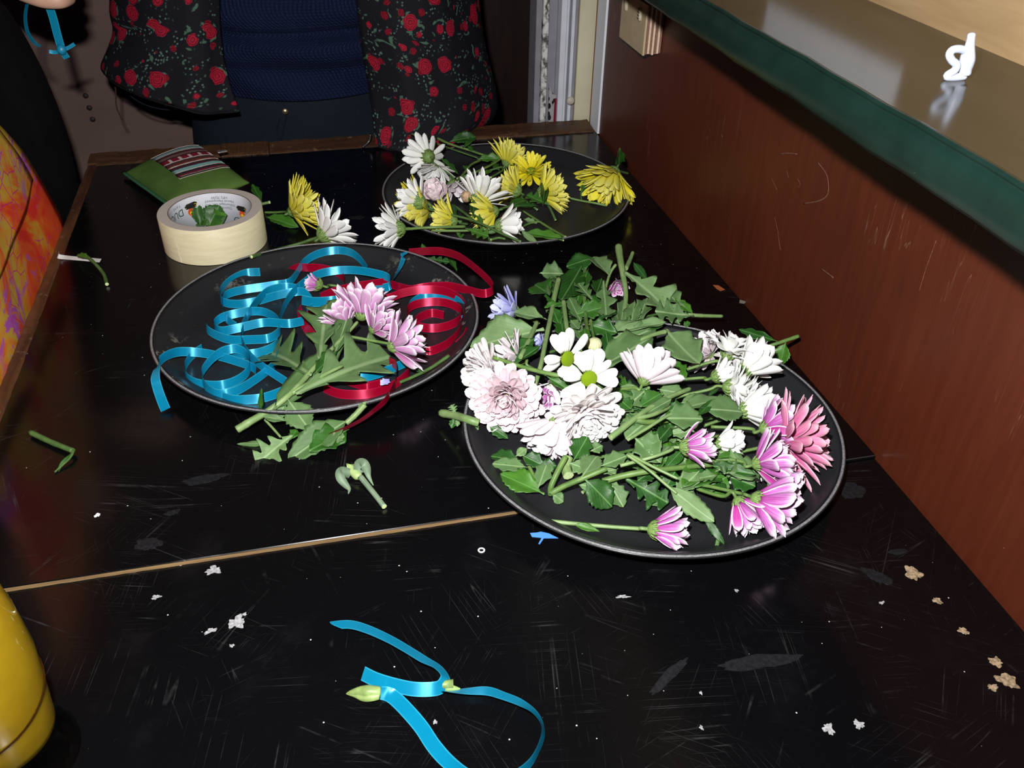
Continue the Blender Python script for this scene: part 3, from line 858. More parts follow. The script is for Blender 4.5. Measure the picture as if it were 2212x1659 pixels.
DISC = mk_mesh('disc', *lathe_geo([(0.001, 0.30), (0.25, 0.29), (0.55, 0.23), (0.82, 0.10), (0.96, -0.06), (0.90, -0.18), (0.001, -0.2)], 24), M_DISC)

CORE = mk_mesh('flower_core', *lathe_geo([(0.001, 1.0), (0.4, 0.92), (0.75, 0.66), (0.96, 0.2), (0.96, -0.3), (0.7, -0.7), (0.001, -0.8)], 20), plain('cream flower core', (0.70, 0.62, 0.50), 0.6, 0.2, var=0.2, scale=20, bump=0.6))
def frame(axis, roll):
    Z = axis.normalized()
    X = Z.orthogonal().normalized()
    Y = Z.cross(X)
    M = Matrix((X, Y, Z)).transposed()
    return M @ Matrix.Rotation(roll, 3, 'Z')

def surf(x, y):
    z = 0.0005 if y > YS else -0.0033
    for cx, cy in ((0.2867, 0.6151), (-0.0092, 0.8685), (0.2726, 1.1701)):
        d = math.hypot(x - cx, y - cy)
        if d < 0.179:
            z = 0.0085 if d < 0.150 else (0.0085 + (d - 0.150) * 0.75 if d < 0.174 else 0.0275)
    return z
def rest_petal(M, par, mw):
    """a petal that would sink into the tray or the table is turned up until it lies on it"""
    pw = mw if par.parent is None else mw @ par.matrix_local
    Wm = pw @ M
    B = Wm.translation.copy()
    T = Wm @ Vector((1, 0, 0))
    for _ in range(6):
        low = max(surf(T.x, T.y) - T.z, (surf((B.x + T.x) / 2, (B.y + T.y) / 2) - (B.z + T.z) / 2) * 1.6) + 0.001
        if low <= 0.0: break
        d = T - B
        ax = d.cross(Vector((0, 0, 1)))
        if ax.length < 1e-6: break
        R_ = Matrix.Rotation(min(0.35, low / max(d.length, 1e-4) + 0.03), 4, ax.normalized())
        Wm = Matrix.Translation(B) @ R_ @ Matrix.Translation(-B) @ Wm
        T = Wm @ Vector((1, 0, 0))
    return pw.inverted() @ Wm
def head(parent, base, axis, R, style, seed=0, disc=None, calyx=True, cal=0.20, lift=0.0, skip=0.0, sub=False, fold=None):
    """petals, calyx and centre of one flower; base: world point where petals meet the calyx"""
    r = random.Random(seed * 17 + 5)
    mk, wd, bend, cup, tip, notch, rows = ST[style]
    fr = frame(axis, r.uniform(0, 6.28)).to_4x4()
    HM = Matrix.Translation(base) @ fr
    mw = parent.matrix_world
    loc = mw.inverted() @ HM
    par = parent
    if calyx:
        c = add('calyx', calyx_mesh(seed % 3), parent, loc @ Matrix.Scale(R * cal, 4))
        if sub:
            par = c
            loc = Matrix.Scale(1 / (R * cal), 4)
    for (n, e, ln, inset, hz) in rows:
        a0 = r.uniform(0, 6.28)
        for i in range(n):
            if r.random() < skip: continue
            a = a0 + 2 * math.pi * (i + r.uniform(-0.22, 0.22)) / n
            el = math.radians(e + lift + r.uniform(-8, 8))
            s = R * (ln if mk in ('pompon', 'ivory') and style != 'ball' else ln * (1 - inset)) * r.uniform(0.88, 1.08)
            me = petal_mesh(style, PM[mk], wd, bend, cup, tip, notch, r.randrange(4))
            M = loc @ Matrix.Rotation(a, 4, 'Z') @ Matrix.Translation((R * inset, 0, R * hz)) @ Matrix.Rotation(-el, 4, 'Y') @ Matrix.Rotation(r.uniform(-0.3, 0.3) + (2.6 if mk in ('purple', 'lilac') and r.random() < 0.15 else 0), 4, 'X') @ Matrix.Diagonal((s, s * r.uniform(0.85, 1.12), s, 1))
            add('petal', me, par, rest_petal(M, par, mw))
    if style in ('pompon', 'ivory'):
        add('flower_core', CORE, par, loc @ Matrix.Translation((0, 0, R * 0.20)) @ Matrix.Scale(R * 0.16, 4))
    if disc:
        add('flower_centre', DISC, par, loc @ Matrix.Translation((0, 0, R * 0.06)) @ Matrix.Scale(R * disc, 4))
    return HM

SEED = [0]
def flower(label, style, p, ang, tilt, rpx, st=None, sr=0.0017, smat=None, leaves=(), disc=None, cal=0.20, calyx=True, lift=0.0, skip=0.0, group=None, name='chrysanthemum', cat='flower'):
    """p: (px, py, z) of the calyx; st: further stem points from the calyx back to the cut end"""
    SEED[0] += 1
    B = at(*p)
    ax = view_dir(ang, tilt)
    R = px2m(B, rpx)
    root = empty(name, Matrix.Translation(B), label, cat, group)
    head(root, B, ax, R, style, SEED[0], disc, calyx, cal, lift, skip)
    if st:
        b0 = B - ax * R * cal * 0.6
        b1 = B - ax * (R * cal * 0.6 + 0.006)
        P = [tuple(at(*q)) for q in reversed(st)] + [tuple(b1), tuple(b0)]
        Q = catmull(P, 6)
        rad = [sr * (1 - 0.15 * i / len(Q)) for i in range(len(Q))]
        V, F, UV = tube_geo(Q, rad, 8)
        fm = [0] * len(F); fm[-2] = 1
        wadd('stem', mk_mesh('stem', V, F, [smat or M_STEM, M_CUT], fm, UV), root)
    for lf in leaves:
        put_leaf(root, *lf)
    return root

def sprig(label, stems, leaves, name='leafy_sprig', cat='sprig', group=None, base=None):
    """stems: list of (points, radius, material, taper)"""
    p0 = base or stems[0][0][0]
    root = empty(name, Matrix.Translation(at(*p0)), label, cat, group)
    for s in stems:
        stem(root, s[0], s[1], s[2] if len(s) > 2 else M_STEM, s[3] if len(s) > 3 else 0.8)
    for lf in leaves:
        put_leaf(root, *lf)
    return root
# ---------------------------------------------------------------- trays, tape, pouch, ribbons
TR = 0.178
def tray_mats(name, worn):
    t = NT('black tray ' + name)
    v = t.coord('Object')
    n = t.noise(v, 1400, 2)
    sp = t.step(n, 0.60, 0.75)
    c = t.mix(t.math('MULTIPLY', sp, 0.35), (0.0095, 0.010, 0.012), (0.055, 0.058, 0.064))
    cl = t.noise(v, 9, 4)
    c = t.mix(t.math('MULTIPLY', t.step(cl, 0.5, 0.75), 0.4), c, (0.016, 0.018, 0.022))
    if worn:
        r2 = t.n('ShaderNodeVectorMath', operation='LENGTH'); t.l(v, r2.inputs[0])
        ring = t.step(r2.outputs['Value'], 0.140, 0.158)
        wn = t.step(t.noise(v, 42, 6, 0.7), 0.56, 0.62)
        w2 = t.step(t.noise(v, 11, 2), 0.46, 0.58)
        k = t.math('MULTIPLY', t.math('MULTIPLY', ring, wn), w2)
        c = t.mix(t.math('MULTIPLY', k, 0.8), c, (0.17, 0.165, 0.14))
        k2 = t.math('MULTIPLY', t.step(t.noise(v, 60, 5, 0.7), 0.66, 0.72), 0.35)
        c = t.mix(k2, c, (0.12, 0.115, 0.10))
    t.bump(n, 0.25, 0.0003)
    return t.set(c, 0.48, 0.4)
def rim_mat():
    t = NT('scuffed grey tray rim')
    n = t.noise(t.coord('Object', scale=(1, 1, 1)), 600, 4, 0.7)
    c = t.mix(t.step(n, 0.35, 0.65), (0.10, 0.10, 0.105), (0.21, 0.21, 0.215))
    t.bump(n, 0.3, 0.0003)
    return t.set(c, 0.42, 0.5)
M_RIM = rim_mat()
M_TRAYU = plain('smooth black tray shell', (0.010, 0.010, 0.012), 0.32, 0.5, var=0.1)
def tray(label, x, y, worn, rot=0.0, tiltx=0.0):
    root = empty('serving_tray', Matrix.Translation((x, y, 0.0)) @ Matrix.Rotation(rot, 4, 'Z'), label, 'tray')
    M = M_LIN = tray_mats('worn' if worn else 'clean %d' % int(x * 1000), worn)
    V, F = lathe_geo([(0.0005, 0.0008), (0.146, 0.0008), (0.152, 0.0022), (0.1702, 0.0195), (0.1760, 0.0222), (TR, 0.0236), (0.1776, 0.0250), (0.1745, 0.0245), (0.1690, 0.0205), (0.1520, 0.0058), (0.0005, 0.0052)], 128)
    add('tray_shell', recalc(mk_mesh('tray_shell', V, F, M_TRAYU)), root)
    V, F = lathe_geo([(0.0005, 0.0066), (0.1400, 0.0066), (0.1500, 0.0074), (0.1560, 0.0112), (0.1700, 0.0228), (0.1732, 0.0249), (0.1732, 0.0240), (0.1600, 0.0120), (0.1500, 0.0056), (0.0005, 0.0054)], 128)
    o = add('tray_liner', recalc(mk_mesh('tray_liner', V, F, M)), root)
    V = []; F = []
    n = 160; m = 8
    for i in range(n):
        a = 2 * math.pi * i / n
        for j in range(m):
            b = 2 * math.pi * j / m
            R = 0.1757 + 0.0013 * math.cos(b); z = 0.02485 + 0.0008 * math.sin(b)
            V.append((R * math.cos(a), R * math.sin(a), z))
    for i in range(n):
        for j in range(m):
            F.append((i * m + j, ((i + 1) % n) * m + j, ((i + 1) % n) * m + (j + 1) % m, i * m + (j + 1) % m))
    add('rim', recalc(mk_mesh('rim', V, F, M_RIM)), root)
    return root
tray('round black tray heaped with white and purple flowers, beside the mahogany wall', 0.2867, 0.6151, False)
tray('worn round black tray holding blue and red ribbons', -0.0092, 0.8685, True, 0.6)
tray('round black tray of yellow and white flowers, at the far end of the table', 0.2726, 1.1701, False)

# ---- masking tape
TC = Vector((-0.1312, 1.1249, 0.0)); TRD = 0.0656; TH = 0.0479; TI = 0.0515
tp = empty('masking_tape', Matrix.Translation(TC), 'wide roll of cream masking tape with white printed core, a leaf inside', 'tape')
tcm = NT('cream tape surface')
nn = tcm.noise(tcm.coord('Object', scale=(1, 1, 6)), 40, 4)
M_TAPE = tcm.set(tcm.mix(tcm.step(nn, 0.3, 0.7), (0.56, 0.51, 0.33), (0.62, 0.57, 0.38)), 0.5, 0.3)
tsd = NT('tape roll side')
rl = tsd.n('ShaderNodeVectorMath', operation='LENGTH')
xy = tsd.n('ShaderNodeVectorMath', operation='MULTIPLY'); xy.inputs[1].default_value = (1, 1, 0)
tcn = tsd.n('ShaderNodeTexCoord'); tsd.l(tcn.outputs['Object'], xy.inputs[0]); tsd.l(xy.outputs[0], rl.inputs[0])
wv = tsd.math('FRACT', tsd.math('MULTIPLY', rl.outputs['Value'], 2600.0))
tsd.bump(wv, 0.1, 0.0002)
M_TSIDE = tsd.set(tsd.mix(tsd.math('MULTIPLY', wv, 0.15), (0.47, 0.42, 0.38), (0.42, 0.36, 0.32)), 0.6, 0.25)
V, F = lathe_geo([(TRD, 0.0006), (TRD, TH - 0.0006), (TRD - 0.0006, TH)], 96)
add('tape_outside', mk_mesh('tape_outside', V, F, M_TAPE), tp)
V, F = lathe_geo([(TRD - 0.0006, TH), (TI + 0.0012, TH)], 96)
V2, F2 = lathe_geo([(TI + 0.0012, 0.0), (TRD - 0.0006, 0.0), (TRD, 0.0006)], 96)
add('tape_side', mk_mesh('tape_side', *join_geo((V, F), (V2, F2)), M_TSIDE), tp)
M_CORE = plain('white printed core', (0.66, 0.68, 0.74), 0.5, 0.3, var=0.03)
M_CARD = plain('grey brown core card', (0.20, 0.15, 0.13), 0.7, 0.2)
V, F = lathe_geo([(TI + 0.0012, 0.0), (TI + 0.0012, TH), (TI, TH - 0.0003)], 96)
add('core_edge', mk_mesh('core_edge', V, F, M_CARD), tp)
V, F = lathe_geo([(TI, TH - 0.0003), (TI, 0.0), (TI + 0.0012, 0.0)], 96)
add('core', mk_mesh('core', V, F, M_CORE), tp)['label'] = 'white paper core printed with text'
# torn end of the tape
V = []; F = []
r = random.Random(3)
for i in range(25):
    z = 0.001 + (TH - 0.002) * i / 24
    a = math.radians(232) + r.uniform(-0.012, 0.012) - 0.10 * (i / 24) ** 2
    for da in (-0.012, 0.016):
        V.append(((TRD + 0.0004) * math.cos(a + da), (TRD + 0.0004) * math.sin(a + da), z))
for i in range(24):
    F.append((i * 2, i * 2 + 1, i * 2 + 3, i * 2 + 2))
add('torn_end', mk_mesh('torn_end', V, F, plain('torn tape edge', (0.70, 0.66, 0.48), 0.6)), tp)
def text_mesh(body, size):
    cu = bpy.data.curves.new('lettering', 'FONT')
    cu.body = body; cu.size = size; cu.align_x = 'CENTER'; cu.align_y = 'CENTER'
    cu.resolution_u = 3
    ob = bpy.data.objects.new('lettering_tmp', cu)
    COL.objects.link(ob)
    dg = bpy.context.evaluated_depsgraph_get()
    me = bpy.data.meshes.new_from_object(ob.evaluated_get(dg))
    bpy.data.objects.remove(ob)
    return me
def core_print(name, me, ang, z, mat, flip=True, squash=1.0):
    """bend a flat x-y mesh onto the inside of the core, upside down as in the photo"""
    for v in me.vertices:
        x, y = v.co.x * squash, v.co.y
        if flip: x, y = -x, -y
        a = math.radians(ang) - x / TI
        v.co = ((TI - 0.0004) * math.cos(a), (TI - 0.0004) * math.sin(a), z + y)
    me.materials.clear(); me.materials.append(mat)
    return add(name, me, tp)
M_INKG = plain('dark green ink', (0.012, 0.060, 0.040), 0.6)
M_INKK = plain('dark grey ink', (0.06, 0.09, 0.09), 0.6)
M_INKY = plain('yellow print', (0.65, 0.52, 0.02), 0.5)
M_INKR = plain('orange red print', (0.60, 0.07, 0.015), 0.5)
M_INKB = plain('black print', (0.01, 0.01, 0.01), 0.5)
for ln, (body, z) in enumerate((('Distributed by', 0.0262), ('©Shurtape UK, Ltd.', 0.0312), ('Hemel Hempstead', 0.0362), ('HP2 7DW', 0.0412))):
    core_print('lettering', text_mesh(body, 0.0052), 80, z, M_INKK)
core_print('lettering', text_mesh('DUCK BRAND', 0.0140), 188, 0.0320, M_INKG)
core_print('lettering', text_mesh('DUCK BRAND', 0.0135), 15, 0.010, M_INKG)
core_print('lettering', text_mesh('T A P E', 0.005), 150, 0.0420, M_INKK)
def badge(ang, z):
    pts = [(0.0056 * math.cos(i * 0.3142), 0.0056 * math.sin(i * 0.3142)) for i in range(20)]
    core_print('printed_spot', mk_mesh('spot', [(x * 1.0, y, 0) for x, y in pts], [tuple(range(20))], M_INKR, smooth=False), ang, z, M_INKR)
    bn = [(-0.0095, -0.003), (-0.006, -0.0045), (0.006, -0.0035), (0.0095, -0.001), (0.0075, 0.0035), (-0.008, 0.0035)]
    core_print('printed_banner', mk_mesh('banner', [(x, y, 0) for x, y in bn], [tuple(range(6))], M_INKB, smooth=False), ang, z + 0.0085, M_INKB)
    me = text_mesh('DUCK', 0.0062)
    for v in me.vertices: v.co.z = 0
    o = core_print('lettering', me, ang, z + 0.0085, M_INKY)
    for v in o.data.vertices:
        v.co.x *= 0.995; v.co.y *= 0.995
    pts2 = [(0.0026 * math.cos(i * 0.628), 0.0026 * math.sin(i * 0.628)) for i in range(10)]
    o = core_print('printed_spot', mk_mesh('spot', [(x * 1.3, y, 0) for x, y in pts2], [tuple(range(10))], M_INKY, smooth=False), ang, z - 0.0015, M_INKY)
    for v in o.data.vertices:
        v.co.x *= 0.995; v.co.y *= 0.995
badge(124, 0.0275)
badge(45, 0.0200)

# ---- green pouch with a striped woven panel
PA, PB, PC, PD = Vector((-0.272, 1.378, 0.0)), Vector((-0.193, 1.238, 0.0)), Vector((-0.088, 1.286, 0.0)), Vector((-0.168, 1.425, 0.0))
po = empty('fabric_pouch', Matrix.Translation((PA + PB + PC + PD) / 4), 'flat green felt pouch with striped woven panel and a zip', 'pouch')
def pouch_pt(u, v, top, lift=0.0):
    p = (PA * (1 - u) + PD * u) * (1 - v) + (PB * (1 - u) + PC * u) * v
    e = (max(0.0, 1 - abs(2 * u - 1) ** 3.2) * max(0.0, 1 - abs(2 * v - 1) ** 3.0)) ** 0.6
    h = 0.0175 * e + 0.005 * e * math.sin(u * 4.0 + v * 2.0)
    z0 = 0.008 + 0.014 * u * (1 - v) + 0.006 * u
    h *= (0.55 + 0.6 * u)
    ins = 0.010 * (math.sin(math.pi * u) - 0.4)
    q = p + (PB - PA).normalized() * 0.0
    z = z0 + h if top else max(0.0008, z0 - h - 0.002 - 0.006 * e)
    return Vector((q.x, q.y, z + lift))
tfe = NT('green felt')
fnn = tfe.noise(tfe.coord('Object'), 900, 3)
fn2 = tfe.noise(tfe.coord('Object'), 25, 3)
tfe.bump(fnn, 0.5, 0.0005)
M_FELT = tfe.set(tfe.mix(tfe.step(tfe.math('ADD', tfe.math('MULTIPLY', fnn, 0.3), tfe.math('MULTIPLY', fn2, 0.7)), 0.3, 0.7), (0.050, 0.105, 0.022), (0.085, 0.155, 0.034)), 0.95, 0.1)
nu, nv = 20, 22
V = []; F = []
for top in (1, 0):
    for i in range(nu + 1):
        for j in range(nv + 1):
            V.append(pouch_pt(i / nu, j / nv, top))
q = (nu + 1) * (nv + 1)
for i in range(nu):
    for j in range(nv):
        a = i * (nv + 1) + j
        F.append((a, a + nv + 1, a + nv + 2, a + 1)); F.append((q + a, q + a + 1, q + a + nv + 2, q + a + nv + 1))
rim = [i * (nv + 1) for i in range(nu + 1)] + [nu * (nv + 1) + j for j in range(1, nv + 1)] + [i * (nv + 1) + nv for i in range(nu - 1, -1, -1)] + [j for j in range(nv - 1, 0, -1)]
for i in range(len(rim)):
    a = rim[i]; b = rim[(i + 1) % len(rim)]
    F.append((a, b, q + b, q + a))
wadd('pouch_body', recalc(mk_mesh('pouch_body', V, F, M_FELT)), po)
tst = NT('striped woven panel')
u_, v_, uv_ = tst.uv()
stops = []
seqs = [(0.00, (0.55, 0.50, 0.45)), (0.03, (0.02, 0.03, 0.05)), (0.07, (0.22, 0.36, 0.34)), (0.15, (0.55, 0.52, 0.50)), (0.18, (0.07, 0.02, 0.025)), (0.26, (0.16, 0.09, 0.085)), (0.33, (0.05, 0.015, 0.02)),
        (0.37, (0.20, 0.012, 0.03)), (0.47, (0.60, 0.56, 0.52)), (0.50, (0.075, 0.03, 0.03)), (0.58, (0.20, 0.03, 0.02)), (0.62, (0.60, 0.57, 0.53)), (0.65, (0.06, 0.02, 0.025)), (0.74, (0.20, 0.42, 0.40)), (0.82, (0.55, 0.55, 0.50)), (0.85, (0.03, 0.02, 0.03)), (0.91, (0.18, 0.014, 0.03)), (0.95, (0.58, 0.52, 0.45))]
nz = tst.noise(uv_, 14, 2)
vv_ = tst.math('ADD', v_, tst.math('MULTIPLY', tst.math('SUBTRACT', nz, 0.5), 0.025))
cst = tst.ramp(vv_, seqs, 'CONSTANT')
band = tst.math('MULTIPLY', tst.math('GREATER_THAN', v_, 0.37), tst.math('LESS_THAN', v_, 0.47))
chk = tst.math('MULTIPLY', tst.math('GREATER_THAN', tst.math('FRACT', tst.math('MULTIPLY', u_, 5.0)), 0.72), band)
cst = tst.mix(chk, cst, (0.55, 0.45, 0.42))
wvn = tst.n('ShaderNodeTexWave'); wvn.inputs['Scale'].default_value = 60; tst.l(uv_, wvn.inputs['Vector'])
tst.bump(wvn.outputs['Fac'], 0.4, 0.0005)
M_STRIPE = tst.set(cst, 0.85, 0.15)
V = []; UVs = []; F = []
for k, lf in ((0, 0.0012), (1, -0.0005)):
    for i in range(15):
        for j in range(17):
            u = 0.30 + 0.66 * i / 14; v = 0.12 + 0.60 * j / 16
            V.append(pouch_pt(u, v, 1, lf)); UVs.append((i / 14, j / 16))
for i in range(14):
    for j in range(16):
        a = i * 17 + j
        F.append((a, a + 17, a + 18, a + 1))
rim = [i * 17 for i in range(15)] + [14 * 17 + j for j in range(1, 17)] + [i * 17 + 16 for i in range(13, -1, -1)] + [j for j in range(15, 0, -1)]
for i in range(len(rim)):
    a = rim[i]; b = rim[(i + 1) % len(rim)]
    F.append((a, b, 255 + b, 255 + a))
wadd('striped_panel', mk_mesh('striped_panel', V, F, M_STRIPE, None, UVs), po)
zp = [pouch_pt(-0.02, j / 20, 1, -0.001) for j in range(21)]
V, F, UV = tube_geo(zp, 0.0028, 8)
zt = wadd('zip_tape', mk_mesh('zip_tape', V, F, plain('green zip tape', (0.030, 0.105, 0.045), 0.8, 0.2, bump=0.4, scale=900)), po)
V, F, UV = tube_geo([p + Vector((-0.0020, -0.001, 0.0012)) for p in zp], 0.0012, 6)
wadd('zip_teeth', mk_mesh('zip_teeth', V, F, plain('green zip teeth', (0.05, 0.15, 0.075), 0.4, 0.5, bump=0.8, scale=1500)), po)
me = bevel_box('zip_pull', -0.0035, 0.0035, -0.007, 0.007, -0.0008, 0.0008, plain('silver zip pull', (0.55, 0.55, 0.55), 0.3, 0.5, 0.8), 0.0006)
me.transform(Matrix.Translation(at(480, 327, 0.032)) @ Matrix.Rotation(-1.2, 4, 'Z'))
wadd('zip_pull', me, po)

# ---- satin ribbons
def satin(name, base, edge, hi):
    t = NT(name)
    u, v, uv = t.uv()
    s = t.math('ABSOLUTE', t.math('SUBTRACT', v, 0.5))
    ed = t.step(s, 0.40, 0.46)
    dots = t.math('GREATER_THAN', t.math('FRACT', t.math('MULTIPLY', u, 900.0)), 0.5)
    c = t.mix(t.math('MULTIPLY', ed, t.math('ADD', t.math('MULTIPLY', dots, 0.4), 0.4)), base, edge)
    wv = t.math('FRACT', t.math('ADD', t.math('MULTIPLY', u, 1600.0), t.math('MULTIPLY', v, 9.0)))
    t.bump(wv, 0.12, 0.00015)
    tg = t.n('ShaderNodeTangent', direction_type='UV_MAP', uv_map='UVMap')
    t.l(tg.outputs[0], t.b.inputs['Tangent'])
    return t.set(c, 0.27, 1.0, 0.32, Anisotropic=0.95, Anisotropic_Rotation=0.25, Specular_Tint=hi)
M_BLUER = satin('turquoise satin ribbon', (0.003, 0.230, 0.410), (0.05, 0.42, 0.58), (0.6, 0.95, 1.0, 1))
M_REDR = satin('crimson satin ribbon', (0.300, 0.002, 0.020), (0.48, 0.012, 0.07), (1.0, 0.35, 0.55, 1))
RWID = 0.0098
def ribbon_geo(P, wdir, width=RWID, th=0.00028):
    V = []; F = []; UV = []
    n = len(P); s = 0.0
    for i in range(n):
        t = (P[min(i + 1, n - 1)] - P[max(i - 1, 0)]).normalized()
        w = wdir[i] - t * wdir[i].dot(t)
        w.normalize()
        nn = t.cross(w)
        if i: s += (P[i] - P[i - 1]).length
        for a, b in ((-1, 1), (0, 1), (1, 1), (1, -1), (0, -1), (-1, -1)):
            V.append(P[i] + w * (a * width / 2) + nn * (b * th / 2 + (0.00012 if a == 0 else 0)))
            UV.append((s, 0.5 + a * 0.5))
    for i in range(n - 1):
        for k in (0, 1, 3, 4):
            F.append((i * 6 + k, i * 6 + (k + 1) % 6, i * 6 + 6 + (k + 1) % 6, i * 6 + 6 + k))
    return V, F, UV
def ribbon_piece(path, k=7, zs=0.0066, width=RWID, coil=None):
    """path: (px, py, lift in mm, lean degrees from upright); the pixel marks the ribbon's middle line"""
    Q = catmull(path, k)
    P = []; Wd = []
    for i, q in enumerate(Q):
        lean = math.radians(q[3])
        z = zs + q[2] * 0.001 + 0.5 * width * abs(math.cos(lean))
        P.append(at(q[0], q[1], z))
    if coil is None: coil = max(p[3] for p in path) <= 26
    away = Vector((CF.x, CF.y, 0)).normalized(); across = Vector((CR.x, CR.y, 0)).normalized()
    for i, q in enumerate(Q):
        t = (P[min(i + 1, len(P) - 1)] - P[max(i - 1, 0)])
        h = away.lerp(across, min(1.0, max(0.0, (q[3] - 20) / 30))).normalized() if coil else Vector((-t.y, t.x, 0)).normalized()
        lean = math.radians(q[3] + (10 if coil else 0))
        Wd.append(Vector((0, 0, 1)) * math.cos(lean) + h * math.sin(lean))
    return ribbon_geo(P, Wd, width)
def ribbon(label, path, mat, zs=0.0066, group=None, k=7, width=RWID, cut=0, coil=None):
    V, F, UV = ribbon_piece(path, k, zs, width, coil)
    if cut:
        # slanted end: pull one edge of the last sections back
        n = len(V) // 6
        for j, i in enumerate(range(n - 1, max(n - 6, 0), -1)):
            f = 1 - j / 5
            for kx in (2, 3):
                V[i * 6 + kx] = V[i * 6 + kx].lerp(V[i * 6 + (0 if kx == 2 else 5)], f * 0.9)
            for kx in (1, 4):
                V[i * 6 + kx] = V[i * 6 + kx].lerp(V[i * 6 + (0 if kx == 1 else 5)], f * 0.85)
    me = mk_mesh('ribbon', V, F, mat, None, UV)
    c = sum((Vector(v) for v in V), Vector()) / len(V)
    me.transform(Matrix.Translation(-c))
    o = add('satin_ribbon', me)
    o.location = c
    return tag(o, label, 'ribbon', group)
c6 = crop(300, 500, 3.3175)
c7 = crop(600, 500, 3.318)
def rp(cr, pts, lift=1.0, lean=8.0):
    out = []
    for p in pts:
        x, y = cr(p[0], p[1])
        out.append((x, y, p[2] if len(p) > 2 else lift, p[3] if len(p) > 3 else lean))
    return out
B, Rd = M_BLUER, M_REDR
ribbon('turquoise ribbon length whose end hangs over the worn tray rim', rp(c6, [(192, 1278, -5, 78), (160, 1200, 2, 78), (130, 1110, 11, 74), (118, 1040, 17, 62), (140, 950, 20, 30), (190, 895, 18, 8), (290, 862, 10), (430, 868, 5), (560, 890, 3), (700, 930, 2), (800, 965, 2), (840, 1000, 2)]), B, coil=True)
ribbon('turquoise ribbon coiled twice near the worn tray rim', rp(c6, [(455, 835, 0), (380, 890), (330, 970), (350, 1050), (450, 1095), (600, 1100), (730, 1050), (795, 970, 3), (770, 880, 6), (690, 840, 9), (580, 870, 9), (490, 950, 8), (450, 1030, 6), (480, 1110, 4), (570, 1165, 2), (700, 1140, 2), (850, 1050, 2), (960, 960, 2), (1000, 880, 2)]), B)
ribbon('turquoise ribbon crossing the coils towards the leafy stem', rp(c6, [(750, 690, 8), (735, 770, 9), (775, 860, 9), (850, 940, 7), (950, 1010, 5), (1060, 1080, 3), (1120, 1120, 2)]), B)
ribbon('turquoise ribbon low along the worn tray rim', rp(c6, [(600, 1185, 0), (680, 1205), (780, 1205), (900, 1190), (1040, 1140), (1120, 1100)], 0.5), B)
ribbon('turquoise ribbon with a free pointed end and three flat turns', rp(c6, [(868, 290, 3), (760, 300, 3), (650, 355, 2), (585, 430, 1), (600, 500, 1), (700, 520, 1), (840, 500, 2), (1000, 455, 3), (1150, 430, 4), (1240, 440, 4)]), B, cut=1)
ribbon('turquoise ribbon sweeping from the tray middle down to the coils', rp(c7, [(640, 268, 4), (590, 200, 7), (520, 150, 9), (420, 135, 10), (290, 160, 9), (190, 220, 7), (130, 310, 5), (80, 365, 3), (0, 380, 2), (-130, 400, 2), (-260, 420, 2), (-370, 455, 2), (-395, 520, 3), (-385, 600, 4), (-340, 650, 3), (-300, 680, 1)]), B)
ribbon('turquoise ribbon arching over the purple bud', rp(c7, [(760, 405, 3), (805, 385, 6), (790, 330, 9), (700, 300, 11), (560, 278, 12), (420, 280, 12), (280, 310, 11), (170, 380, 9), (90, 460, 6), (40, 550, 3), (15, 630, 1)]), B)
ribbon('turquoise ribbon standing up with its tip in the air', rp(c7, [(905, 150, 26, 60), (900, 190, 18, 60), (880, 250, 10, 55), (855, 300, 4, 45), (825, 355, 1, 30), (790, 400, 1, 10), (700, 410, 1, 5)]), B, width=0.0085)
ribbon('turquoise ribbon looping through the middle of the pile', rp(c6, [(480, 640, 4), (490, 700, 3), (560, 745, 2), (660, 775, 1), (800, 775, 1), (930, 765, 2), (1000, 720, 3), (1010, 660, 5), (960, 605, 6), (870, 572, 6), (740, 580, 5), (600, 615, 4), (540, 670, 4), (590, 712, 5), (720, 690, 7), (900, 652, 8), (1070, 660, 8), (1180, 640, 7)]), B)
ribbon('turquoise ribbon rising steeply out of the coils', rp(c6, [(740, 760, 2), (735, 700, 4), (770, 620, 7), (830, 520, 9), (920, 430, 9), (1040, 398, 8), (1150, 410, 6)]), B)
ribbon('short turquoise ribbon turn under the leafy stem', rp(c6, [(640, 850, 1), (720, 880, 1), (850, 870, 1), (960, 830, 1), (1000, 790, 2)]), B)
ribbon('turquoise ribbon inside the coil of red ribbon', rp(c7, [(935, 590, 1), (950, 520, 1), (1020, 470, 2), (1110, 460, 3), (1200, 455, 5), (1290, 490, 6), (1350, 560, 4), (1355, 610, 2), (1310, 632, 1)]), B, width=0.008)
ribbon('turquoise ribbon piece beside the lilac flowers', rp(c7, [(172, 490, 6), (260, 505, 6), (380, 500, 7), (480, 485, 7), (570, 480, 6)]), B, width=0.0115)
ribbon('turquoise ribbon folded under the lilac flowers', rp(c7, [(205, 610, 1), (225, 560, 1), (290, 530, 1), (380, 540, 1), (430, 600, 1)]), B)
ribbon('turquoise ribbon below the big lobed leaf', rp(c7, [(500, 1050, 1), (640, 1040, 1), (760, 1005, 1), (860, 965, 1), (945, 925, 2)], 1.0), B)
ribbon('crimson ribbon with a slanted end beside the arching blue ribbon', rp(c7, [(480, 390, 3), (470, 330, 4), (400, 285, 5), (300, 262, 5), (190, 258, 4), (80, 238, 3)]), Rd, cut=1)
ribbon('crimson ribbon looping far out over the tray rim', rp(c7, [(940, 150, -6, 20), (1010, 145, 0, 20), (1090, 140, 8, 15), (1190, 145, 16, 10), (1300, 180, 24, 5), (1420, 265, 28, 0), (1520, 360, 26, 0), (1540, 420, 22, 5), (1470, 445, 20, 5), (1360, 420, 16, 5), (1230, 392, 12), (1080, 395, 9), (960, 415, 6), (880, 400, 4), (815, 380, 2), (760, 365, 1)]), Rd)
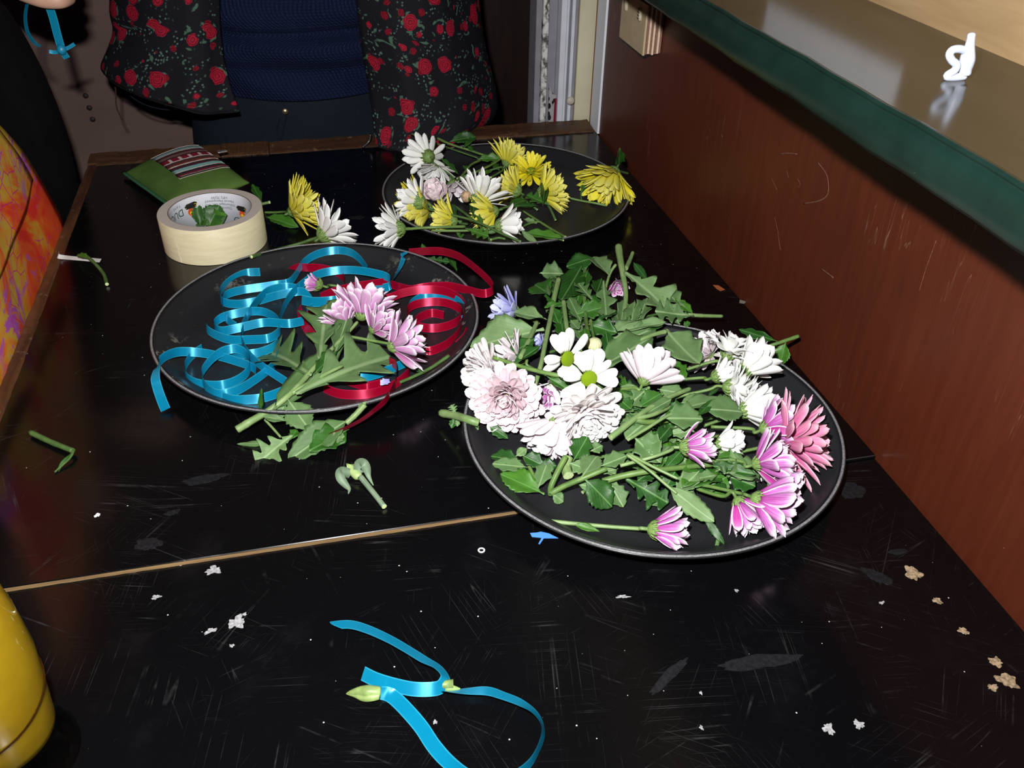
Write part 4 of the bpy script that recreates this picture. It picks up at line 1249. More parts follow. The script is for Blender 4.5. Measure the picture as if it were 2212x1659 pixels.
ribbon('crimson ribbon wound into a round coil', rp(c7, [(1190, 600, 1), (1100, 585, 1), (1010, 620, 1), (985, 660, 1), (1050, 690, 1), (1160, 690, 1), (1270, 655, 2), (1320, 600, 3), (1290, 545, 5), (1200, 510, 6), (1090, 505, 6), (980, 525, 5), (930, 570, 4), (950, 640, 2)]), Rd)
ribbon('crimson ribbon making the wide turn around the coil', rp(c7, [(700, 500, 2), (800, 475, 4), (900, 440, 7), (1040, 418, 9), (1180, 425, 9), (1290, 470, 8), (1345, 540, 6), (1330, 620, 4), (1300, 720, 2), (1220, 800, 1), (1120, 850, 1), (1060, 855, 1)]), Rd)
ribbon('crimson ribbon edge rising at the tray rim', rp(c7, [(1280, 800, 1), (1330, 750, 6), (1355, 690, 12)], 3), Rd, width=0.005)
ribbon('crimson ribbon running behind the lilac flowers', rp(c7, [(310, 470, 2), (400, 430, 3), (520, 400, 3), (640, 380, 3), (770, 362, 2)]), Rd)
ribbon('crimson ribbon tail hanging over the rim onto the leaves', rp(c7, [(800, 935, 6), (845, 960, 8), (850, 1030, 10), (830, 1110, 13), (780, 1200, 17), (700, 1275, 14, 20), (600, 1350, 8, 30), (460, 1420, 2, 35), (310, 1470, -2, 40)]), Rd, cut=1)
ribbon('crimson ribbon lying along the worn tray below the big leaf', rp(c7, [(330, 1120, 0), (430, 1160, 0), (560, 1170, 0), (700, 1155, 0), (830, 1100, 0), (930, 1020, 1), (945, 960, 2)]), Rd)
ribbon('crimson ribbon twist hanging left of the lilac flowers', rp(c7, [(150, 545, 7, 30), (165, 600, 6, 40), (190, 660, 4, 50), (235, 730, 2, 60), (290, 770, 1, 70)]), Rd)
ribbon('crimson ribbon turn under the lilac flowers', rp(c7, [(215, 600, 2), (280, 590, 2), (340, 560, 3), (430, 540, 2)]), Rd, width=0.011)
ribbon('crimson ribbon scrap under the big lobed leaf', rp(c7, [(480, 1060, 2), (560, 1090, 2), (640, 1110, 2), (740, 1090, 1)]), Rd)

# ribbon bow piece on the near board, with two flower tips
zf = -0.0038
c8 = crop(650, 1300, 3.6867)
ribbon('turquoise ribbon bent into a hook on the near board', rp(c8, [(495, 570, 0, 42), (600, 620, 1, 40), (750, 665, 1, 38), (900, 695, 1, 38), (1050, 695, 1, 36), (1120, 670, 1, 34), (1150, 600, 3, 40), (1090, 520, 5, 50), (980, 460, 6, 60), (850, 380, 5, 62), (700, 295, 4, 65), (520, 215, 4, 70), (380, 180, 4, 75), (230, 195, 4, 80)]), B, zs=zf, width=0.0102, cut=1)
ribbon('turquoise ribbon looping off the near edge of the photo', rp(c8, [(635, 725, 0, 25), (690, 735, 0, 40), (750, 770, 1, 65), (850, 870, 2, 72), (960, 1000, 2, 75), (1060, 1150, 2, 68), (1180, 1280, 1, 45), (1330, 1380, 1, 20), (1500, 1430, 1, 10), (1680, 1390, 1, 5), (1820, 1290, 1, 5), (1900, 1150, 2, 5), (1930, 1020, 3, 15), (1870, 890, 5, 40), (1740, 800, 4, 60), (1600, 745, 3, 65), (1480, 710, 2, 70), (1330, 712, 1, 60), (1180, 715, 0, 40), (1120, 718, 0, 30)]), B, zs=zf, width=0.0100)
# ---------------------------------------------------------------- near tray: flowers beside the wall
T0 = 0.0075   # tray floor
# greenery of the far end of the heap
G1 = M_STEM; GP = M_STEMP; GD = M_STEMD
sprig('leafy green sprig with a thick cut stem pointing at the far tray', [
    ([(1336, 532, 0.050), (1340, 560, 0.046), (1346, 595, 0.040), (1352, 640, 0.030), (1345, 700, 0.022)], 0.0046, GP, 0.5),
    ([(1367, 545, 0.040), (1360, 563, 0.038), (1352, 580, 0.038)], 0.0022, GP, 1.3),
    ([(1330, 572, 0.044), (1318, 590, 0.040), (1308, 625, 0.034), (1305, 660, 0.030)], 0.0018, GP, 0.7)], [
    ((1348, 588, 0.044), (1462, 668, 0.040), 84, 'p', 'lobed', 0, -10),
    ((1318, 598, 0.042), (1282, 552, 0.040), 40, 'p', 'oval', 1, 10),
    ((1303, 606, 0.040), (1310, 684, 0.034), 46, 'p', 'lobed', 1, 5),
    ((1368, 566, 0.040), (1398, 604, 0.030), 15, 'd', 'narrow', 0, 20),
    ((1350, 640, 0.030), (1342, 706, 0.026), 34, 'p', 'oval', 0, -20),
    ((1372, 650, 0.030), (1362, 700, 0.026), 30, 'p', 'serrate', 1, 10),
    ((1400, 640, 0.030), (1380, 690, 0.026), 36, 'p', 'oval', 2, 0)])
sprig('dark leafed green sprig behind the cut stems', [
    ([(1265, 560, 0.030), (1262, 620, 0.030), (1266, 690, 0.034), (1272, 725, 0.042)], 0.0026, G1, 0.8)], [
    ((1288, 556, 0.040), (1228, 570, 0.036), 38, 'd', 'serrate', 0, 10),
    ((1258, 572, 0.036), (1214, 650, 0.030), 52, 'd', 'serrate', 1, -5),
    ((1272, 578, 0.034), (1243, 655, 0.028), 38, 'd', 'oval', 0, 15),
    ((1282, 650, 0.038), (1252, 618, 0.038), 32, 'p', 'lobed', 2, 0),
    ((1312, 662, 0.036), (1252, 676, 0.034), 42, 'd', 'oval', 1, -10),
    ((1226, 636, 0.034), (1252, 688, 0.030), 26, 'p', 'oval', 2, 10),
    ((1230, 640, 0.028), (1224, 600, 0.028), 30, 'p', 'oval', 0, 0),
    ((1300, 600, 0.030), (1288, 640, 0.028), 34, 'd', 'oval', 2, 0),
    ((1270, 700, 0.046), (1330, 720, 0.042), 40, 'd', 'oval', 0, 10),
    ((1264, 705, 0.044), (1262, 760, 0.040), 22, 'd', 'oval', 1, 0),
    ((1308, 712, 0.044), (1318, 770, 0.038), 30, 'd', 'serrate', 0, 0),
    ((1290, 690, 0.036), (1330, 668, 0.034), 32, 'd', 'oval', 1, -20),
    ((1240, 690, 0.028), (1262, 740, 0.024), 24, 'p', 'oval', 0, 0)])
sprig('straight pale stem cut square, standing over the dark leaves', [
    ([(1207, 602, 0.046), (1198, 640, 0.044), (1192, 672, 0.044), (1180, 730, 0.050), (1168, 790, 0.050), (1150, 850, 0.044)], 0.0030, GP, 0.72)], [
    ((1212, 654, 0.046), (1178, 666, 0.044), 18, 'd', 'oval', 0, 10),
    ((1192, 664, 0.046), (1208, 700, 0.040), 30, 'd', 'oval', 2, -10),
    ((1182, 690, 0.044), (1106, 672, 0.034), 32, 'p', 'oval', 1, 0),
    ((1176, 712, 0.044), (1022, 742, 0.026), 74, 'p', 'serrate', 0, 0),
    ((1186, 640, 0.030), (1182, 612, 0.030), 10, 'p', 'narrow', 0, 0)])
sprig('short square-cut stem rising among the leaves next to the bud', [
    ([(1217, 650, 0.048), (1222, 690, 0.048), (1228, 735, 0.048)], 0.0026, GP, 0.9)], [
    ((1212, 686, 0.040), (1218, 735, 0.036), 34, 'd', 'oval', 1, 5),
    ((1232, 690, 0.032), (1250, 715, 0.030), 26, 'p', 'oval', 0, 0)])
sprig('short slanting stem with two dark leaves above the ivory pompon', [
    ([(1160, 696, 0.042), (1144, 732, 0.044), (1124, 772, 0.044)], 0.0026, GP, 0.9)], [
    ((1160, 728, 0.046), (1098, 768, 0.040), 34, 'd', 'oval', 2, 0),
    ((1176, 742, 0.044), (1106, 788, 0.038), 26, 'd', 'oval', 0, 10)])
sprig('smooth green stem lying across the pompons', [
    ([(1066, 772, 0.062), (1120, 790, 0.064), (1180, 806, 0.066), (1225, 814, 0.066), (1250, 818, 0.064)], 0.0021, G1, 1.0)], [
    ((1180, 812, 0.062), (1238, 850, 0.052), 24, 'd', 'oval', 1, 0)])
sprig('pale leaf stalk lying towards the wall', [
    ([(1560, 683, 0.030), (1520, 682, 0.034), (1486, 680, 0.038)], 0.0019, GP, 1.2)], [
    ((1500, 682, 0.038), (1418, 676, 0.042), 58, 'p', 'lobed', 1, 0),
    ((1500, 680, 0.034), (1462, 652, 0.034), 20, 'd', 'oval', 0, 0),
    ((1486, 692, 0.030), (1482, 706, 0.026), 14, 'd', 'oval', 1, 0),
    ((1470, 660, 0.036), (1440, 632, 0.036), 36, 'p', 'oval', 2, 0)])
sprig('large pale leaf with a long cut stalk beside the white daisies', [
    ([(1438, 716, 0.052), (1408, 724, 0.052), (1370, 740, 0.050)], 0.0026, GP, 0.7)], [
    ((1420, 720, 0.050), (1296, 800, 0.044), 66, 'p', 'oval', 1, 0),
    ((1442, 696, 0.044), (1338, 710, 0.044), 24, 'p', 'narrow', 0, 10),
    ((1436, 700, 0.040), (1376, 708, 0.040), 22, 'd', 'narrow', 1, 0),
    ((1380, 690, 0.036), (1330, 726, 0.034), 42, 'p', 'serrate', 0, 0),
    ((1425, 704, 0.040), (1350, 735, 0.034), 46, 'p', 'oval', 0, 0)])
sprig('broad pale leaf lying under the white cluster', [
    ([(1440, 712, 0.040), (1452, 728, 0.040)], 0.0018, GP, 1.0)], [
    ((1438, 712, 0.042), (1508, 796, 0.036), 74, 'p', 'oval', 2, 0),
    ((1440, 780, 0.026), (1480, 820, 0.020), 40, 'd', 'oval', 1, 0)])
sprig('stem with two dark leaves reaching over the rim to the wall', [
    ([(1725, 726, 0.046), (1690, 738, 0.042), (1655, 750, 0.036), (1618, 766, 0.026)], 0.0021, G1, 0.85)], [
    ((1682, 738, 0.042), (1606, 714, 0.034), 22, 'd', 'oval', 0, -35),
    ((1698, 738, 0.042), (1684, 786, 0.020), 32, 'd', 'serrate', 1, 20)])
sprig('chewed cut stem with tiny leaves across the tray rim', [
    ([(953, 892, 0.010), (985, 898, 0.020), (1010, 906, 0.028), (1034, 914, 0.026)], 0.0040, GP, 1.0)], [
    ((985, 895, 0.022), (975, 876, 0.026), 20, 'p', 'lobed', 0, 0),
    ((982, 902, 0.018), (976, 924, 0.010), 16, 'd', 'oval', 1, 0),
    ((990, 902, 0.020), (988, 920, 0.012), 10, 'p', 'oval', 0, 0),
    ((1030, 912, 0.024), (1026, 932, 0.016), 14, 'p', 'oval', 2, 0)])

# the green middle of the heap
sprig('forked green stem running through the middle of the heap', [
    ([(1318, 946, 0.040), (1345, 925, 0.044), (1372, 904, 0.046), (1412, 876, 0.046), (1450, 856, 0.044), (1490, 840, 0.040)], 0.0030, GP, 0.75),
    ([(1372, 904, 0.046), (1410, 896, 0.046), (1450, 878, 0.042)], 0.0022, GP, 0.8),
    ([(1370, 906, 0.044), (1400, 912, 0.042), (1448, 908, 0.038)], 0.0028, G1, 0.8)], [
    ((1404, 836, 0.048), (1350, 878, 0.044), 48, 'p', 'lobed', 2, 0),
    ((1432, 848, 0.048), (1388, 872, 0.046), 34, 'd', 'serrate', 0, 0),
    ((1452, 862, 0.048), (1398, 890, 0.046), 22, 'p', 'narrow', 1, 0),
    ((1338, 862, 0.046), (1362, 886, 0.042), 36, 'd', 'oval', 1, 0),
    ((1480, 872, 0.046), (1448, 886, 0.044), 28, 'd', 'oval', 2, 0),
    ((1380, 900, 0.044), (1352, 915, 0.040), 30, 'd', 'oval', 0, 10),
    ((1420, 840, 0.036), (1470, 850, 0.036), 40, 'p', 'serrate', 1, 0),
    ((1360, 890, 0.036), (1390, 930, 0.032), 40, 'p', 'oval', 2, 0)])
sprig('long pale leaf stalk slanting across the middle of the heap', [
    ([(1356, 950, 0.048), (1400, 924, 0.052), (1442, 898, 0.054), (1490, 876, 0.052)], 0.0016, GP, 0.9)], [
    ((1470, 884, 0.054), (1558, 858, 0.048), 30, 'p', 'narrow', 0, 0),
    ((1432, 904, 0.052), (1516, 902, 0.050), 62, 'p', 'oval', 1, 0),
    ((1508, 898, 0.052), (1538, 868, 0.050), 16, 'd', 'narrow', 1, 0),
    ((1370, 945, 0.046), (1424, 996, 0.042), 60, 'p', 'oval', 0, 0),
    ((1384, 948, 0.048), (1428, 966, 0.046), 44, 'p', 'oval', 2, 20)])
sprig('notched pale leaf in front of the white cluster', [
    ([(1512, 878, 0.046), (1524, 880, 0.048)], 0.0014, GP)], [
    ((1516, 884, 0.050), (1604, 884, 0.046), 52, 'p', 'serrate', 0, 0),
    ((1470, 870, 0.044), (1530, 862, 0.044), 26, 'p', 'narrow', 1, 0),
    ((1528, 858, 0.046), (1552, 838, 0.048), 8, 'd', 'narrow', 0, 0)])
sprig('dark glossy leaves behind the small purple flower', [
    ([(1400, 955, 0.034), (1440, 930, 0.034), (1470, 915, 0.032)], 0.0018, G1)], [
    ((1452, 918, 0.046), (1410, 966, 0.042), 32, 'd', 'oval', 0, 0),
    ((1478, 968, 0.040), (1440, 1006, 0.036), 26, 'd', 'narrow', 0, 0),
    ((1430, 968, 0.040), (1420, 1008, 0.034), 28, 'd', 'serrate', 1, 0),
    ((1500, 930, 0.040), (1450, 936, 0.038), 34, 'p', 'oval', 1, 0),
    ((1460, 940, 0.034), (1400, 950, 0.034), 34, 'd', 'oval', 2, 0),
    ((1440, 985, 0.032), (1500, 1000, 0.030), 34, 'p', 'oval', 0, 0),
    ((1545, 990, 0.040), (1602, 980, 0.038), 14, 'd', 'narrow', 1, 0),
    ((1530, 1004, 0.036), (1624, 1028, 0.030), 30, 'd', 'oval', 1, 0),
    ((1560, 1000, 0.030), (1612, 1012, 0.026), 22, 'p', 'oval', 0, 0)])
sprig('bent green stem with small leaves at its elbow', [
    ([(1222, 986, 0.034), (1204, 1020, 0.026), (1190, 1052, 0.018), (1190, 1068, 0.016)], 0.0027, G1, 1.0),
    ([(1190, 1066, 0.016), (1215, 1052, 0.022), (1262, 1032, 0.032), (1310, 1012, 0.038)], 0.0027, G1, 0.9)], [
    ((1192, 1066, 0.017), (1217, 1082, 0.012), 24, 'p', 'serrate', 0, 0),
    ((1196, 1064, 0.018), (1212, 1062, 0.016), 11, 'p', 'oval', 1, 0),
    ((1256, 1032, 0.034), (1290, 980, 0.036), 40, 'p', 'serrate', 1, 0),
    ((1262, 1034, 0.034), (1322, 1090, 0.018), 54, 'd', 'serrate', 2, 0),
    ((1318, 1044, 0.024), (1346, 1092, 0.012), 44, 'p', 'oval', 1, 0),
    ((1296, 1008, 0.036), (1352, 984, 0.040), 36, 'p', 'oval', 0, 0),
    ((1336, 1012, 0.030), (1300, 1022, 0.030), 26, 'p', 'oval', 2, 0),
    ((1230, 1000, 0.026), (1268, 1012, 0.026), 40, 'p', 'oval', 0, 0),
    ((1245, 1046, 0.020), (1290, 1052, 0.018), 22, 'p', 'serrate', 1, 10)])
sprig('thick cut stub of stem under the pompons', [
    ([(1228, 1028, 0.020), (1222, 1008, 0.022), (1228, 988, 0.026)], 0.0050, GP, 0.9),
    ([(1258, 1064, 0.012), (1275, 1050, 0.014), (1292, 1040, 0.018)], 0.0016, G1, 1.0)], [
    ((1238, 996, 0.034), (1266, 952, 0.038), 46, 'd', 'oval', 0, 0),
    ((1275, 975, 0.034), (1300, 962, 0.036), 30, 'p', 'oval', 1, 0)])
sprig('straight stem with a big dark leaf over the tray floor', [
    ([(1302, 1040, 0.026), (1345, 1028, 0.030), (1400, 1018, 0.034), (1470, 1010, 0.034), (1540, 1003, 0.034)], 0.0030, G1, 0.8),
    ([(1302, 1040, 0.026), (1312, 1052, 0.022)], 0.0022, G1, 0.8)], [
    ((1352, 1034, 0.026), (1438, 1084, 0.014), 74, 'd', 'lobed', 0, 0),
    ((1398, 1060, 0.014), (1424, 1094, 0.010), 40, 'p', 'oval', 1, 0),
    ((1312, 1048, 0.022), (1336, 1052, 0.018), 20, 'p', 'oval', 0, 0),
    ((1460, 1016, 0.030), (1440, 1050, 0.022), 44, 'd', 'oval', 2, 0),
    ((1420, 1012, 0.030), (1380, 1036, 0.026), 40, 'd', 'oval', 1, 0),
    ((1400, 990, 0.028), (1350, 1004, 0.028), 46, 'p', 'oval', 0, 0),
    ((1512, 1016, 0.034), (1462, 1066, 0.024), 42, 'p', 'oval', 1, 0),
    ((1502, 1066, 0.024), (1468, 1048, 0.026), 30, 'd', 'oval', 0, 0),
    ((1494, 1036, 0.030), (1546, 1026, 0.030), 26, 'p', 'oval', 2, 0),
    ((1560, 1035, 0.024), (1500, 1046, 0.022), 24, 'p', 'oval', 0, 0)])
sprig('long notched leaf drooping to the tray floor on a thin stalk', [
    ([(1354, 982, 0.050), (1400, 1014, 0.048), (1440, 1048, 0.040), (1462, 1066, 0.036)], 0.0014, GP, 0.9),
    ([(1360, 982, 0.050), (1410, 1008, 0.050), (1464, 1034, 0.046)], 0.0014, GP, 0.9)], [
    ((1436, 1044, 0.040), (1534, 1124, 0.020), 40, 'p', 'serrate', 1, 0),
    ((1518, 1112, 0.022), (1562, 1172, 0.010), 16, 'd', 'serrate', 0, 20),
    ((1556, 1160, 0.011), (1545, 1187, 0.009), 9, 'p', 'narrow', 0, 30)])
sprig('bunch of round leaves on the tray floor under the pompons', [
    ([(1128, 978, 0.016), (1142, 1006, 0.016), (1164, 1050, 0.014)], 0.0018, G1)], [
    ((1126, 996, 0.020), (1062, 984, 0.014), 34, 'd', 'oval', 1, 0),
    ((1142, 1010, 0.022), (1066, 1000, 0.016), 34, 'p', 'oval', 2, 0),
    ((1176, 1068, 0.014), (1084, 1022, 0.016), 46, 'd', 'serrate', 0, 0),
    ((1162, 1056, 0.018), (1184, 992, 0.024), 38, 'p', 'oval', 0, 0),
    ((1128, 984, 0.022), (1172, 1004, 0.020), 36, 'd', 'oval', 2, 0),
    ((1114, 986, 0.022), (1136, 968, 0.026), 18, 'p', 'serrate', 1, 0),
    ((1170, 1010, 0.020), (1200, 1005, 0.022), 34, 'd', 'oval', 0, 0),
    ((1055, 920, 0.020), (1095, 945, 0.014), 26, 'd', 'oval', 1, 0)])
low = []
for i in range(90):
    x = 1250 + (i * 53) % 330; y = 800 + (i * 37) % 230
    low.append(((x, y, 0.014 + 0.0042 * (i % 7)), (x + 66 * math.cos(i * 2.1), y + 40 * math.sin(i * 2.1), 0.014 + 0.006 * (i % 5)), 56, 'pd'[i % 2], ('oval', 'serrate', 'lobed')[i % 3], i % 3, 0))
for i in range(48):
    x = 1165 + (i * 41) % 290; y = 590 + (i * 29) % 200
    if x > 1375 and y < 660: continue
    low.append(((x, y, 0.010 + 0.004 * (i % 5)), (x + 50 * math.cos(i * 1.7), y + 34 * math.sin(i * 1.7), 0.010 + 0.004 * (i % 4)), 46, 'pd'[i % 2], ('oval', 'serrate', 'lobed')[i % 3], i % 3, 0))
anch = [((1290, 830), 'low leafy sprig under the white daisies'), ((1420, 850), 'low leafy sprig under the blush white flower'), ((1550, 900), 'low leafy sprig under the white cluster'), ((1310, 985), 'low leafy sprig under the bent green stem'),
        ((1470, 990), 'low leafy sprig under the small purple flower'), ((1240, 660), 'low leafy sprig under the dark leafed one'), ((1370, 690), 'low leafy sprig under the thick cut stem'), ((1190, 760), 'low leafy sprig between ivory pompon and daisies')]
sets = [[] for _ in anch]
for lf in low:
    k = min(range(len(anch)), key=lambda q: (anch[q][0][0] - lf[0][0]) ** 2 + 1.6 * (anch[q][0][1] - lf[0][1]) ** 2)
    sets[k].append(lf)
for (p, lb), ls in zip(anch, sets):
    sprig(lb, [([(p[0] - 60, p[1] + 12, 0.013), (p[0], p[1], 0.015), (p[0] + 60, p[1] - 14, 0.013)], 0.0018, GD)], ls)
bud = sprig('round pale green bud behind the white daisies', [([(1276, 690, 0.050), (1280, 715, 0.050), (1284, 734, 0.052)], 0.0016, G1)], [], name='flower_bud', cat='bud')
tbd = NT('ribbed pale bud')
bu, bv, _ = tbd.uv()
rb = tbd.math('ABSOLUTE', tbd.math('SUBTRACT', tbd.math('FRACT', tbd.math('ADD', tbd.math('MULTIPLY', bv, 14.0), tbd.math('MULTIPLY', bu, 1.5))), 0.5))
tbd.bump(rb, 0.7, 0.0008)
M_BUD = tbd.set(tbd.mix(tbd.step(rb, 0.12, 0.0), (0.62, 0.64, 0.36), (0.34, 0.40, 0.14)), 0.55, 0.3)
def ball(parent, p, rpx, mat, ax=None, sq=0.9, name='bud_head'):
    P = at(*p); R = px2m(P, rpx)
    V = []; F = []; UV = []
    n, m = 20, 9
    for i in range(m + 1):
        th = math.pi * i / m
        for j in range(n):
            a = 2 * math.pi * j / n
            V.append((math.sin(th) * math.cos(a), math.sin(th) * math.sin(a), sq * math.cos(th))); UV.append((i / m, j / n))
    for i in range(m):
        for j in range(n):
            F.append((i * n + j, i * n + (j + 1) % n, (i + 1) * n + (j + 1) % n, (i + 1) * n + j))
    me = recalc(mk_mesh(name, V, F, mat, None, UV))
    me.transform(Matrix.Translation(P) @ frame(ax or Vector((0, 0, 1)), 0).to_4x4() @ Matrix.Scale(R, 4))
    return wadd(name, me, parent)
ball(bud, (1284, 744, 0.052), 17, M_BUD, view_dir(100, 40))

# flowers
flower('open white daisy with green centre, uppermost of the two', 'daisy', (1272, 818, 0.074), 300, 72, 70, [(1300, 840, 0.050), (1330, 870, 0.030)], disc=0.27, cal=0.16)
flower('open white daisy with green centre, half hidden behind the other', 'daisy', (1225, 775, 0.064), 340, 56, 68, [(1240, 790, 0.045), (1280, 830, 0.025)], disc=0.27, cal=0.16)
flower('large blush white flower seen from its back beside the daisies', 'blush', (1390, 824, 0.050), 62, -18, 88, [(1370, 838, 0.045), (1325, 842, 0.035)], cal=0.16, leaves=[((1380, 838, 0.044), (1336, 836, 0.040), 14, 'p', 'narrow', 0, 0)])
flower('big pale pink pompon, the roundest flower on the tray', 'pompon', (1092, 858, 0.034), 250, 76, 92, [(1120, 840, 0.020), (1180, 800, 0.015)], calyx=True, cal=0.2)
flower('ivory pompon turned to the ribbon tray', 'ivory', (1062, 806, 0.036), 196, 30, 78, [(1090, 800, 0.030), (1140, 780, 0.02)])
flower('pale pink pompon drooping below the white daisy', 'ivory', (1262, 888, 0.046), 285, 50, 86, [(1255, 860, 0.040), (1262, 830, 0.030)])
flower('blush pompon lying face down on the tray', 'blush', (1203, 908, 0.036), 248, -2, 92, [(1212, 890, 0.034), (1225, 865, 0.028)], lift=4)
flower('wilted blush flower behind the ivory pompon', 'blushs', (1118, 772, 0.036), 165, 5, 66, [(1140, 790, 0.03), (1180, 810, 0.02)], skip=0.3)
flower('white flower squeezed under the slanting stem', 'white', (1196, 826, 0.036), 275, 25, 52, [(1200, 810, 0.03), (1210, 780, 0.02)], skip=0.25)
flower('white flower deep between the pompons', 'white', (1140, 822, 0.022), 250, 30, 44, None, skip=0.2)
flower('purple striped flower deep between pompon and daisy', 'purple', (1190, 842, 0.022), 225, 20, 50, None)
flower('crimson bud hidden in the far greenery', 'purplec', (1332, 610, 0.016), 280, 40, 34, None)
flower('lilac blue flower leaning against the pale leaf', 'blue', (1114, 672, 0.030), 172, 18, 62, [(1130, 680, 0.026), (1165, 700, 0.022)])
flower('tiny lilac blue flower under the pale stems', 'blue', (1172, 742, 0.022), 160, 20, 26, None)
# white cluster by the wall
flower('white curly flower with petals bent back, top of the white cluster', 'curly', (1570, 768, 0.052), 62, 8, 72, [(1545, 780, 0.044), (1484, 798, 0.034)], cal=0.22)
flower('shaded mauve white flower behind the curly one', 'blushs', (1534, 766, 0.028), 150, 30, 58, None)
flower('white flower of the cluster with its green calyx towards the leaves', 'tulip', (1545, 814, 0.040), 18, 0, 54, [(1520, 816, 0.036), (1470, 820, 0.030)], cal=0.26)
flower('white flower at the middle of the cluster', 'curly', (1572, 836, 0.046), 355, 10, 68, [(1530, 842, 0.042), (1470, 856, 0.034), (1400, 880, 0.026)], cal=0.25)
flower('white flower of the cluster leaning to the wall', 'tulip', (1608, 802, 0.044), 42, 4, 84, [(1585, 820, 0.040), (1560, 840, 0.034)], cal=0.2)
flower('white flower tucked under the cluster beside the wall', 'white', (1596, 806, 0.026), 65, 10, 64, None)
flower('white flower low in the cluster above the purple ones', 'tulip', (1604, 888, 0.036), 12, 0, 84, [(1575, 900, 0.030), (1520, 920, 0.022)], cal=0.2)
flower('white flower fallen open at the lower end of the cluster', 'curly', (1590, 842, 0.040), 320, 14, 60, None, cal=0.2)
flower('white flower low between two purple flowers', 'tulip', (1548, 960, 0.030), 10, 8, 66, [(1525, 962, 0.026), (1470, 980, 0.020)], cal=0.27)
flower('white flower on the tray floor under the purple ones', 'white', (1604, 1000, 0.018), 285, 20, 62, None)
# purple and pink flowers
flower('large dusty pink flower on the rim side of the purple ones', 'pink', (1692, 954, 0.034), 8, 16, 120, [(1650, 965, 0.024), (1580, 980, 0.018)], cal=0.18)
flower('purple flower with white edged petals, next to the white cluster', 'purple', (1652, 926, 0.044), 20, -2, 80, [(1620, 926, 0.040), (1536, 922, 0.034)], cal=0.21)
flower('purple flower with white edged petals, between two purple ones', 'purple', (1636, 1002, 0.044), 14, 6, 88, [(1605, 998, 0.040), (1560, 992, 0.036), (1480, 1000, 0.028)], cal=0.2)
flower('pale mauve purple flower opening wide to the near rim', 'purple', (1634, 1078, 0.040), 338, -6, 98, [(1600, 1066, 0.036), (1540, 1052, 0.030), (1505, 1046, 0.026)], cal=0.19)
flower('deep magenta flower drooping beside the pale mauve one', 'purplec', (1596, 1084, 0.032), 305, 10, 78, [(1560, 1072, 0.028), (1506, 1056, 0.022)], cal=0.22)
flower('purple flower squeezed between the pink and mauve ones', 'purple', (1668, 1046, 0.030), 350, 5, 74, None)
flower('small purple flower lying on the green leaves', 'purplec', (1480, 966, 0.052), 2, 4, 72, [(1450, 972, 0.052), (1420, 984, 0.050), (1386, 994, 0.046), (1340, 1006, 0.042)], smat=M_STEMP, cal=0.26)
flower('single small purple flower alone on the tray floor', 'purplec', (1412, 1144, 0.020), 354, -2, 80, [(1380, 1142, 0.014), (1320, 1138, 0.011), (1250, 1132, 0.011), (1187, 1126, 0.012)], smat=M_STEMP, cal=0.25, sr=0.0019, leaves=[((1240, 1133, 0.012), (1292, 1146, 0.010), 15, 'd', 'narrow', 0, 0)])

# ---------------------------------------------------------------- ribbon tray: lilac spray with lobed leaves
sp = empty('flower_spray', Matrix.Translation(at(512, 928, 0.004)), 'spray of lilac flowers with big lobed leaves across the ribbons', 'flower spray')
stem(sp, [(512, 928, 0.010), (545, 908, 0.016), (585, 884, 0.024), (630, 848, 0.032), (690, 782, 0.036), (745, 725, 0.038), (772, 696, 0.040)], 0.0040, GP, 0.45)
stem(sp, [(630, 850, 0.032), (690, 815, 0.036), (740, 790, 0.038)], 0.0026, GP, 0.6, cut=False)
stem(sp, [(745, 725, 0.038), (800, 735, 0.036), (838, 742, 0.036)], 0.0016, G1, 0.9, cut=False)
for k, (p, a, t_, rr) in enumerate((((781, 682, 0.042), 78, -6, 84), ((848, 748, 0.040), 24, -4, 86), ((806, 712, 0.034), 40, 4, 66), ((748, 700, 0.034), 118, 6, 62))):
    P = at(*p); SEED[0] += 1
    head(sp, P, view_dir(a, t_), px2m(P, rr), 'lilac', SEED[0], cal=0.19, sub=True)
for lf in [((640, 852, 0.036), (846, 744, 0.030), 128, 'p', 'lobed', 0, 0), ((672, 812, 0.036), (572, 736, 0.024), 104, 'p', 'lobed', 1, 0), ((690, 775, 0.036), (704, 676, 0.030), 96, 'p', 'lobed', 2, 0),
           ((588, 884, 0.028), (742, 728, 0.040), 52, 'p', 'narrow', 0, 0), ((676, 810, 0.036), (722, 766, 0.034), 30, 'd', 'oval', 1, 0), ((622, 862, 0.030), (664, 924, 0.014), 52, 'p', 'serrate', 0, 0), ((616, 868, 0.026), (602, 906, 0.016), 22, 'p', 'oval', 0, 0),
           ((568, 900, 0.020), (614, 906, 0.018), 18, 'p', 'narrow', 1, 0), ((562, 890, 0.020), (568, 840, 0.030), 12, 'd', 'narrow', 0, 40), ((720, 772, 0.036), (752, 690, 0.036), 36, 'p', 'oval', 2, 0)]:
    put_leaf(sp, *lf, vary=False)
flower('small closed purple bud among the blue ribbons', 'purplec', (688, 615, 0.020), 165, 10, 34, [(710, 616, 0.012), (730, 618, 0.010)], cal=0.42, lift=18)
sprig('thin green stem lying inside the worn tray rim', [([(970, 768, 0.020), (930, 795, 0.014), (890, 815, 0.012), (864, 826, 0.012)], 0.0019, GD, 0.9)], [((912, 800, 0.014), (892, 798, 0.016), 8, 'd', 'narrow', 0, 0)])
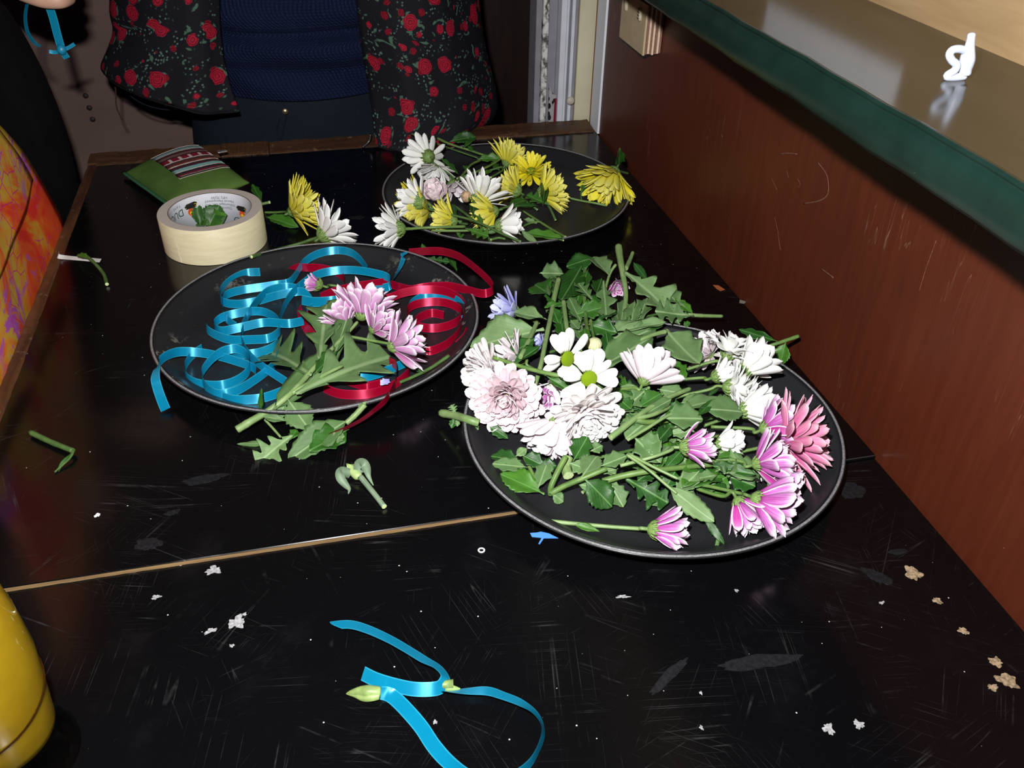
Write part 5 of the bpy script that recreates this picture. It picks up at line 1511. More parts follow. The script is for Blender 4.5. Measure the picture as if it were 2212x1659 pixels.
sprig('wide notched leaf on the table below the ribbon tray', [([(788, 874, 0.026), (768, 896, 0.018), (748, 914, 0.012)], 0.0030, GP, 0.9)], [
    ((760, 902, 0.014), (630, 982, 0.006), 56, 'p', 'serrate', 1, 0), ((756, 925, 0.006), (672, 976, 0.004), 60, 'd', 'oval', 0, 0), ((740, 930, 0.010), (722, 958, 0.005), 26, 'p', 'oval', 2, 0), ((774, 888, 0.020), (790, 868, 0.028), 12, 'p', 'narrow', 0, 0)])
sprig('three-lobed leaf under the cut lilac stem', [([(572, 906, 0.010), (592, 928, 0.010), (606, 944, 0.008)], 0.0014, GP)], [
    ((632, 940, 0.008), (560, 990, 0.005), 66, 'p', 'lobed', 2, 0), ((575, 958, 0.006), (514, 957, 0.004), 12, 'p', 'narrow', 0, 0), ((628, 950, 0.006), (640, 930, 0.006), 20, 'd', 'oval', 0, 0)])
pb = empty('petal_scrap', Matrix.Translation(at(832, 826, 0.012)), 'single pale blue petal lying on a red ribbon', 'petal')
put_leaf(pb, (842, 818, 0.020), (822, 834, 0.020), 18, 'p', 'oval', 0, 0, name='petal_blade')
for o in pb.children:
    o.data = o.data.copy(); o.data.materials.clear(); o.data.materials.append(PM['blue'][0]); o.data.materials.append(PM['blue'][1])
sprig('dark leaf on the table behind the worn tray', [([(905, 556, 0.004), (920, 548, 0.008)], 0.0012, GD)], [((915, 556, 0.006), (968, 568, 0.004), 20, 'd', 'lobed', 0, 0), ((918, 545, 0.008), (912, 528, 0.014), 10, 'd', 'narrow', 0, 0), ((965, 545, 0.004), (985, 580, 0.003), 14, 'd', 'oval', 0, 0)])

# ---------------------------------------------------------------- far tray
c5 = crop(780, 260, 3.568)
def c5z(x, y, z): return (*c5(x, y), z)
def L5(bx, by, bz, tx, ty, tz, w, side, kind='oval', var=0, roll=0): return (c5z(bx, by, bz), c5z(tx, ty, tz), w / 3.568, side, kind, var, roll)
flower('white flower seen from behind at the shirt hem', 'slim', c5z(520, 282, 0.050), 150, -52, 58, [c5z(560, 330, 0.040), c5z(720, 440, 0.026)], cal=0.26, smat=GD)
flower('white flower hanging over the pink ball', 'white', c5z(590, 350, 0.040), 262, 10, 46, None, calyx=False, skip=0.35)
flower('pale pink ball-shaped flower among the white ones', 'ball', c5z(585, 600, 0.026), 100, 60, 44, None)
flower('faded pink white flower with drooping petals', 'blushs', c5z(705, 490, 0.034), 285, 8, 52, [c5z(760, 460, 0.030), c5z(980, 350, 0.026)], smat=GD, cal=0.24)
flower('large white flower upright in the middle of the far tray', 'slim', c5z(915, 615, 0.036), 68, -2, 72, [c5z(890, 660, 0.030), c5z(860, 740, 0.020)], smat=GD, cal=0.27)
flower('white flower with big green calyx over the yellow one', 'slim', c5z(450, 630, 0.038), 158, -14, 58, [c5z(540, 690, 0.036), c5z(860, 770, 0.034), c5z(1080, 870, 0.030), c5z(1230, 935, 0.026)], smat=GD, cal=0.32)
flower('yellow flower spread flat under the white ones', 'yellow', c5z(520, 690, 0.018), 188, 12, 84, None)
flower('yellow flower beside the long white stem', 'yellow', c5z(710, 775, 0.024), 176, 0, 60, [c5z(760, 790, 0.022), c5z(820, 800, 0.016)], smat=GD, cal=0.24)
flower('yellow flower with its petals closed, in front of the white one', 'yellow', c5z(1030, 700, 0.026), 196, 0, 66, [c5z(1080, 680, 0.026), c5z(1200, 650, 0.026), c5z(1330, 640, 0.024)], smat=GD, cal=0.2)
flower('white flower drooping at the rim of the far tray', 'tulip', c5z(1062, 812, 0.034), 8, -4, 58, [c5z(1000, 835, 0.030), c5z(800, 850, 0.028), c5z(545, 850, 0.028)], smat=G1, cal=0.24)
flower('white flower hanging outside the far tray on a long stem', 'slim', c5z(300, 838, 0.020), 184, -4, 66, [c5z(350, 838, 0.024), c5z(480, 828, 0.030), c5z(640, 822, 0.030), c5z(800, 818, 0.026)], smat=M_STEM, cal=0.28, sr=0.002)
flower('open yellow flower showing its face', 'yellowf', c5z(1310, 395, 0.048), 100, 60, 52, [c5z(1260, 450, 0.034), c5z(1200, 500, 0.024)], disc=0.20)
flower('yellow flower half hidden behind the open yellow one', 'yellow', c5z(1120, 330, 0.026), 58, 0, 58, [c5z(1080, 360, 0.024), c5z(980, 390, 0.020)], smat=GD)
flower('yellow flower fanned out under two dark leaves', 'yellow', c5z(1390, 570, 0.032), 18, -6, 66, [c5z(1430, 640, 0.030), c5z(1500, 770, 0.016)], smat=GD, cal=0.24, leaves=[L5(1400, 660, 0.040, 1420, 500, 0.040, 64, 'd', 'oval', 0), L5(1450, 650, 0.036, 1290, 590, 0.036, 110, 'd', 'lobed', 1)])
flower('yellow flower lying between the open one and the white one', 'yellow', c5z(1200, 545, 0.030), 150, 0, 60, [c5z(1240, 600, 0.028), c5z(1360, 690, 0.020)], smat=GD, cal=0.26, leaves=[L5(1130, 670, 0.034, 1270, 600, 0.034, 76, 'd', 'serrate', 0), L5(1200, 660, 0.034, 1350, 650, 0.030, 44, 'd', 'oval', 1)])
flower('yellow flower alone at the wall side of the far tray', 'yellow', c5z(1950, 395, 0.048), 236, 10, 88, [c5z(1985, 385, 0.040), c5z(2060, 410, 0.026)], smat=GD, cal=0.18, lift=10, leaves=[L5(1985, 360, 0.040, 1992, 212, 0.078, 76, 'd', 'oval', 1), L5(1755, 455, 0.036, 1700, 545, 0.026, 50, 'd', 'oval', 2)])
sprig('thin stem pointing from the yellow flowers to the wall', [([c5z(1890, 656, 0.012), c5z(1790, 635, 0.014), c5z(1700, 620, 0.014), c5z(1580, 592, 0.016)], 0.0018, G1), ([c5z(1700, 618, 0.014), c5z(1694, 560, 0.022), c5z(1715, 500, 0.030)], 0.0010, GD)], [L5(1600, 600, 0.018, 1550, 570, 0.022, 40, 'd')])
sprig('forked stem lying to the near rim of the far tray', [([c5z(1575, 900, 0.020), c5z(1470, 840, 0.014), c5z(1375, 780, 0.014), c5z(1250, 700, 0.016)], 0.0018, G1), ([c5z(1375, 780, 0.014), c5z(1310, 790, 0.014), c5z(1240, 820, 0.014)], 0.0016, G1)], [L5(1250, 760, 0.016, 1350, 790, 0.014, 44, 'p')])
sprig('long stems with leaves resting on the far rim', [([c5z(388, 102, 0.036), c5z(480, 140, 0.036), c5z(640, 200, 0.032), c5z(900, 290, 0.024)], 0.0016, GD), ([c5z(590, 138, 0.040), c5z(680, 180, 0.036), c5z(820, 225, 0.030), c5z(1050, 290, 0.024), c5z(1240, 245, 0.030)], 0.0020, G1)], [
    L5(680, 165, 0.038, 875, 118, 0.044, 84, 'd', 'serrate', 0), L5(780, 215, 0.034, 880, 150, 0.034, 40, 'd', 'oval', 1), L5(820, 200, 0.032, 860, 240, 0.030, 40, 'd', 'oval', 0), L5(890, 300, 0.028, 1075, 292, 0.028, 76, 'd', 'oval', 2), L5(610, 290, 0.040, 740, 405, 0.030, 44, 'd', 'oval', 1), L5(1000, 320, 0.024, 1060, 380, 0.022, 50, 'd', 'oval', 0)])
sprig('pair of curved stems in the middle of the far tray', [([c5z(745, 470, 0.030), c5z(800, 400, 0.030), c5z(850, 340, 0.030), c5z(925, 305, 0.028)], 0.0019, G1), ([c5z(740, 450, 0.026), c5z(880, 400, 0.028), c5z(1000, 345, 0.028), c5z(1100, 280, 0.028)], 0.0019, G1), ([c5z(1000, 440, 0.022), c5z(1100, 380, 0.022), c5z(1190, 300, 0.022)], 0.0016, GD)], [
    L5(930, 420, 0.022, 1010, 380, 0.022, 40, 'd'), L5(850, 400, 0.020, 790, 360, 0.020, 40, 'd'), L5(1150, 420, 0.022, 1200, 320, 0.022, 36, 'd')])
sprig('dark leaves along the near rim of the far tray', [([c5z(720, 660, 0.026), c5z(830, 740, 0.026), c5z(930, 830, 0.022), c5z(1000, 935, 0.022)], 0.0018, GD), ([c5z(1000, 920, 0.024), c5z(1060, 905, 0.024), c5z(1110, 915, 0.024)], 0.0016, G1), ([c5z(735, 850, 0.024), c5z(750, 880, 0.022)], 0.0014, GD)], [
    L5(800, 830, 0.032, 975, 900, 0.028, 104, 'd', 'lobed', 0), L5(860, 610, 0.034, 870, 730, 0.034, 60, 'd', 'oval', 1), L5(880, 700, 0.032, 935, 800, 0.030, 36, 'd', 'oval', 0), L5(700, 640, 0.030, 730, 730, 0.028, 44, 'd', 'oval', 2), L5(1060, 850, 0.028, 960, 880, 0.026, 34, 'p', 'oval', 0), L5(735, 840, 0.024, 760, 900, 0.020, 28, 'd'), L5(790, 870, 0.020, 770, 910, 0.018, 24, 'd')])
sprig('folded bright green leaf touching the drooping white flower', [([c5z(1560, 925, 0.026), c5z(1500, 910, 0.024), c5z(1400, 880, 0.022)], 0.0012, G1)], [L5(1232, 850, 0.030, 1350, 940, 0.026, 44, 'p', 'narrow', 0, 20), L5(1250, 855, 0.026, 1540, 925, 0.026, 84, 'd', 'oval', 1)])
db = sprig('dried tan bud in a dark green calyx', [([c5z(870, 570, 0.036), c5z(850, 565, 0.038)], 0.0026, GD)], [L5(850, 570, 0.040, 830, 540, 0.044, 30, 'd'), L5(855, 590, 0.038, 830, 620, 0.038, 30, 'd')], name='flower_bud', cat='bud')
ball(db, c5z(812, 586, 0.038), 13, plain('dry tan petals', (0.42, 0.29, 0.17), 0.8, 0.2, var=0.35, scale=300, bump=0.8), view_dir(190, 20))

# left of the far tray, on the table
c4 = crop(240, 280, 3.95)
def c4z(x, y, z): return (*c4(x, y), z)
flower('yellow flower lying on the table beside the tape roll', 'yellow', c4z(1545, 700, 0.022), 22, 4, 82, [c4z(1500, 702, 0.014), c4z(1400, 706, 0.006), c4z(1310, 706, 0.004)], smat=G1, cal=0.16, leaves=[(c4z(1320, 745, 0.004), c4z(1570, 810, 0.006), 24, 'd', 'serrate', 0, 0), (c4z(1520, 660, 0.02), c4z(1510, 720, 0.02), 8, 'd', 'oval', 0, 0)])
flower('white flower lying on the table against the yellow one', 'slim', c4z(1815, 900, 0.024), 36, -6, 80, [c4z(1750, 925, 0.020), c4z(1600, 975, 0.012), c4z(1450, 1015, 0.010), c4z(1196, 1086, 0.030)], smat=GD, sr=0.0022, cal=0.26)
sprig('dark leaf behind the tape roll', [([c4z(1352, 620, 0.012), c4z(1300, 632, 0.008), c4z(1260, 645, 0.004)], 0.0022, GP)], [(c4z(1290, 620, 0.006), c4z(1215, 500, 0.010), 18, 'd', 'oval', 1, 0)])
lt = empty('leaf_pair', Matrix.Translation(TC + Vector((0, 0, 0.001))), 'two dark serrated leaves standing inside the tape roll', 'leaf')
c9 = crop(320, 390, 8.193)
for b, t_, w, kd, v_ in (((930, 820, 0.008), (856, 420, 0.036), 22, 'serrate', 0), ((1080, 800, 0.010), (1240, 450, 0.032), 40, 'serrate', 1), ((780, 760, 0.008), (1060, 700, 0.012), 34, 'oval', 2), ((1000, 800, 0.008), (1400, 640, 0.020), 40, 'oval', 1), ((770, 800, 0.008), (790, 520, 0.022), 24, 'serrate', 0)):
    put_leaf(lt, (*c9(b[0], b[1]), b[2]), (*c9(t_[0], t_[1]), t_[2]), w, 'd', kd, v_, 0)

# ---------------------------------------------------------------- loose bits on the table
pod = empty('stem_piece', Matrix.Translation(at(800, 1060, 0.0)), 'hollow carnation calyx with two curled leaves on a grey green stem', 'stem')
c3 = crop(700, 970, 11.06)
def c3z(x, y, z): return (*c3(x, y), z)
M_GG = stem_mat('grey green carnation stem', (0.13, 0.20, 0.12), (0.20, 0.27, 0.18))
stem(pod, [c3z(1440, 1375, 0.0030), c3z(1250, 1130, 0.0032), c3z(1050, 880, 0.0035), c3z(880, 670, 0.0045)], 0.0024, M_GG, 1.15, nodes=False)
V = []; F = []
P0 = at(*c3z(850, 680, 0.005)); P1 = at(*c3z(560, 400, 0.007))
ax = (P1 - P0); Lp = ax.length; fr = frame(ax, 0.4)
prof = [(0.0026, 0.0), (0.0042, 0.10), (0.0046, 0.28), (0.0042, 0.5), (0.0044, 0.8), (0.0050, 1.0)]
n = 16
for side in (1, 0.80):
    for rr, f in prof:
        for j in range(n):
            a = 2 * math.pi * j / n
            cut = 1.0 - 0.30 * (f == 1.0) * (0.5 + 0.5 * math.sin(5 * a))
            V.append(P0 + fr @ Vector((rr * side * math.cos(a), rr * side * math.sin(a), f * cut * Lp)))
mrow = len(prof)
for s in range(2):
    for i in range(mrow - 1):
        for j in range(n):
            a = (s * mrow + i) * n + j; b = (s * mrow + i) * n + (j + 1) % n
            F.append((a, b, b + n, a + n))
for j in range(n):
    F.append(((mrow - 1) * n + j, (mrow - 1) * n + (j + 1) % n, (2 * mrow - 1) * n + (j + 1) % n, (2 * mrow - 1) * n + j))
wadd('calyx_tube', recalc(mk_mesh('calyx_tube', V, F, stem_mat('yellow green calyx tube', (0.22, 0.34, 0.10), (0.36, 0.44, 0.20)))), pod)
def strap_leaf(parent, pts, w0, mat, name='curled_leaf'):
    Q = [at(*p) for p in catmull(pts, 6)]
    V = []; F = []
    m = len(Q)
    for i, p in enumerate(Q):
        t = (Q[min(i + 1, m - 1)] - Q[max(i - 1, 0)]).normalized()
        s = t.cross((CAM - p).normalized()).normalized()
        f = i / (m - 1)
        w = w0 * (0.35 + 0.65 * math.sin(math.pi * min(1, 0.25 + f * 0.75)) ) * (1 - f ** 3) + 0.0004
        nn = t.cross(s)
        for a in (-1, 0, 1):
            V.append(p + s * a * w + nn * (0.25 * w * abs(a)))
        for a in (1, 0, -1):
            V.append(p + s * a * w + nn * (0.25 * w * abs(a)) - nn * 0.0003)
    for i in range(m - 1):
        for k in range(6):
            F.append((i * 6 + k, i * 6 + (k + 1) % 6, i * 6 + 6 + (k + 1) % 6, i * 6 + 6 + k))
    return wadd(name, mk_mesh(name, V, F, mat), parent)
M_GL = plain('grey green leaf', (0.13, 0.19, 0.12), 0.5, 0.3, var=0.2, scale=120)
strap_leaf(pod, [c3z(830, 560, 0.008), c3z(850, 380, 0.014), c3z(940, 370, 0.016), c3z(1020, 480, 0.012), c3z(1070, 660, 0.006), c3z(1180, 870, 0.002)], 0.0050, M_GL)
strap_leaf(pod, [c3z(640, 600, 0.006), c3z(500, 550, 0.010), c3z(400, 560, 0.011), c3z(400, 700, 0.008), c3z(520, 860, 0.004), c3z(600, 960, 0.002), c3z(580, 1070, 0.001)], 0.0044, M_GL)
sprig('bent green stem piece on the table corner by the lipping', [([(66, 934, 0.004), (110, 955, 0.004), (158, 974, 0.005)], 0.0028, GD, 0.9), ([(158, 974, 0.005), (150, 990, 0.004), (118, 1020, 0.0015)], 0.0016, GD, 0.5)], [((160, 975, 0.006), (118, 1020, 0.001), 10, 'd', 'narrow', 0, 30)], name='stem_piece', cat='stem')
sprig('small hooked green stem over the twist tie', [([(231, 614, 0.003), (224, 592, 0.004), (206, 570, 0.008), (186, 553, 0.009), (170, 551, 0.006)], 0.0022, GD, 0.9)], [((196, 560, 0.010), (166, 550, 0.008), 14, 'd', 'oval', 0, 0)], name='stem_piece', cat='stem')
V, F, UV = ribbon_piece([(128, 546, 3, 20), (126, 553, 1.5, 30), (140, 556, 0, 60), (175, 559, 0, 70), (217, 563, 0, 70)], 6, 0.0005, 0.006)
tag(add('twist_tie', mk_mesh('twist_tie', V, F, plain('white plastic strip', (0.50, 0.50, 0.48), 0.5), None, UV)), 'bent white plastic strip at the table lipping', 'strip')
# blue scrap, eyelet and chips
def flat_scrap(name, pts, z, mat, label, cat, th=0.0004):
    P = [at(a, b, z) for a, b in pts]
    n = len(P)
    V = [tuple(p) for p in P] + [(p.x, p.y, p.z + th) for p in P]
    F = [tuple(range(n))[::-1], tuple(range(n, 2 * n))] + [(i, (i + 1) % n, n + (i + 1) % n, n + i) for i in range(n)]
    return tag(add(name, recalc(mk_mesh(name, V, F, mat, smooth=False))), label, cat)
flat_scrap('tape_scrap', [(1145, 1152), (1160, 1151), (1168, 1149), (1186, 1153), (1206, 1163), (1175, 1163), (1166, 1176), (1163, 1175), (1170, 1162), (1149, 1160)], -0.0037, M_BLUEP, 'torn scrap of blue tape beside the flower tray', 'tape')
flat_scrap('leaf_flake', [(1540, 616), (1552, 617), (1566, 626), (1556, 629), (1548, 624)], 0.0006, plain('orange brown flake', (0.30, 0.075, 0.02), 0.7), 'orange brown flake near the mahogany wall', 'flake')
flat_scrap('chip', [(1598, 648), (1612, 652), (1608, 656), (1597, 654)], 0.0003, plain('pale chip', (0.16, 0.14, 0.11), 0.7), 'pale chip at the foot of the mahogany wall', 'chip')
V = []; F = []
for i in range(20):
    a = 2 * math.pi * i / 20
    for rr, z in ((0.0030, 0), (0.0031, 0.0006), (0.0019, 0.0008), (0.0016, 0)):
        V.append((rr * math.cos(a), rr * math.sin(a), z))
for i in range(20):
    for k in range(4):
        F.append((i * 4 + k, ((i + 1) % 20) * 4 + k, ((i + 1) % 20) * 4 + (k + 1) % 4, i * 4 + (k + 1) % 4))
o = tag(add('eyelet', recalc(mk_mesh('eyelet', V, F, plain('white eyelet', (0.72, 0.72, 0.70), 0.4)))), 'tiny white ring on the near board', 'ring')
o.location = at(1040, 1189, -0.0037)
# flower tips caught by the ribbon on the near board
tipm = empty('bud_tip', Matrix.Translation(at(790, 1495, zf)), 'pointed pale green bud tip at the end of the blue ribbon', 'bud')
def c8z(x, y, z): return (*c8(x, y), z + zf)
M_TIP = plain('pale green bud tip', (0.19, 0.27, 0.085), 0.45, 0.35, var=0.3, scale=90)
P = [at(*q) for q in catmull([c8z(632, 722, 0.004), c8z(600, 720, 0.0045), c8z(540, 715, 0.005), c8z(470, 715, 0.004), c8z(400, 725, 0.003), c8z(358, 733, 0.002)], 4)]
V, F, UV = tube_geo(P, [0.0042 * q for q in (0.85, 0.95, 1.0, 1.02, 1.04, 1.05, 1.06, 1.08, 1.1, 1.08, 1.0, 0.95, 0.88, 0.8, 0.7, 0.6, 0.5, 0.4, 0.28, 0.16, 0.04)], 10)
wadd('bud_cap', mk_mesh('bud_cap', V, F, M_TIP), tipm)
strap_leaf(tipm, [c8z(620, 750, 0.006), c8z(560, 760, 0.006), c8z(500, 765, 0.005), c8z(440, 750, 0.004), c8z(370, 735, 0.003)], 0.0024, M_TIP, 'sepal')
tip2 = empty('bud_tip', Matrix.Translation(at(978, 1480, zf)), 'cut pale green stem end caught under the blue ribbon hook', 'stem')
P = [at(*c8z(1030, 665, 0.003)), at(*c8z(1130, 660, 0.0035)), at(*c8z(1215, 655, 0.004))]
V, F, UV = tube_geo(P, [0.002, 0.0030, 0.0034], 10)
wadd('stem_end', mk_mesh('stem_end', V, F, M_TIP), tip2)
strap_leaf(tip2, [c8z(1150, 690, 0.003), c8z(1210, 690, 0.0035), c8z(1268, 692, 0.002)], 0.0022, M_TIP, 'sepal')
# ---------------------------------------------------------------- people
def skin_body(name, parent, joints, bones, mat, root=0):
    """one continuous body: joints (x, y, z, radius), bones as index pairs"""
    me = bpy.data.meshes.new(name)
    me.from_pydata([j[:3] for j in joints], bones, [])
    me.materials.append(mat)
    o = bpy.data.objects.new(name, me)
    COL.objects.link(o)
    md = o.modifiers.new('skin', 'SKIN')
    md.use_smooth_shade = True
    for i, j in enumerate(joints):
        sv = me.skin_vertices[0].data[i]
        sv.radius = (j[3], j[4] if len(j) > 4 else j[3])
        sv.use_root = (i == root)
    sb = o.modifiers.new('smooth', 'SUBSURF')
    sb.levels = 1; sb.render_levels = 2
    if parent:
        o.parent = parent
        o.matrix_parent_inverse = parent.matrix_world.inverted()
    return o
M_SKIN = plain('skin', (0.42, 0.25, 0.18), 0.5, 0.35, var=0.06, scale=40)
M_HAIR = plain('dark brown hair', (0.03, 0.018, 0.01), 0.5, 0.3, bump=0.5, scale=300)
def arm(J, Bn, sh, pts, fingers):
    """pts: joints after the shoulder; fingers: list of chains from the palm"""
    prev = sh
    for p in pts:
        J.append(p); Bn.append((prev, len(J) - 1)); prev = len(J) - 1
    for ch in fingers:
        q = prev
        for p in ch:
            J.append(p); Bn.append((q, len(J) - 1)); q = len(J) - 1
def loft(rings, n=40, th0=0.0, th1=2 * math.pi):
    """rings: (z, cx, cy, rx, ry, power)"""
    V = []; F = []; UV = []
    for (z, cx, cy, rx, ry, pw) in rings:
        for j in range(n):
            a = 2 * math.pi * j / n
            c, s = math.cos(a), math.sin(a)
            k = (abs(c) ** pw + abs(s) ** pw) ** (-1 / pw)
            V.append((cx + rx * c * k, cy + ry * s * k, z)); UV.append((a * 0.5 * (rx + ry), z))
    for i in range(len(rings) - 1):
        for j in range(n):
            F.append((i * n + j, i * n + (j + 1) % n, (i + 1) * n + (j + 1) % n, (i + 1) * n + j))
    return V, F, UV
def catm_rings(R, k=5): return [tuple(r) for r in catmull(R, k)]

# ---- person behind the table in the open floral shirt
p1 = empty('person', Vector((0.02, 1.70, FLOOR_Z)), 'person in open floral shirt, navy knitted jumper and dark jeans behind the table', 'person')
J = [(0.02, 1.71, 0.02, 0.13, 0.10), (0.02, 1.71, 0.20, 0.12, 0.09), (0.02, 1.715, 0.36, 0.14, 0.095), (0.02, 1.715, 0.47, 0.08, 0.06), (0.02, 1.705, 0.53, 0.05), (0.02, 1.69, 0.62, 0.075, 0.088), (0.02, 1.695, 0.71, 0.062, 0.075),
     (-0.15, 1.715, 0.44, 0.055), (0.19, 1.715, 0.44, 0.055), (-0.075, 1.71, -0.10, 0.085), (0.115, 1.71, -0.10, 0.085)]
Bn = [(0, 1), (1, 2), (2, 3), (3, 4), (4, 5), (5, 6), (3, 7), (3, 8), (0, 9), (0, 10)]
for s, hip in ((-1, 9), (1, 10)):
    x0 = 0.02 + s * 0.10
    q = hip
    for p in ((x0, 1.70, -0.42, 0.058), (x0, 1.73, -0.80, 0.042), (x0, 1.70, -0.86, 0.040), (x0, 1.60, -0.875, 0.030)):
        J.append(p); Bn.append((q, len(J) - 1)); q = len(J) - 1
for s, sh in ((-1, 7), (1, 8)):
    cx = 0.02
    arm(J, Bn, sh, [(cx + s * 0.26, 1.72, 0.30, 0.043), (cx + s * 0.17, 1.58, 0.36, 0.034), (cx + s * 0.11, 1.53, 0.40, 0.028, 0.018), (cx + s * 0.07, 1.51, 0.42, 0.034, 0.017)],
        [[(cx + s * (0.055 - 0.0), 1.492 + 0.0, 0.425 + 0.018 * (f - 1.5), 0.0085), (cx + s * 0.03, 1.487, 0.425 + 0.018 * (f - 1.5), 0.008), (cx + s * 0.02, 1.50, 0.42 + 0.018 * (f - 1.5), 0.007)] for f in range(4)] + [[(cx + s * 0.10, 1.50, 0.44, 0.010), (cx + s * 0.07, 1.485, 0.47, 0.0085)]])
J.append((0.02, 1.60, 0.635, 0.014)); Bn.append((5, len(J) - 1))
skin_body('body', p1, J, Bn, M_SKIN)
V, F = lathe_geo([(0.0005, 0.80), (0.06, 0.79), (0.098, 0.74), (0.108, 0.67), (0.104, 0.60), (0.09, 0.54), (0.075, 0.545)], 28)
V = [(x + 0.02, y * 1.05 + 1.705 + (0.035 if y > -0.04 else 0.05 * (z < 0.70)), z + (0.06 if (y < -0.03 and z < 0.72) else 0)) for x, y, z in V]
wadd('hair', mk_mesh('hair', V, F, M_HAIR), p1)
# jeans
tj = NT('dark blue denim')
jn = tj.noise(tj.coord('Object', scale=(1, 1, 6)), 240, 3)
jl = tj.noise(tj.coord('Object'), 7, 3)
tj.bump(jn, 0.4, 0.0004)
M_JEAN = tj.set(tj.mix(tj.step(tj.math('ADD', tj.math('MULTIPLY', jn, 0.5), tj.math('MULTIPLY', jl, 0.5)), 0.3, 0.7), (0.0045, 0.008, 0.014), (0.0095, 0.015, 0.023)), 0.85, 0.15)
hip = catm_rings([(0.115, 0.02, 1.71, 0.185, 0.125, 2.3), (0.05, 0.02, 1.71, 0.20, 0.135, 2.3), (-0.02, 0.015, 1.71, 0.213, 0.14, 2.4), (-0.10, 0.01, 1.71, 0.215, 0.135, 2.5), (-0.16, 0.01, 1.71, 0.205, 0.125, 2.6)])
g1 = loft(hip)
gl = []
for s in (-1, 1):
    gl.append(loft(catm_rings([(-0.10, 0.015 + s * 0.105, 1.71, 0.102, 0.118, 2.2), (-0.25, 0.015 + s * 0.11, 1.71, 0.092, 0.102, 2.2), (-0.45, 0.015 + s * 0.11, 1.71, 0.075, 0.082, 2), (-0.70, 0.015 + s * 0.11, 1.72, 0.065, 0.072, 2), (-0.865, 0.015 + s * 0.11, 1.71, 0.068, 0.078, 2)])))
V, F = join_geo(*[(g[0], g[1]) for g in [g1] + gl])
jo = wadd('jeans', mk_mesh('jeans', V, F, M_JEAN), p1)
def tube_part(name, pts, r, mat, parent, n=8):
    V, F, UV = tube_geo(catmull([tuple(p) for p in pts], 6), r, n)
    return wadd(name, mk_mesh(name, V, F, mat, None, UV), parent)
P = on_y(616, 240, 1.566)
V, F = lathe_geo([(0.0001, 0.0), (0.0045, 0.0), (0.006, 0.002), (0.004, 0.004), (0.0001, 0.0045)], 14)
bme = mk_mesh('button', V, F, plain('brass button', (0.62, 0.48, 0.28), 0.3, 0.5, 0.9))
bme.transform(Matrix.Translation(P) @ Matrix.Rotation(math.pi / 2, 4, 'X'))
wadd('button', bme, p1)
tube_part('fly_seam', [on_y(604, 258, 1.566), on_y(597, 280, 1.567), on_y(606, 305, 1.567)], 0.0012, M_JEAN, p1)
tube_part('fly_seam', [on_y(618, 252, 1.566), on_y(612, 280, 1.567), on_y(606, 303, 1.567)], 0.0012, M_JEAN, p1)
for dx in (0, 1):
    tube_part('pocket_seam', [on_y(282, 200 + 8 * dx, 1.60), on_y(310, 215 + 10 * dx, 1.585), on_y(350, 228 + 8 * dx, 1.57), on_y(390, 228 + 8 * dx, 1.565)], 0.0011, M_JEAN, p1)
# jumper
tn = NT('navy knitted jumper')
u, v, uv = tn.uv()
rib = tn.math('ABSOLUTE', tn.math('SINE', tn.math('MULTIPLY', u, 520.0)))
row = tn.math('ABSOLUTE', tn.math('SINE', tn.math('MULTIPLY', v, 620.0)))
kn = tn.math('MULTIPLY', rib, tn.math('ADD', 0.5, tn.math('MULTIPLY', row, 0.5)))
nv_ = tn.noise(tn.coord('Object'), 16, 4)
spk = tn.step(tn.noise(tn.coord('Object'), 420, 2), 0.62, 0.75)
cc = tn.mix(kn, (0.0035, 0.0065, 0.024), (0.009, 0.015, 0.050))
cc = tn.mix(tn.math('MULTIPLY', spk, 0.5), cc, (0.045, 0.055, 0.11))
cc = tn.mix(tn.math('MULTIPLY', tn.step(nv_, 0.35, 0.7), 0.35), cc, (0.009, 0.014, 0.042))
tn.bump(kn, 0.8, 0.0025)
M_KNIT = tn.set(cc, 0.9, 0.1)
rings = catm_rings([(0.050, 0.02, 1.70, 0.192, 0.147, 2.4), (0.075, 0.02, 1.70, 0.195, 0.150, 2.4), (0.100, 0.02, 1.70, 0.200, 0.150, 2.4), (0.118, 0.02, 1.70, 0.207, 0.160, 2.4), (0.140, 0.02, 1.70, 0.207, 0.163, 2.4), (0.158, 0.02, 1.70, 0.203, 0.152, 2.4), (0.172, 0.02, 1.70, 0.205, 0.160, 2.4), (0.205, 0.02, 1.70, 0.208, 0.164, 2.4), (0.30, 0.02, 1.70, 0.205, 0.155, 2.4), (0.40, 0.02, 1.71, 0.20, 0.135, 2.4), (0.47, 0.02, 1.71, 0.13, 0.10, 2.2), (0.52, 0.02, 1.71, 0.065, 0.065, 2)], 6)
V, F, UV = loft(rings, 72)
r = random.Random(5)
V = [(x + 0.002 * math.sin(z * 90 + x * 40), y + 0.0035 * math.sin(z * 70 + x * 25 + 1.0), z - 0.006 * math.cos((x - 0.02) * 9)) for x, y, z in V]
wadd('jumper', mk_mesh('jumper', V, F, M_KNIT, None, UV), p1)
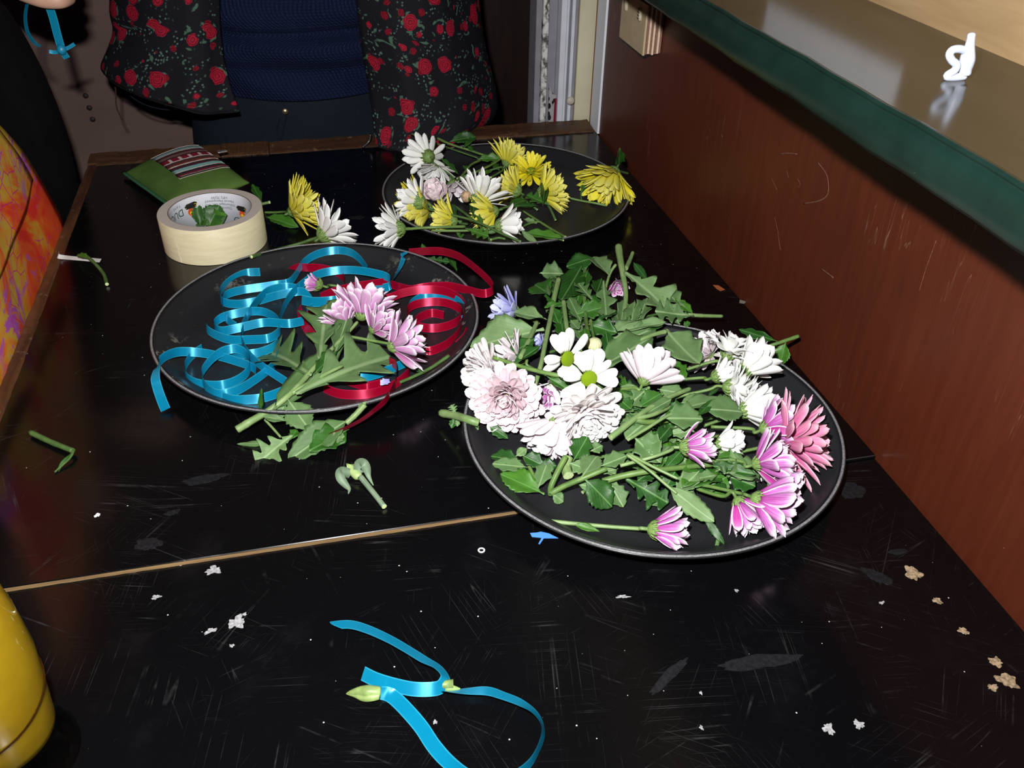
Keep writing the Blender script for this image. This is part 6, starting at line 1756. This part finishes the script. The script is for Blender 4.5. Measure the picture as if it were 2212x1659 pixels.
# floral shirt, open in front, its right-hand panel lying on the table edge
tf = NT('black cotton printed with red roses')
u, v, uv = tf.uv()
def ros(scale, th, seed):
    mp = tf.n('ShaderNodeMapping'); mp.inputs['Location'].default_value = (seed, seed * 1.7, 0)
    tf.l(uv, mp.inputs[0])
    wob = tf.n('ShaderNodeTexNoise'); wob.inputs['Scale'].default_value = 130; wob.inputs['Detail'].default_value = 2
    tf.l(mp.outputs[0], wob.inputs['Vector'])
    mx = tf.n('ShaderNodeMix', data_type='RGBA'); mx.inputs[0].default_value = 0.006
    tf.l(mp.outputs[0], mx.inputs[6]); tf.l(wob.outputs['Color'], mx.inputs[7])
    d = tf.voro(mx.outputs[2], scale, dims='2D', rand=0.85)
    cell = tf.n('ShaderNodeSeparateColor')
    tf.l(tf.voro(mx.outputs[2], scale, out='Color', dims='2D', rand=0.85), cell.inputs[0])
    rad = tf.math('MULTIPLY', tf.step(cell.outputs[0], 0.12, 0.75), th)
    return tf.step(tf.math('SUBTRACT', rad, d), 0.0, 0.03), d, cell
k1, d1, cell1 = ros(25.0, 0.31, 0.37)
k2, d2, cell2 = ros(33.0, 0.20, 2.1)
ring = tf.math('ABSOLUTE', tf.math('SINE', tf.math('MULTIPLY', d1, 38.0)))
pet = tf.noise(uv, 260, 2)
shade = tf.math('MULTIPLY', tf.step(tf.math('ADD', tf.math('MULTIPLY', ring, 0.6), tf.math('MULTIPLY', pet, 0.6)), 0.35, 0.8), 1.0)
redc = tf.mix(shade, (0.085, 0.002, 0.006), (0.33, 0.010, 0.030))
lfd = tf.voro(uv, 150, dims='2D')
lfm = tf.math('MULTIPLY', tf.step(lfd, 0.26, 0.16), tf.step(tf.noise(uv, 32, 2), 0.52, 0.60))
c = tf.mix(lfm, (0.0075, 0.0075, 0.011), (0.085, 0.15, 0.12))
near = tf.math('MULTIPLY', tf.step(tf.math('ABSOLUTE', tf.math('SUBTRACT', d1, 0.34)), 0.06, 0.03), tf.step(tf.noise(uv, 70, 1), 0.55, 0.62))
c = tf.mix(near, c, (0.06, 0.125, 0.085))
c = tf.mix(k2, c, tf.mix(shade, (0.06, 0.002, 0.005), (0.20, 0.006, 0.018)))
c = tf.mix(k1, c, redc)
M_ROSE = tf.set(c, 0.8, 0.15)
RX = [[(770, -420, 1.55), (850, -420, 1.53), (930, -420, 1.53), (985, -420, 1.57), (1010, -420, 1.66)],
      [(770, -160, 1.52), (850, -160, 1.50), (930, -160, 1.50), (985, -160, 1.54), (1020, -160, 1.62)],
      [(770, 0, 1.515), (850, 0, 1.49), (930, 0, 1.49), (985, 0, 1.53), (1032, 0, 1.60)],
      [(782, 100, 1.51), (860, 100, 1.475), (940, 100, 1.48), (1000, 100, 1.515), (1046, 100, 1.60)],
      [(797, 190, 1.495), (880, 190, 1.455), (955, 190, 1.46), (1022, 190, 1.50), (1067, 190, 1.58)],
      [(806, 262, 1.455), (888, 262, 1.435), (965, 262, 1.435), (1028, 252, 1.465), (1066, 235, 1.57)],
      [(812, 316, 1.420), (862, 325, 1.410), (925, 325, 1.412), (990, 304, 1.43), (1046, 262, 1.56)]]
LX = [[(300, -420, 1.66), (330, -420, 1.58), (390, -420, 1.53), (440, -420, 1.54), (470, -420, 1.56)],
      [(262, -160, 1.64), (310, -160, 1.55), (385, -160, 1.51), (440, -160, 1.52), (470, -160, 1.535)],
      [(238, 0, 1.62), (300, 0, 1.53), (382, 0, 1.50), (442, 0, 1.505), (473, 0, 1.52)],
      [(246, 60, 1.61), (303, 62, 1.53), (384, 66, 1.495), (445, 70, 1.50), (476, 70, 1.515)],
      [(236, 100, 1.60), (296, 110, 1.52), (384, 126, 1.485), (448, 132, 1.49), (484, 132, 1.505)],
      [(222, 136, 1.60), (286, 162, 1.52), (380, 186, 1.48), (452, 194, 1.485), (500, 192, 1.495)],
      [(229, 152, 1.60), (290, 198, 1.515), (372, 228, 1.475), (452, 244, 1.475), (517, 240, 1.485)]]
G = []
for rl, rr in zip(LX, RX):
    Lp = [on_y(*p) for p in rl][::-1]
    Rp = [on_y(*p) for p in rr][::-1]
    z = (Lp[2].z + Rp[2].z) / 2
    zb = max(z, 0.02)
    bk = [Vector((-0.215, 1.80, (Lp[-1].z + zb) / 2)), Vector((-0.12, 1.865, zb)), Vector((0.02, 1.885, zb)), Vector((0.16, 1.865, zb)), Vector((0.265, 1.80, (Rp[0].z + zb) / 2))]
    G.append([tuple(p) for p in Lp + bk + Rp])
G = [catmull(r_, 5) for r_ in G]
cols = list(zip(*G))
cols = [catmull(c_, 5) for c_ in cols]
nc_ = len(cols); nr = len(cols[0])
V = []; UV = []
for i in range(nc_):
    for j in range(nr):
        p = Vector(cols[i][j])
        f = j / (nr - 1)
        fold = 0.004 * math.sin(i * 0.75) * f + 0.002 * math.sin(i * 1.9 + 1) * f
        p.y += fold if p.y < 1.7 else -fold
        V.append(p)
for i in range(nc_):
    for j in range(nr):
        s = 0.0 if i == 0 else None
        UV.append((0, 0))
acc = [0.0] * nr
for i in range(nc_):
    for j in range(nr):
        if i: acc[j] += (V[i * nr + j] - V[(i - 1) * nr + j]).length
        UV[i * nr + j] = (acc[nr // 2], V[i * nr + j].z)
F = []
for i in range(nc_ - 1):
    for j in range(nr - 1):
        F.append((i * nr + j, i * nr + j + 1, (i + 1) * nr + j + 1, (i + 1) * nr + j))
so = wadd('floral_shirt', mk_mesh('floral_shirt', V, F, M_ROSE, None, UV), p1)
sm = so.modifiers.new('thickness', 'SOLIDIFY'); sm.thickness = 0.0016
M_BLACKHEM = plain('black hem piping', (0.004, 0.004, 0.005), 0.7, 0.2)
tube_part('shirt_hem', [V[i * nr + nr - 1] + Vector((0, -0.0005, -0.001)) for i in range(0, nc_, 3)], 0.0016, M_BLACKHEM, p1)
for s in (-1, 1):
    V2, F2, UV2 = tube_geo(catmull([(0.02 + s * 0.15, 1.715, 0.445), (0.02 + s * 0.21, 1.72, 0.38), (0.02 + s * 0.265, 1.72, 0.295), (0.02 + s * 0.22, 1.65, 0.325), (0.02 + s * 0.165, 1.585, 0.365)], 6), 0.062, 14)
    wadd('shirt_sleeve', mk_mesh('shirt_sleeve', V2, F2, M_ROSE, None, UV2), p1)
tube_part('loose_thread', [on_y(247, 165, 1.60), on_y(250, 200, 1.60), on_y(252, 232, 1.60), on_y(264, 259, 1.60)], 0.0012, plain('dark brown thread', (0.03, 0.012, 0.008), 0.8), p1)
tube_part('zip_pull', [on_y(800, 290, 1.43), on_y(797, 305, 1.43), on_y(783, 318, 1.425)], 0.0022, plain('dark grey metal', (0.08, 0.08, 0.09), 0.35, 0.5, 0.8), p1)

# ---- person beside the table: black coat, bright scarf, a ribbon in the hand
p2 = empty('person', Vector((-0.58, 1.22, FLOOR_Z)), 'person in black coat and bright orange patterned scarf beside the table, holding blue ribbon', 'person')
hp = on_y(108, 6, 1.20)
J = [(-0.58, 1.22, 0.02, 0.10, 0.13), (-0.58, 1.22, 0.22, 0.09, 0.12), (-0.58, 1.22, 0.40, 0.095, 0.14), (-0.58, 1.22, 0.50, 0.06, 0.08), (-0.575, 1.22, 0.56, 0.05), (-0.56, 1.22, 0.65, 0.088, 0.075), (-0.565, 1.22, 0.74, 0.075, 0.062),
     (-0.58, 1.06, 0.46, 0.055), (-0.58, 1.38, 0.46, 0.055), (-0.58, 1.13, -0.12, 0.085), (-0.58, 1.31, -0.12, 0.085), (-0.47, 1.22, 0.665, 0.014)]
Bn = [(0, 1), (1, 2), (2, 3), (3, 4), (4, 5), (5, 6), (3, 7), (3, 8), (0, 9), (0, 10), (5, 11)]
for yy, h_ in ((1.12, 9), (1.32, 10)):
    q = h_
    for p in ((-0.58, yy, -0.45, 0.058), (-0.60, yy, -0.80, 0.042), (-0.58, yy, -0.86, 0.040), (-0.49, yy, -0.875, 0.030)):
        J.append(p); Bn.append((q, len(J) - 1)); q = len(J) - 1
# left arm reaches over the table corner; the fist hangs the ribbon
hx, hy, hz = hp.x, hp.y, hp.z + 0.030
fing = []
for f in range(4):
    z = hz + 0.026 - 0.0165 * f
    ln = (0.95, 1.0, 0.95, 0.8)[f]
    fing.append([(hx - 0.006, hy - 0.020, z, 0.0095), (hx + 0.022 * ln, hy - 0.024, z, 0.0092), (hx + 0.030 * ln, hy + 0.000, z - 0.001, 0.0085), (hx + 0.012 * ln, hy + 0.012, z - 0.002, 0.0076)])
fing.append([(hx - 0.010, hy + 0.012, hz + 0.030, 0.0110), (hx + 0.012, hy + 0.014, hz + 0.040, 0.0100), (hx + 0.028, hy + 0.000, hz + 0.040, 0.0085)])
arm(J, Bn, 8, [(-0.55, 1.44, 0.30, 0.045), (hx - 0.085, hy + 0.03, hz + 0.030, 0.030), (hx - 0.055, hy + 0.005, hz + 0.012, 0.024, 0.028), (hx - 0.024, hy - 0.006, hz + 0.004, 0.020, 0.034)], fing)
arm(J, Bn, 7, [(-0.56, 0.99, 0.24, 0.045), (-0.46, 1.02, 0.30, 0.032), (-0.42, 1.04, 0.33, 0.024, 0.03), (-0.40, 1.05, 0.345, 0.02, 0.034)],
    [[(-0.385, 1.05, 0.37 - 0.016 * f, 0.009), (-0.36, 1.055, 0.37 - 0.016 * f, 0.0085), (-0.345, 1.07, 0.365 - 0.016 * f, 0.0075)] for f in range(4)] + [[(-0.40, 1.075, 0.36, 0.0105), (-0.375, 1.09, 0.365, 0.009)]])
skin_body('body', p2, J, Bn, M_SKIN)
V, F = lathe_geo([(0.0005, 0.835), (0.06, 0.825), (0.098, 0.775), (0.108, 0.70), (0.104, 0.63), (0.095, 0.56), (0.08, 0.56)], 28)
V = [(x - 0.575 - (0.03 if x < 0.05 else 0), y + 1.22, z + (0.08 if (x > 0.04 and z < 0.75) else 0)) for x, y, z in V]
wadd('hair', mk_mesh('hair', V, F, M_HAIR), p2)
M_COAT = plain('black coat', (0.0035, 0.0037, 0.0045), 0.85, 0.15, var=0.3, scale=30, bump=0.3)
rings = catm_rings([(-0.88, -0.60, 1.20, 0.17, 0.24, 2.6), (-0.60, -0.58, 1.215, 0.215, 0.26, 4.0), (-0.20, -0.577, 1.22, 0.232, 0.268, 5.5), (0.0, -0.577, 1.22, 0.2345, 0.268, 6.0), (0.10, -0.577, 1.22, 0.231, 0.268, 6.0), (0.19, -0.577, 1.22, 0.219, 0.264, 6.0), (0.26, -0.577, 1.22, 0.207, 0.255, 4.5), (0.34, -0.577, 1.22, 0.185, 0.240, 3.0), (0.44, -0.575, 1.22, 0.15, 0.21, 2.4), (0.52, -0.575, 1.22, 0.08, 0.10, 2), (0.55, -0.575, 1.22, 0.065, 0.075, 2)], 5)
V, F, UV = loft(rings, 56)
V = [(x + 0.003 * math.sin(z * 14 + y * 22) - (0.014 * min(1.0, max(0.0, (1.36 - y) / 0.10)) if x > -0.5 else 0), y + 0.004 * math.sin(z * 11 + x * 30), z) for x, y, z in V]
wadd('coat', mk_mesh('coat', V, F, M_COAT), p2)
for pts in ([(-0.58, 1.39, 0.455), (-0.56, 1.43, 0.37), (-0.54, 1.435, 0.30), (hx - 0.14, hy + 0.10, hz + 0.035), (hx - 0.085, hy + 0.03, hz + 0.030)], [(-0.58, 1.05, 0.455), (-0.57, 1.01, 0.35), (-0.555, 0.99, 0.245), (-0.50, 1.005, 0.28), (-0.455, 1.022, 0.303)]):
    V, F, UV = tube_geo(catmull(pts, 6), [0.068 - 0.0009 * i for i in range(25)], 16)
    wadd('coat_sleeve', mk_mesh('coat_sleeve', V, F, M_COAT), p2)
# the scarf: two hanging layers with deep folds
ts = NT('orange yellow and violet printed scarf')
u, v, uv = ts.uv()
n1 = ts.noise(uv, 8.5, 4, 0.6, 0.8)
n2 = ts.noise(uv, 17.0, 5, 0.7, 1.2)
c = ts.ramp(n1, [(0.36, (0.72, 0.030, 0.020)), (0.45, (0.75, 0.11, 0.015)), (0.51, (0.66, 0.27, 0.025)), (0.58, (0.55, 0.38, 0.050)), (0.66, (0.75, 0.09, 0.018))])
viol = ts.math('MULTIPLY', ts.step(n2, 0.54, 0.60), ts.step(ts.noise(uv, 9.0, 2), 0.45, 0.55))
c = ts.mix(viol, c, (0.42, 0.10, 0.46))
crk = ts.step(ts.voro(uv, 46, feature='DISTANCE_TO_EDGE', dims='2D'), 0.045, 0.015)
ck = ts.math('MULTIPLY', crk, ts.step(ts.noise(uv, 12, 3), 0.48, 0.58))
c = ts.mix(ck, c, (0.58, 0.02, 0.22))
M_SCARF = ts.set(c, 0.75, 0.2)
def scarf_sheet(name, rows, fold, ph):
    G = [catmull([tuple(p) for p in rw], 6) for rw in rows]
    cl = [catmull(c_, 6) for c_ in zip(*G)]
    nc2 = len(cl); nr2 = len(cl[0])
    V = []; UV = []; F = []
    for i in range(nc2):
        for j in range(nr2):
            p = Vector(cl[i][j])
            w = fold * (math.sin(i * 0.62 + ph + j * 0.12) + 0.5 * math.sin(i * 1.45 - j * 0.2 + ph * 2))
            V.append((p.x + w, p.y, p.z)); UV.append((p.y, p.z))
    for i in range(nc2 - 1):
        for j in range(nr2 - 1):
            F.append((i * nr2 + j, (i + 1) * nr2 + j, (i + 1) * nr2 + j + 1, i * nr2 + j + 1))
    o = wadd(name, mk_mesh(name, V, F, M_SCARF, None, UV), p2)
    m = o.modifiers.new('thickness', 'SOLIDIFY'); m.thickness = 0.002
    return o
xs_ = -0.3440
scarf_sheet('scarf', [[(-0.43, 0.86, 0.50), (-0.41, 0.92, 0.50), (-0.42, 0.98, 0.50), (-0.44, 1.03, 0.50)],
                      [(xs_ - 0.01, 0.76, 0.30), (xs_, 0.84, 0.30), (xs_, 0.92, 0.30), (xs_ - 0.01, 0.99, 0.30)],
                      [(xs_, 0.76, 0.167), (xs_, 0.88, 0.167), (xs_, 1.01, 0.167), (xs_, 1.125, 0.167)],
                      [(xs_, 0.74, 0.09), (xs_, 0.89, 0.09), (xs_, 1.04, 0.09), (xs_, 1.190, 0.09)],
                      [(xs_, 0.70, -0.04), (xs_, 0.87, -0.04), (xs_, 1.05, -0.04), (xs_ + 0.002, 1.245, -0.04)],
                      [(xs_, 0.70, -0.30), (xs_, 0.87, -0.32), (xs_, 1.05, -0.30), (xs_ + 0.002, 1.29, -0.28)]], 0.0025, 0.4)
scarf_sheet('scarf_end', [[(-0.405, 0.80, 0.42), (-0.395, 0.87, 0.42), (-0.40, 0.94, 0.42), (-0.42, 1.0, 0.42)],
                      [(xs_ + 0.0045, 0.76, 0.26), (xs_ + 0.0045, 0.85, 0.26), (xs_ + 0.0045, 0.95, 0.26), (xs_ + 0.003, 1.02, 0.26)],
                      [(xs_ + 0.0045, 0.76, 0.16), (xs_ + 0.0045, 0.87, 0.16), (xs_ + 0.0045, 1.00, 0.16), (xs_ + 0.003, 1.105, 0.165)],
                      [(xs_ + 0.0045, 0.76, 0.11), (xs_ + 0.0045, 0.88, 0.11), (xs_ + 0.0045, 1.01, 0.115), (xs_ + 0.003, 1.14, 0.125)],
                      [(xs_ + 0.003, 0.76, 0.055), (xs_ + 0.0045, 0.88, 0.060), (xs_ + 0.0045, 1.00, 0.070), (xs_ + 0.003, 1.165, 0.088)]], 0.0015, 1.7)
# ribbon hanging from the fist, tied in a small bow
rb = empty('held_ribbon', Matrix.Translation(hp), 'turquoise ribbon tied in a small knot, hanging from a hand', 'ribbon')
def vrib(name, pts, y, width, parent, side=None):
    Q = [on_y(p[0], p[1], p[2] if len(p) > 2 else y) for p in catmull([q if len(q) > 2 else (*q, y) for q in pts], 6)]
    Wd = [(side or Vector((1, -0.25, 0.1))).normalized()] * len(Q)
    V, F, UV = ribbon_geo(Q, Wd, width)
    return wadd(name, mk_mesh(name, V, F, M_BLUER, None, UV), parent)
vrib('ribbon_tail', [(104, -20), (106, 10), (115, 40), (124, 75), (132, 103)], 1.19, 0.0098, rb)
vrib('ribbon_end', [(134, 106), (138, 116), (145, 126)], 1.19, 0.0085, rb)
vrib('bow_loop', [(132, 108), (120, 113), (106, 111)], 1.188, 0.004, rb, Vector((0, 0.2, 1)))
vrib('bow_loop', [(132, 108), (146, 104), (161, 95)], 1.188, 0.004, rb, Vector((0, 0.2, 1)))
kn_ = recalc(mk_mesh('knot', *lathe_geo([(0.0001, 0.006), (0.004, 0.005), (0.0062, 0.0), (0.004, -0.005), (0.0001, -0.006)], 14), plain('turquoise knot', (0.004, 0.17, 0.30), 0.4, 0.5)))
kn_.transform(Matrix.Translation(on_y(133, 107, 1.188)))
wadd('knot', kn_, rb)
vrib('ribbon_loop', [(92, -40), (75, -20), (62, 0), (56, 22), (55, 45), (60, 70), (74, 92), (88, 100)], 1.19, 0.0085, rb, Vector((0.5, -0.6, 0.3)))
# ---------------------------------------------------------------- drink, ornament, lamp
gl = empty('glass', Matrix.Translation((-0.2345, 0.391, -0.0038)), 'glass of yellow juice with a thick clear foot at the table corner', 'glass')
tg_ = NT('clear glass')
M_GLASS = tg_.set((0.97, 0.97, 0.93), 0.02, 0.5, Transmission_Weight=1.0, IOR=1.48)
tju = NT('yellow juice')
jn2 = tju.noise(tju.coord('Object'), 22, 3)
M_JUICE = tju.set(tju.mix(tju.step(jn2, 0.3, 0.7), (0.34, 0.21, 0.006), (0.46, 0.31, 0.010)), 0.25, 0.4)
po_ = [(0.0005, 0.0), (0.040, 0.0), (0.0415, 0.004), (0.038, 0.014), (0.0345, 0.026), (0.0335, 0.034), (0.036, 0.060), (0.0385, 0.095), (0.0370, 0.130), (0.0325, 0.165), (0.0305, 0.180)]
pi_ = [(0.0290, 0.180), (0.0310, 0.165), (0.0353, 0.130), (0.0367, 0.095), (0.0343, 0.060), (0.0305, 0.034), (0.024, 0.026), (0.0005, 0.024)]
add('glass_wall', recalc(mk_mesh('glass_wall', *lathe_geo(po_ + pi_, 64), M_GLASS)), gl)
jp = [(0.0005, 0.0236), (0.0243, 0.0256), (0.0309, 0.0337), (0.0347, 0.060), (0.0371, 0.095), (0.0359, 0.128), (0.0322, 0.160), (0.0005, 0.160)]
add('juice', recalc(mk_mesh('juice', *lathe_geo(jp, 64), M_JUICE)), gl)
hx_ = [(0.0386 * math.cos(a), 0.0386 * math.sin(a), 0.060 + 0.022 * math.sin(a * 0.5 + 0.4)) for a in [i * 0.15 - 1.6 for i in range(18)]]
V, F, UV = tube_geo([(x * (0.0366 + 0.0022 * (z - 0.06) / 0.035) / 0.0386, y * (0.0366 + 0.0022 * (z - 0.06) / 0.035) / 0.0386, z) for x, y, z in hx_], 0.0006, 6)
add('dark_line', mk_mesh('dark_line', V, F, plain('dark brown line', (0.02, 0.008, 0.002), 0.95, 0.0)), gl)

orn = empty('ornament', Matrix.Translation(at(2068, 172, ZL1)), 'small curled white plastic ornament on the glossy ledge', 'ornament')
M_ORN = plain('bluish white plastic', (0.46, 0.51, 0.62), 0.35, 0.4, var=0.03)
oy = at(2068, 172, ZL1).y
def op(px, py, dy=0.0): return on_y(px, py, oy + dy)
sc_ = px2m(op(2068, 140), 1)
V, F, UV = tube_geo(catmull([op(2084, 160), op(2088, 140), op(2091, 120), op(2095, 98), op(2098, 80), op(2099, 71)], 5), [q * sc_ for q in [13 + 0 * i for i in range(4)] + [14, 15, 15.5, 16, 16, 15.5, 15, 14, 13, 12, 11, 10.2, 9.6, 9.1, 8.8, 8.6, 8.5, 8.4, 8.2, 7.6, 6, 2.5]], 16)
add_body = wadd('upright', mk_mesh('upright', V, F, M_ORN, None, UV), orn)
V, F, UV = tube_geo(catmull([op(2090, 112, 0.001), op(2074, 106), op(2058, 108), op(2051, 118), op(2056, 130), op(2066, 140), op(2062, 152), op(2050, 160), op(2046, 165), op(2056, 167), op(2072, 166), op(2084, 164)], 4), 8.5 * sc_, 12)
wadd('curl', mk_mesh('curl', V, F, M_ORN, None, UV), orn)

# violet stage lamp under the ceiling, mirrored in the table
vl = empty('stage_lamp', Matrix.Translation((0.50, 1.563, 1.70)), 'small violet stage lamp hanging from the ceiling', 'lamp')
add('lamp_can', mk_mesh('lamp_can', *lathe_geo([(0.03, 0.0), (0.03, -0.05), (0.045, -0.06), (0.045, -0.14), (0.040, -0.14), (0.040, -0.07), (0.0005, -0.065)], 24), plain('black lamp can', (0.01, 0.01, 0.01), 0.5)), vl)
tv = NT('violet lamp lens')
tv.set((0.1, 0.02, 0.3), 0.4, Emission_Color=(0.25, 0.02, 1.0, 1), Emission_Strength=40.0)
add('lens', mk_mesh('lens', *lathe_geo([(0.0005, -0.128), (0.039, -0.128), (0.0395, -0.120)], 24), tv.m), vl)
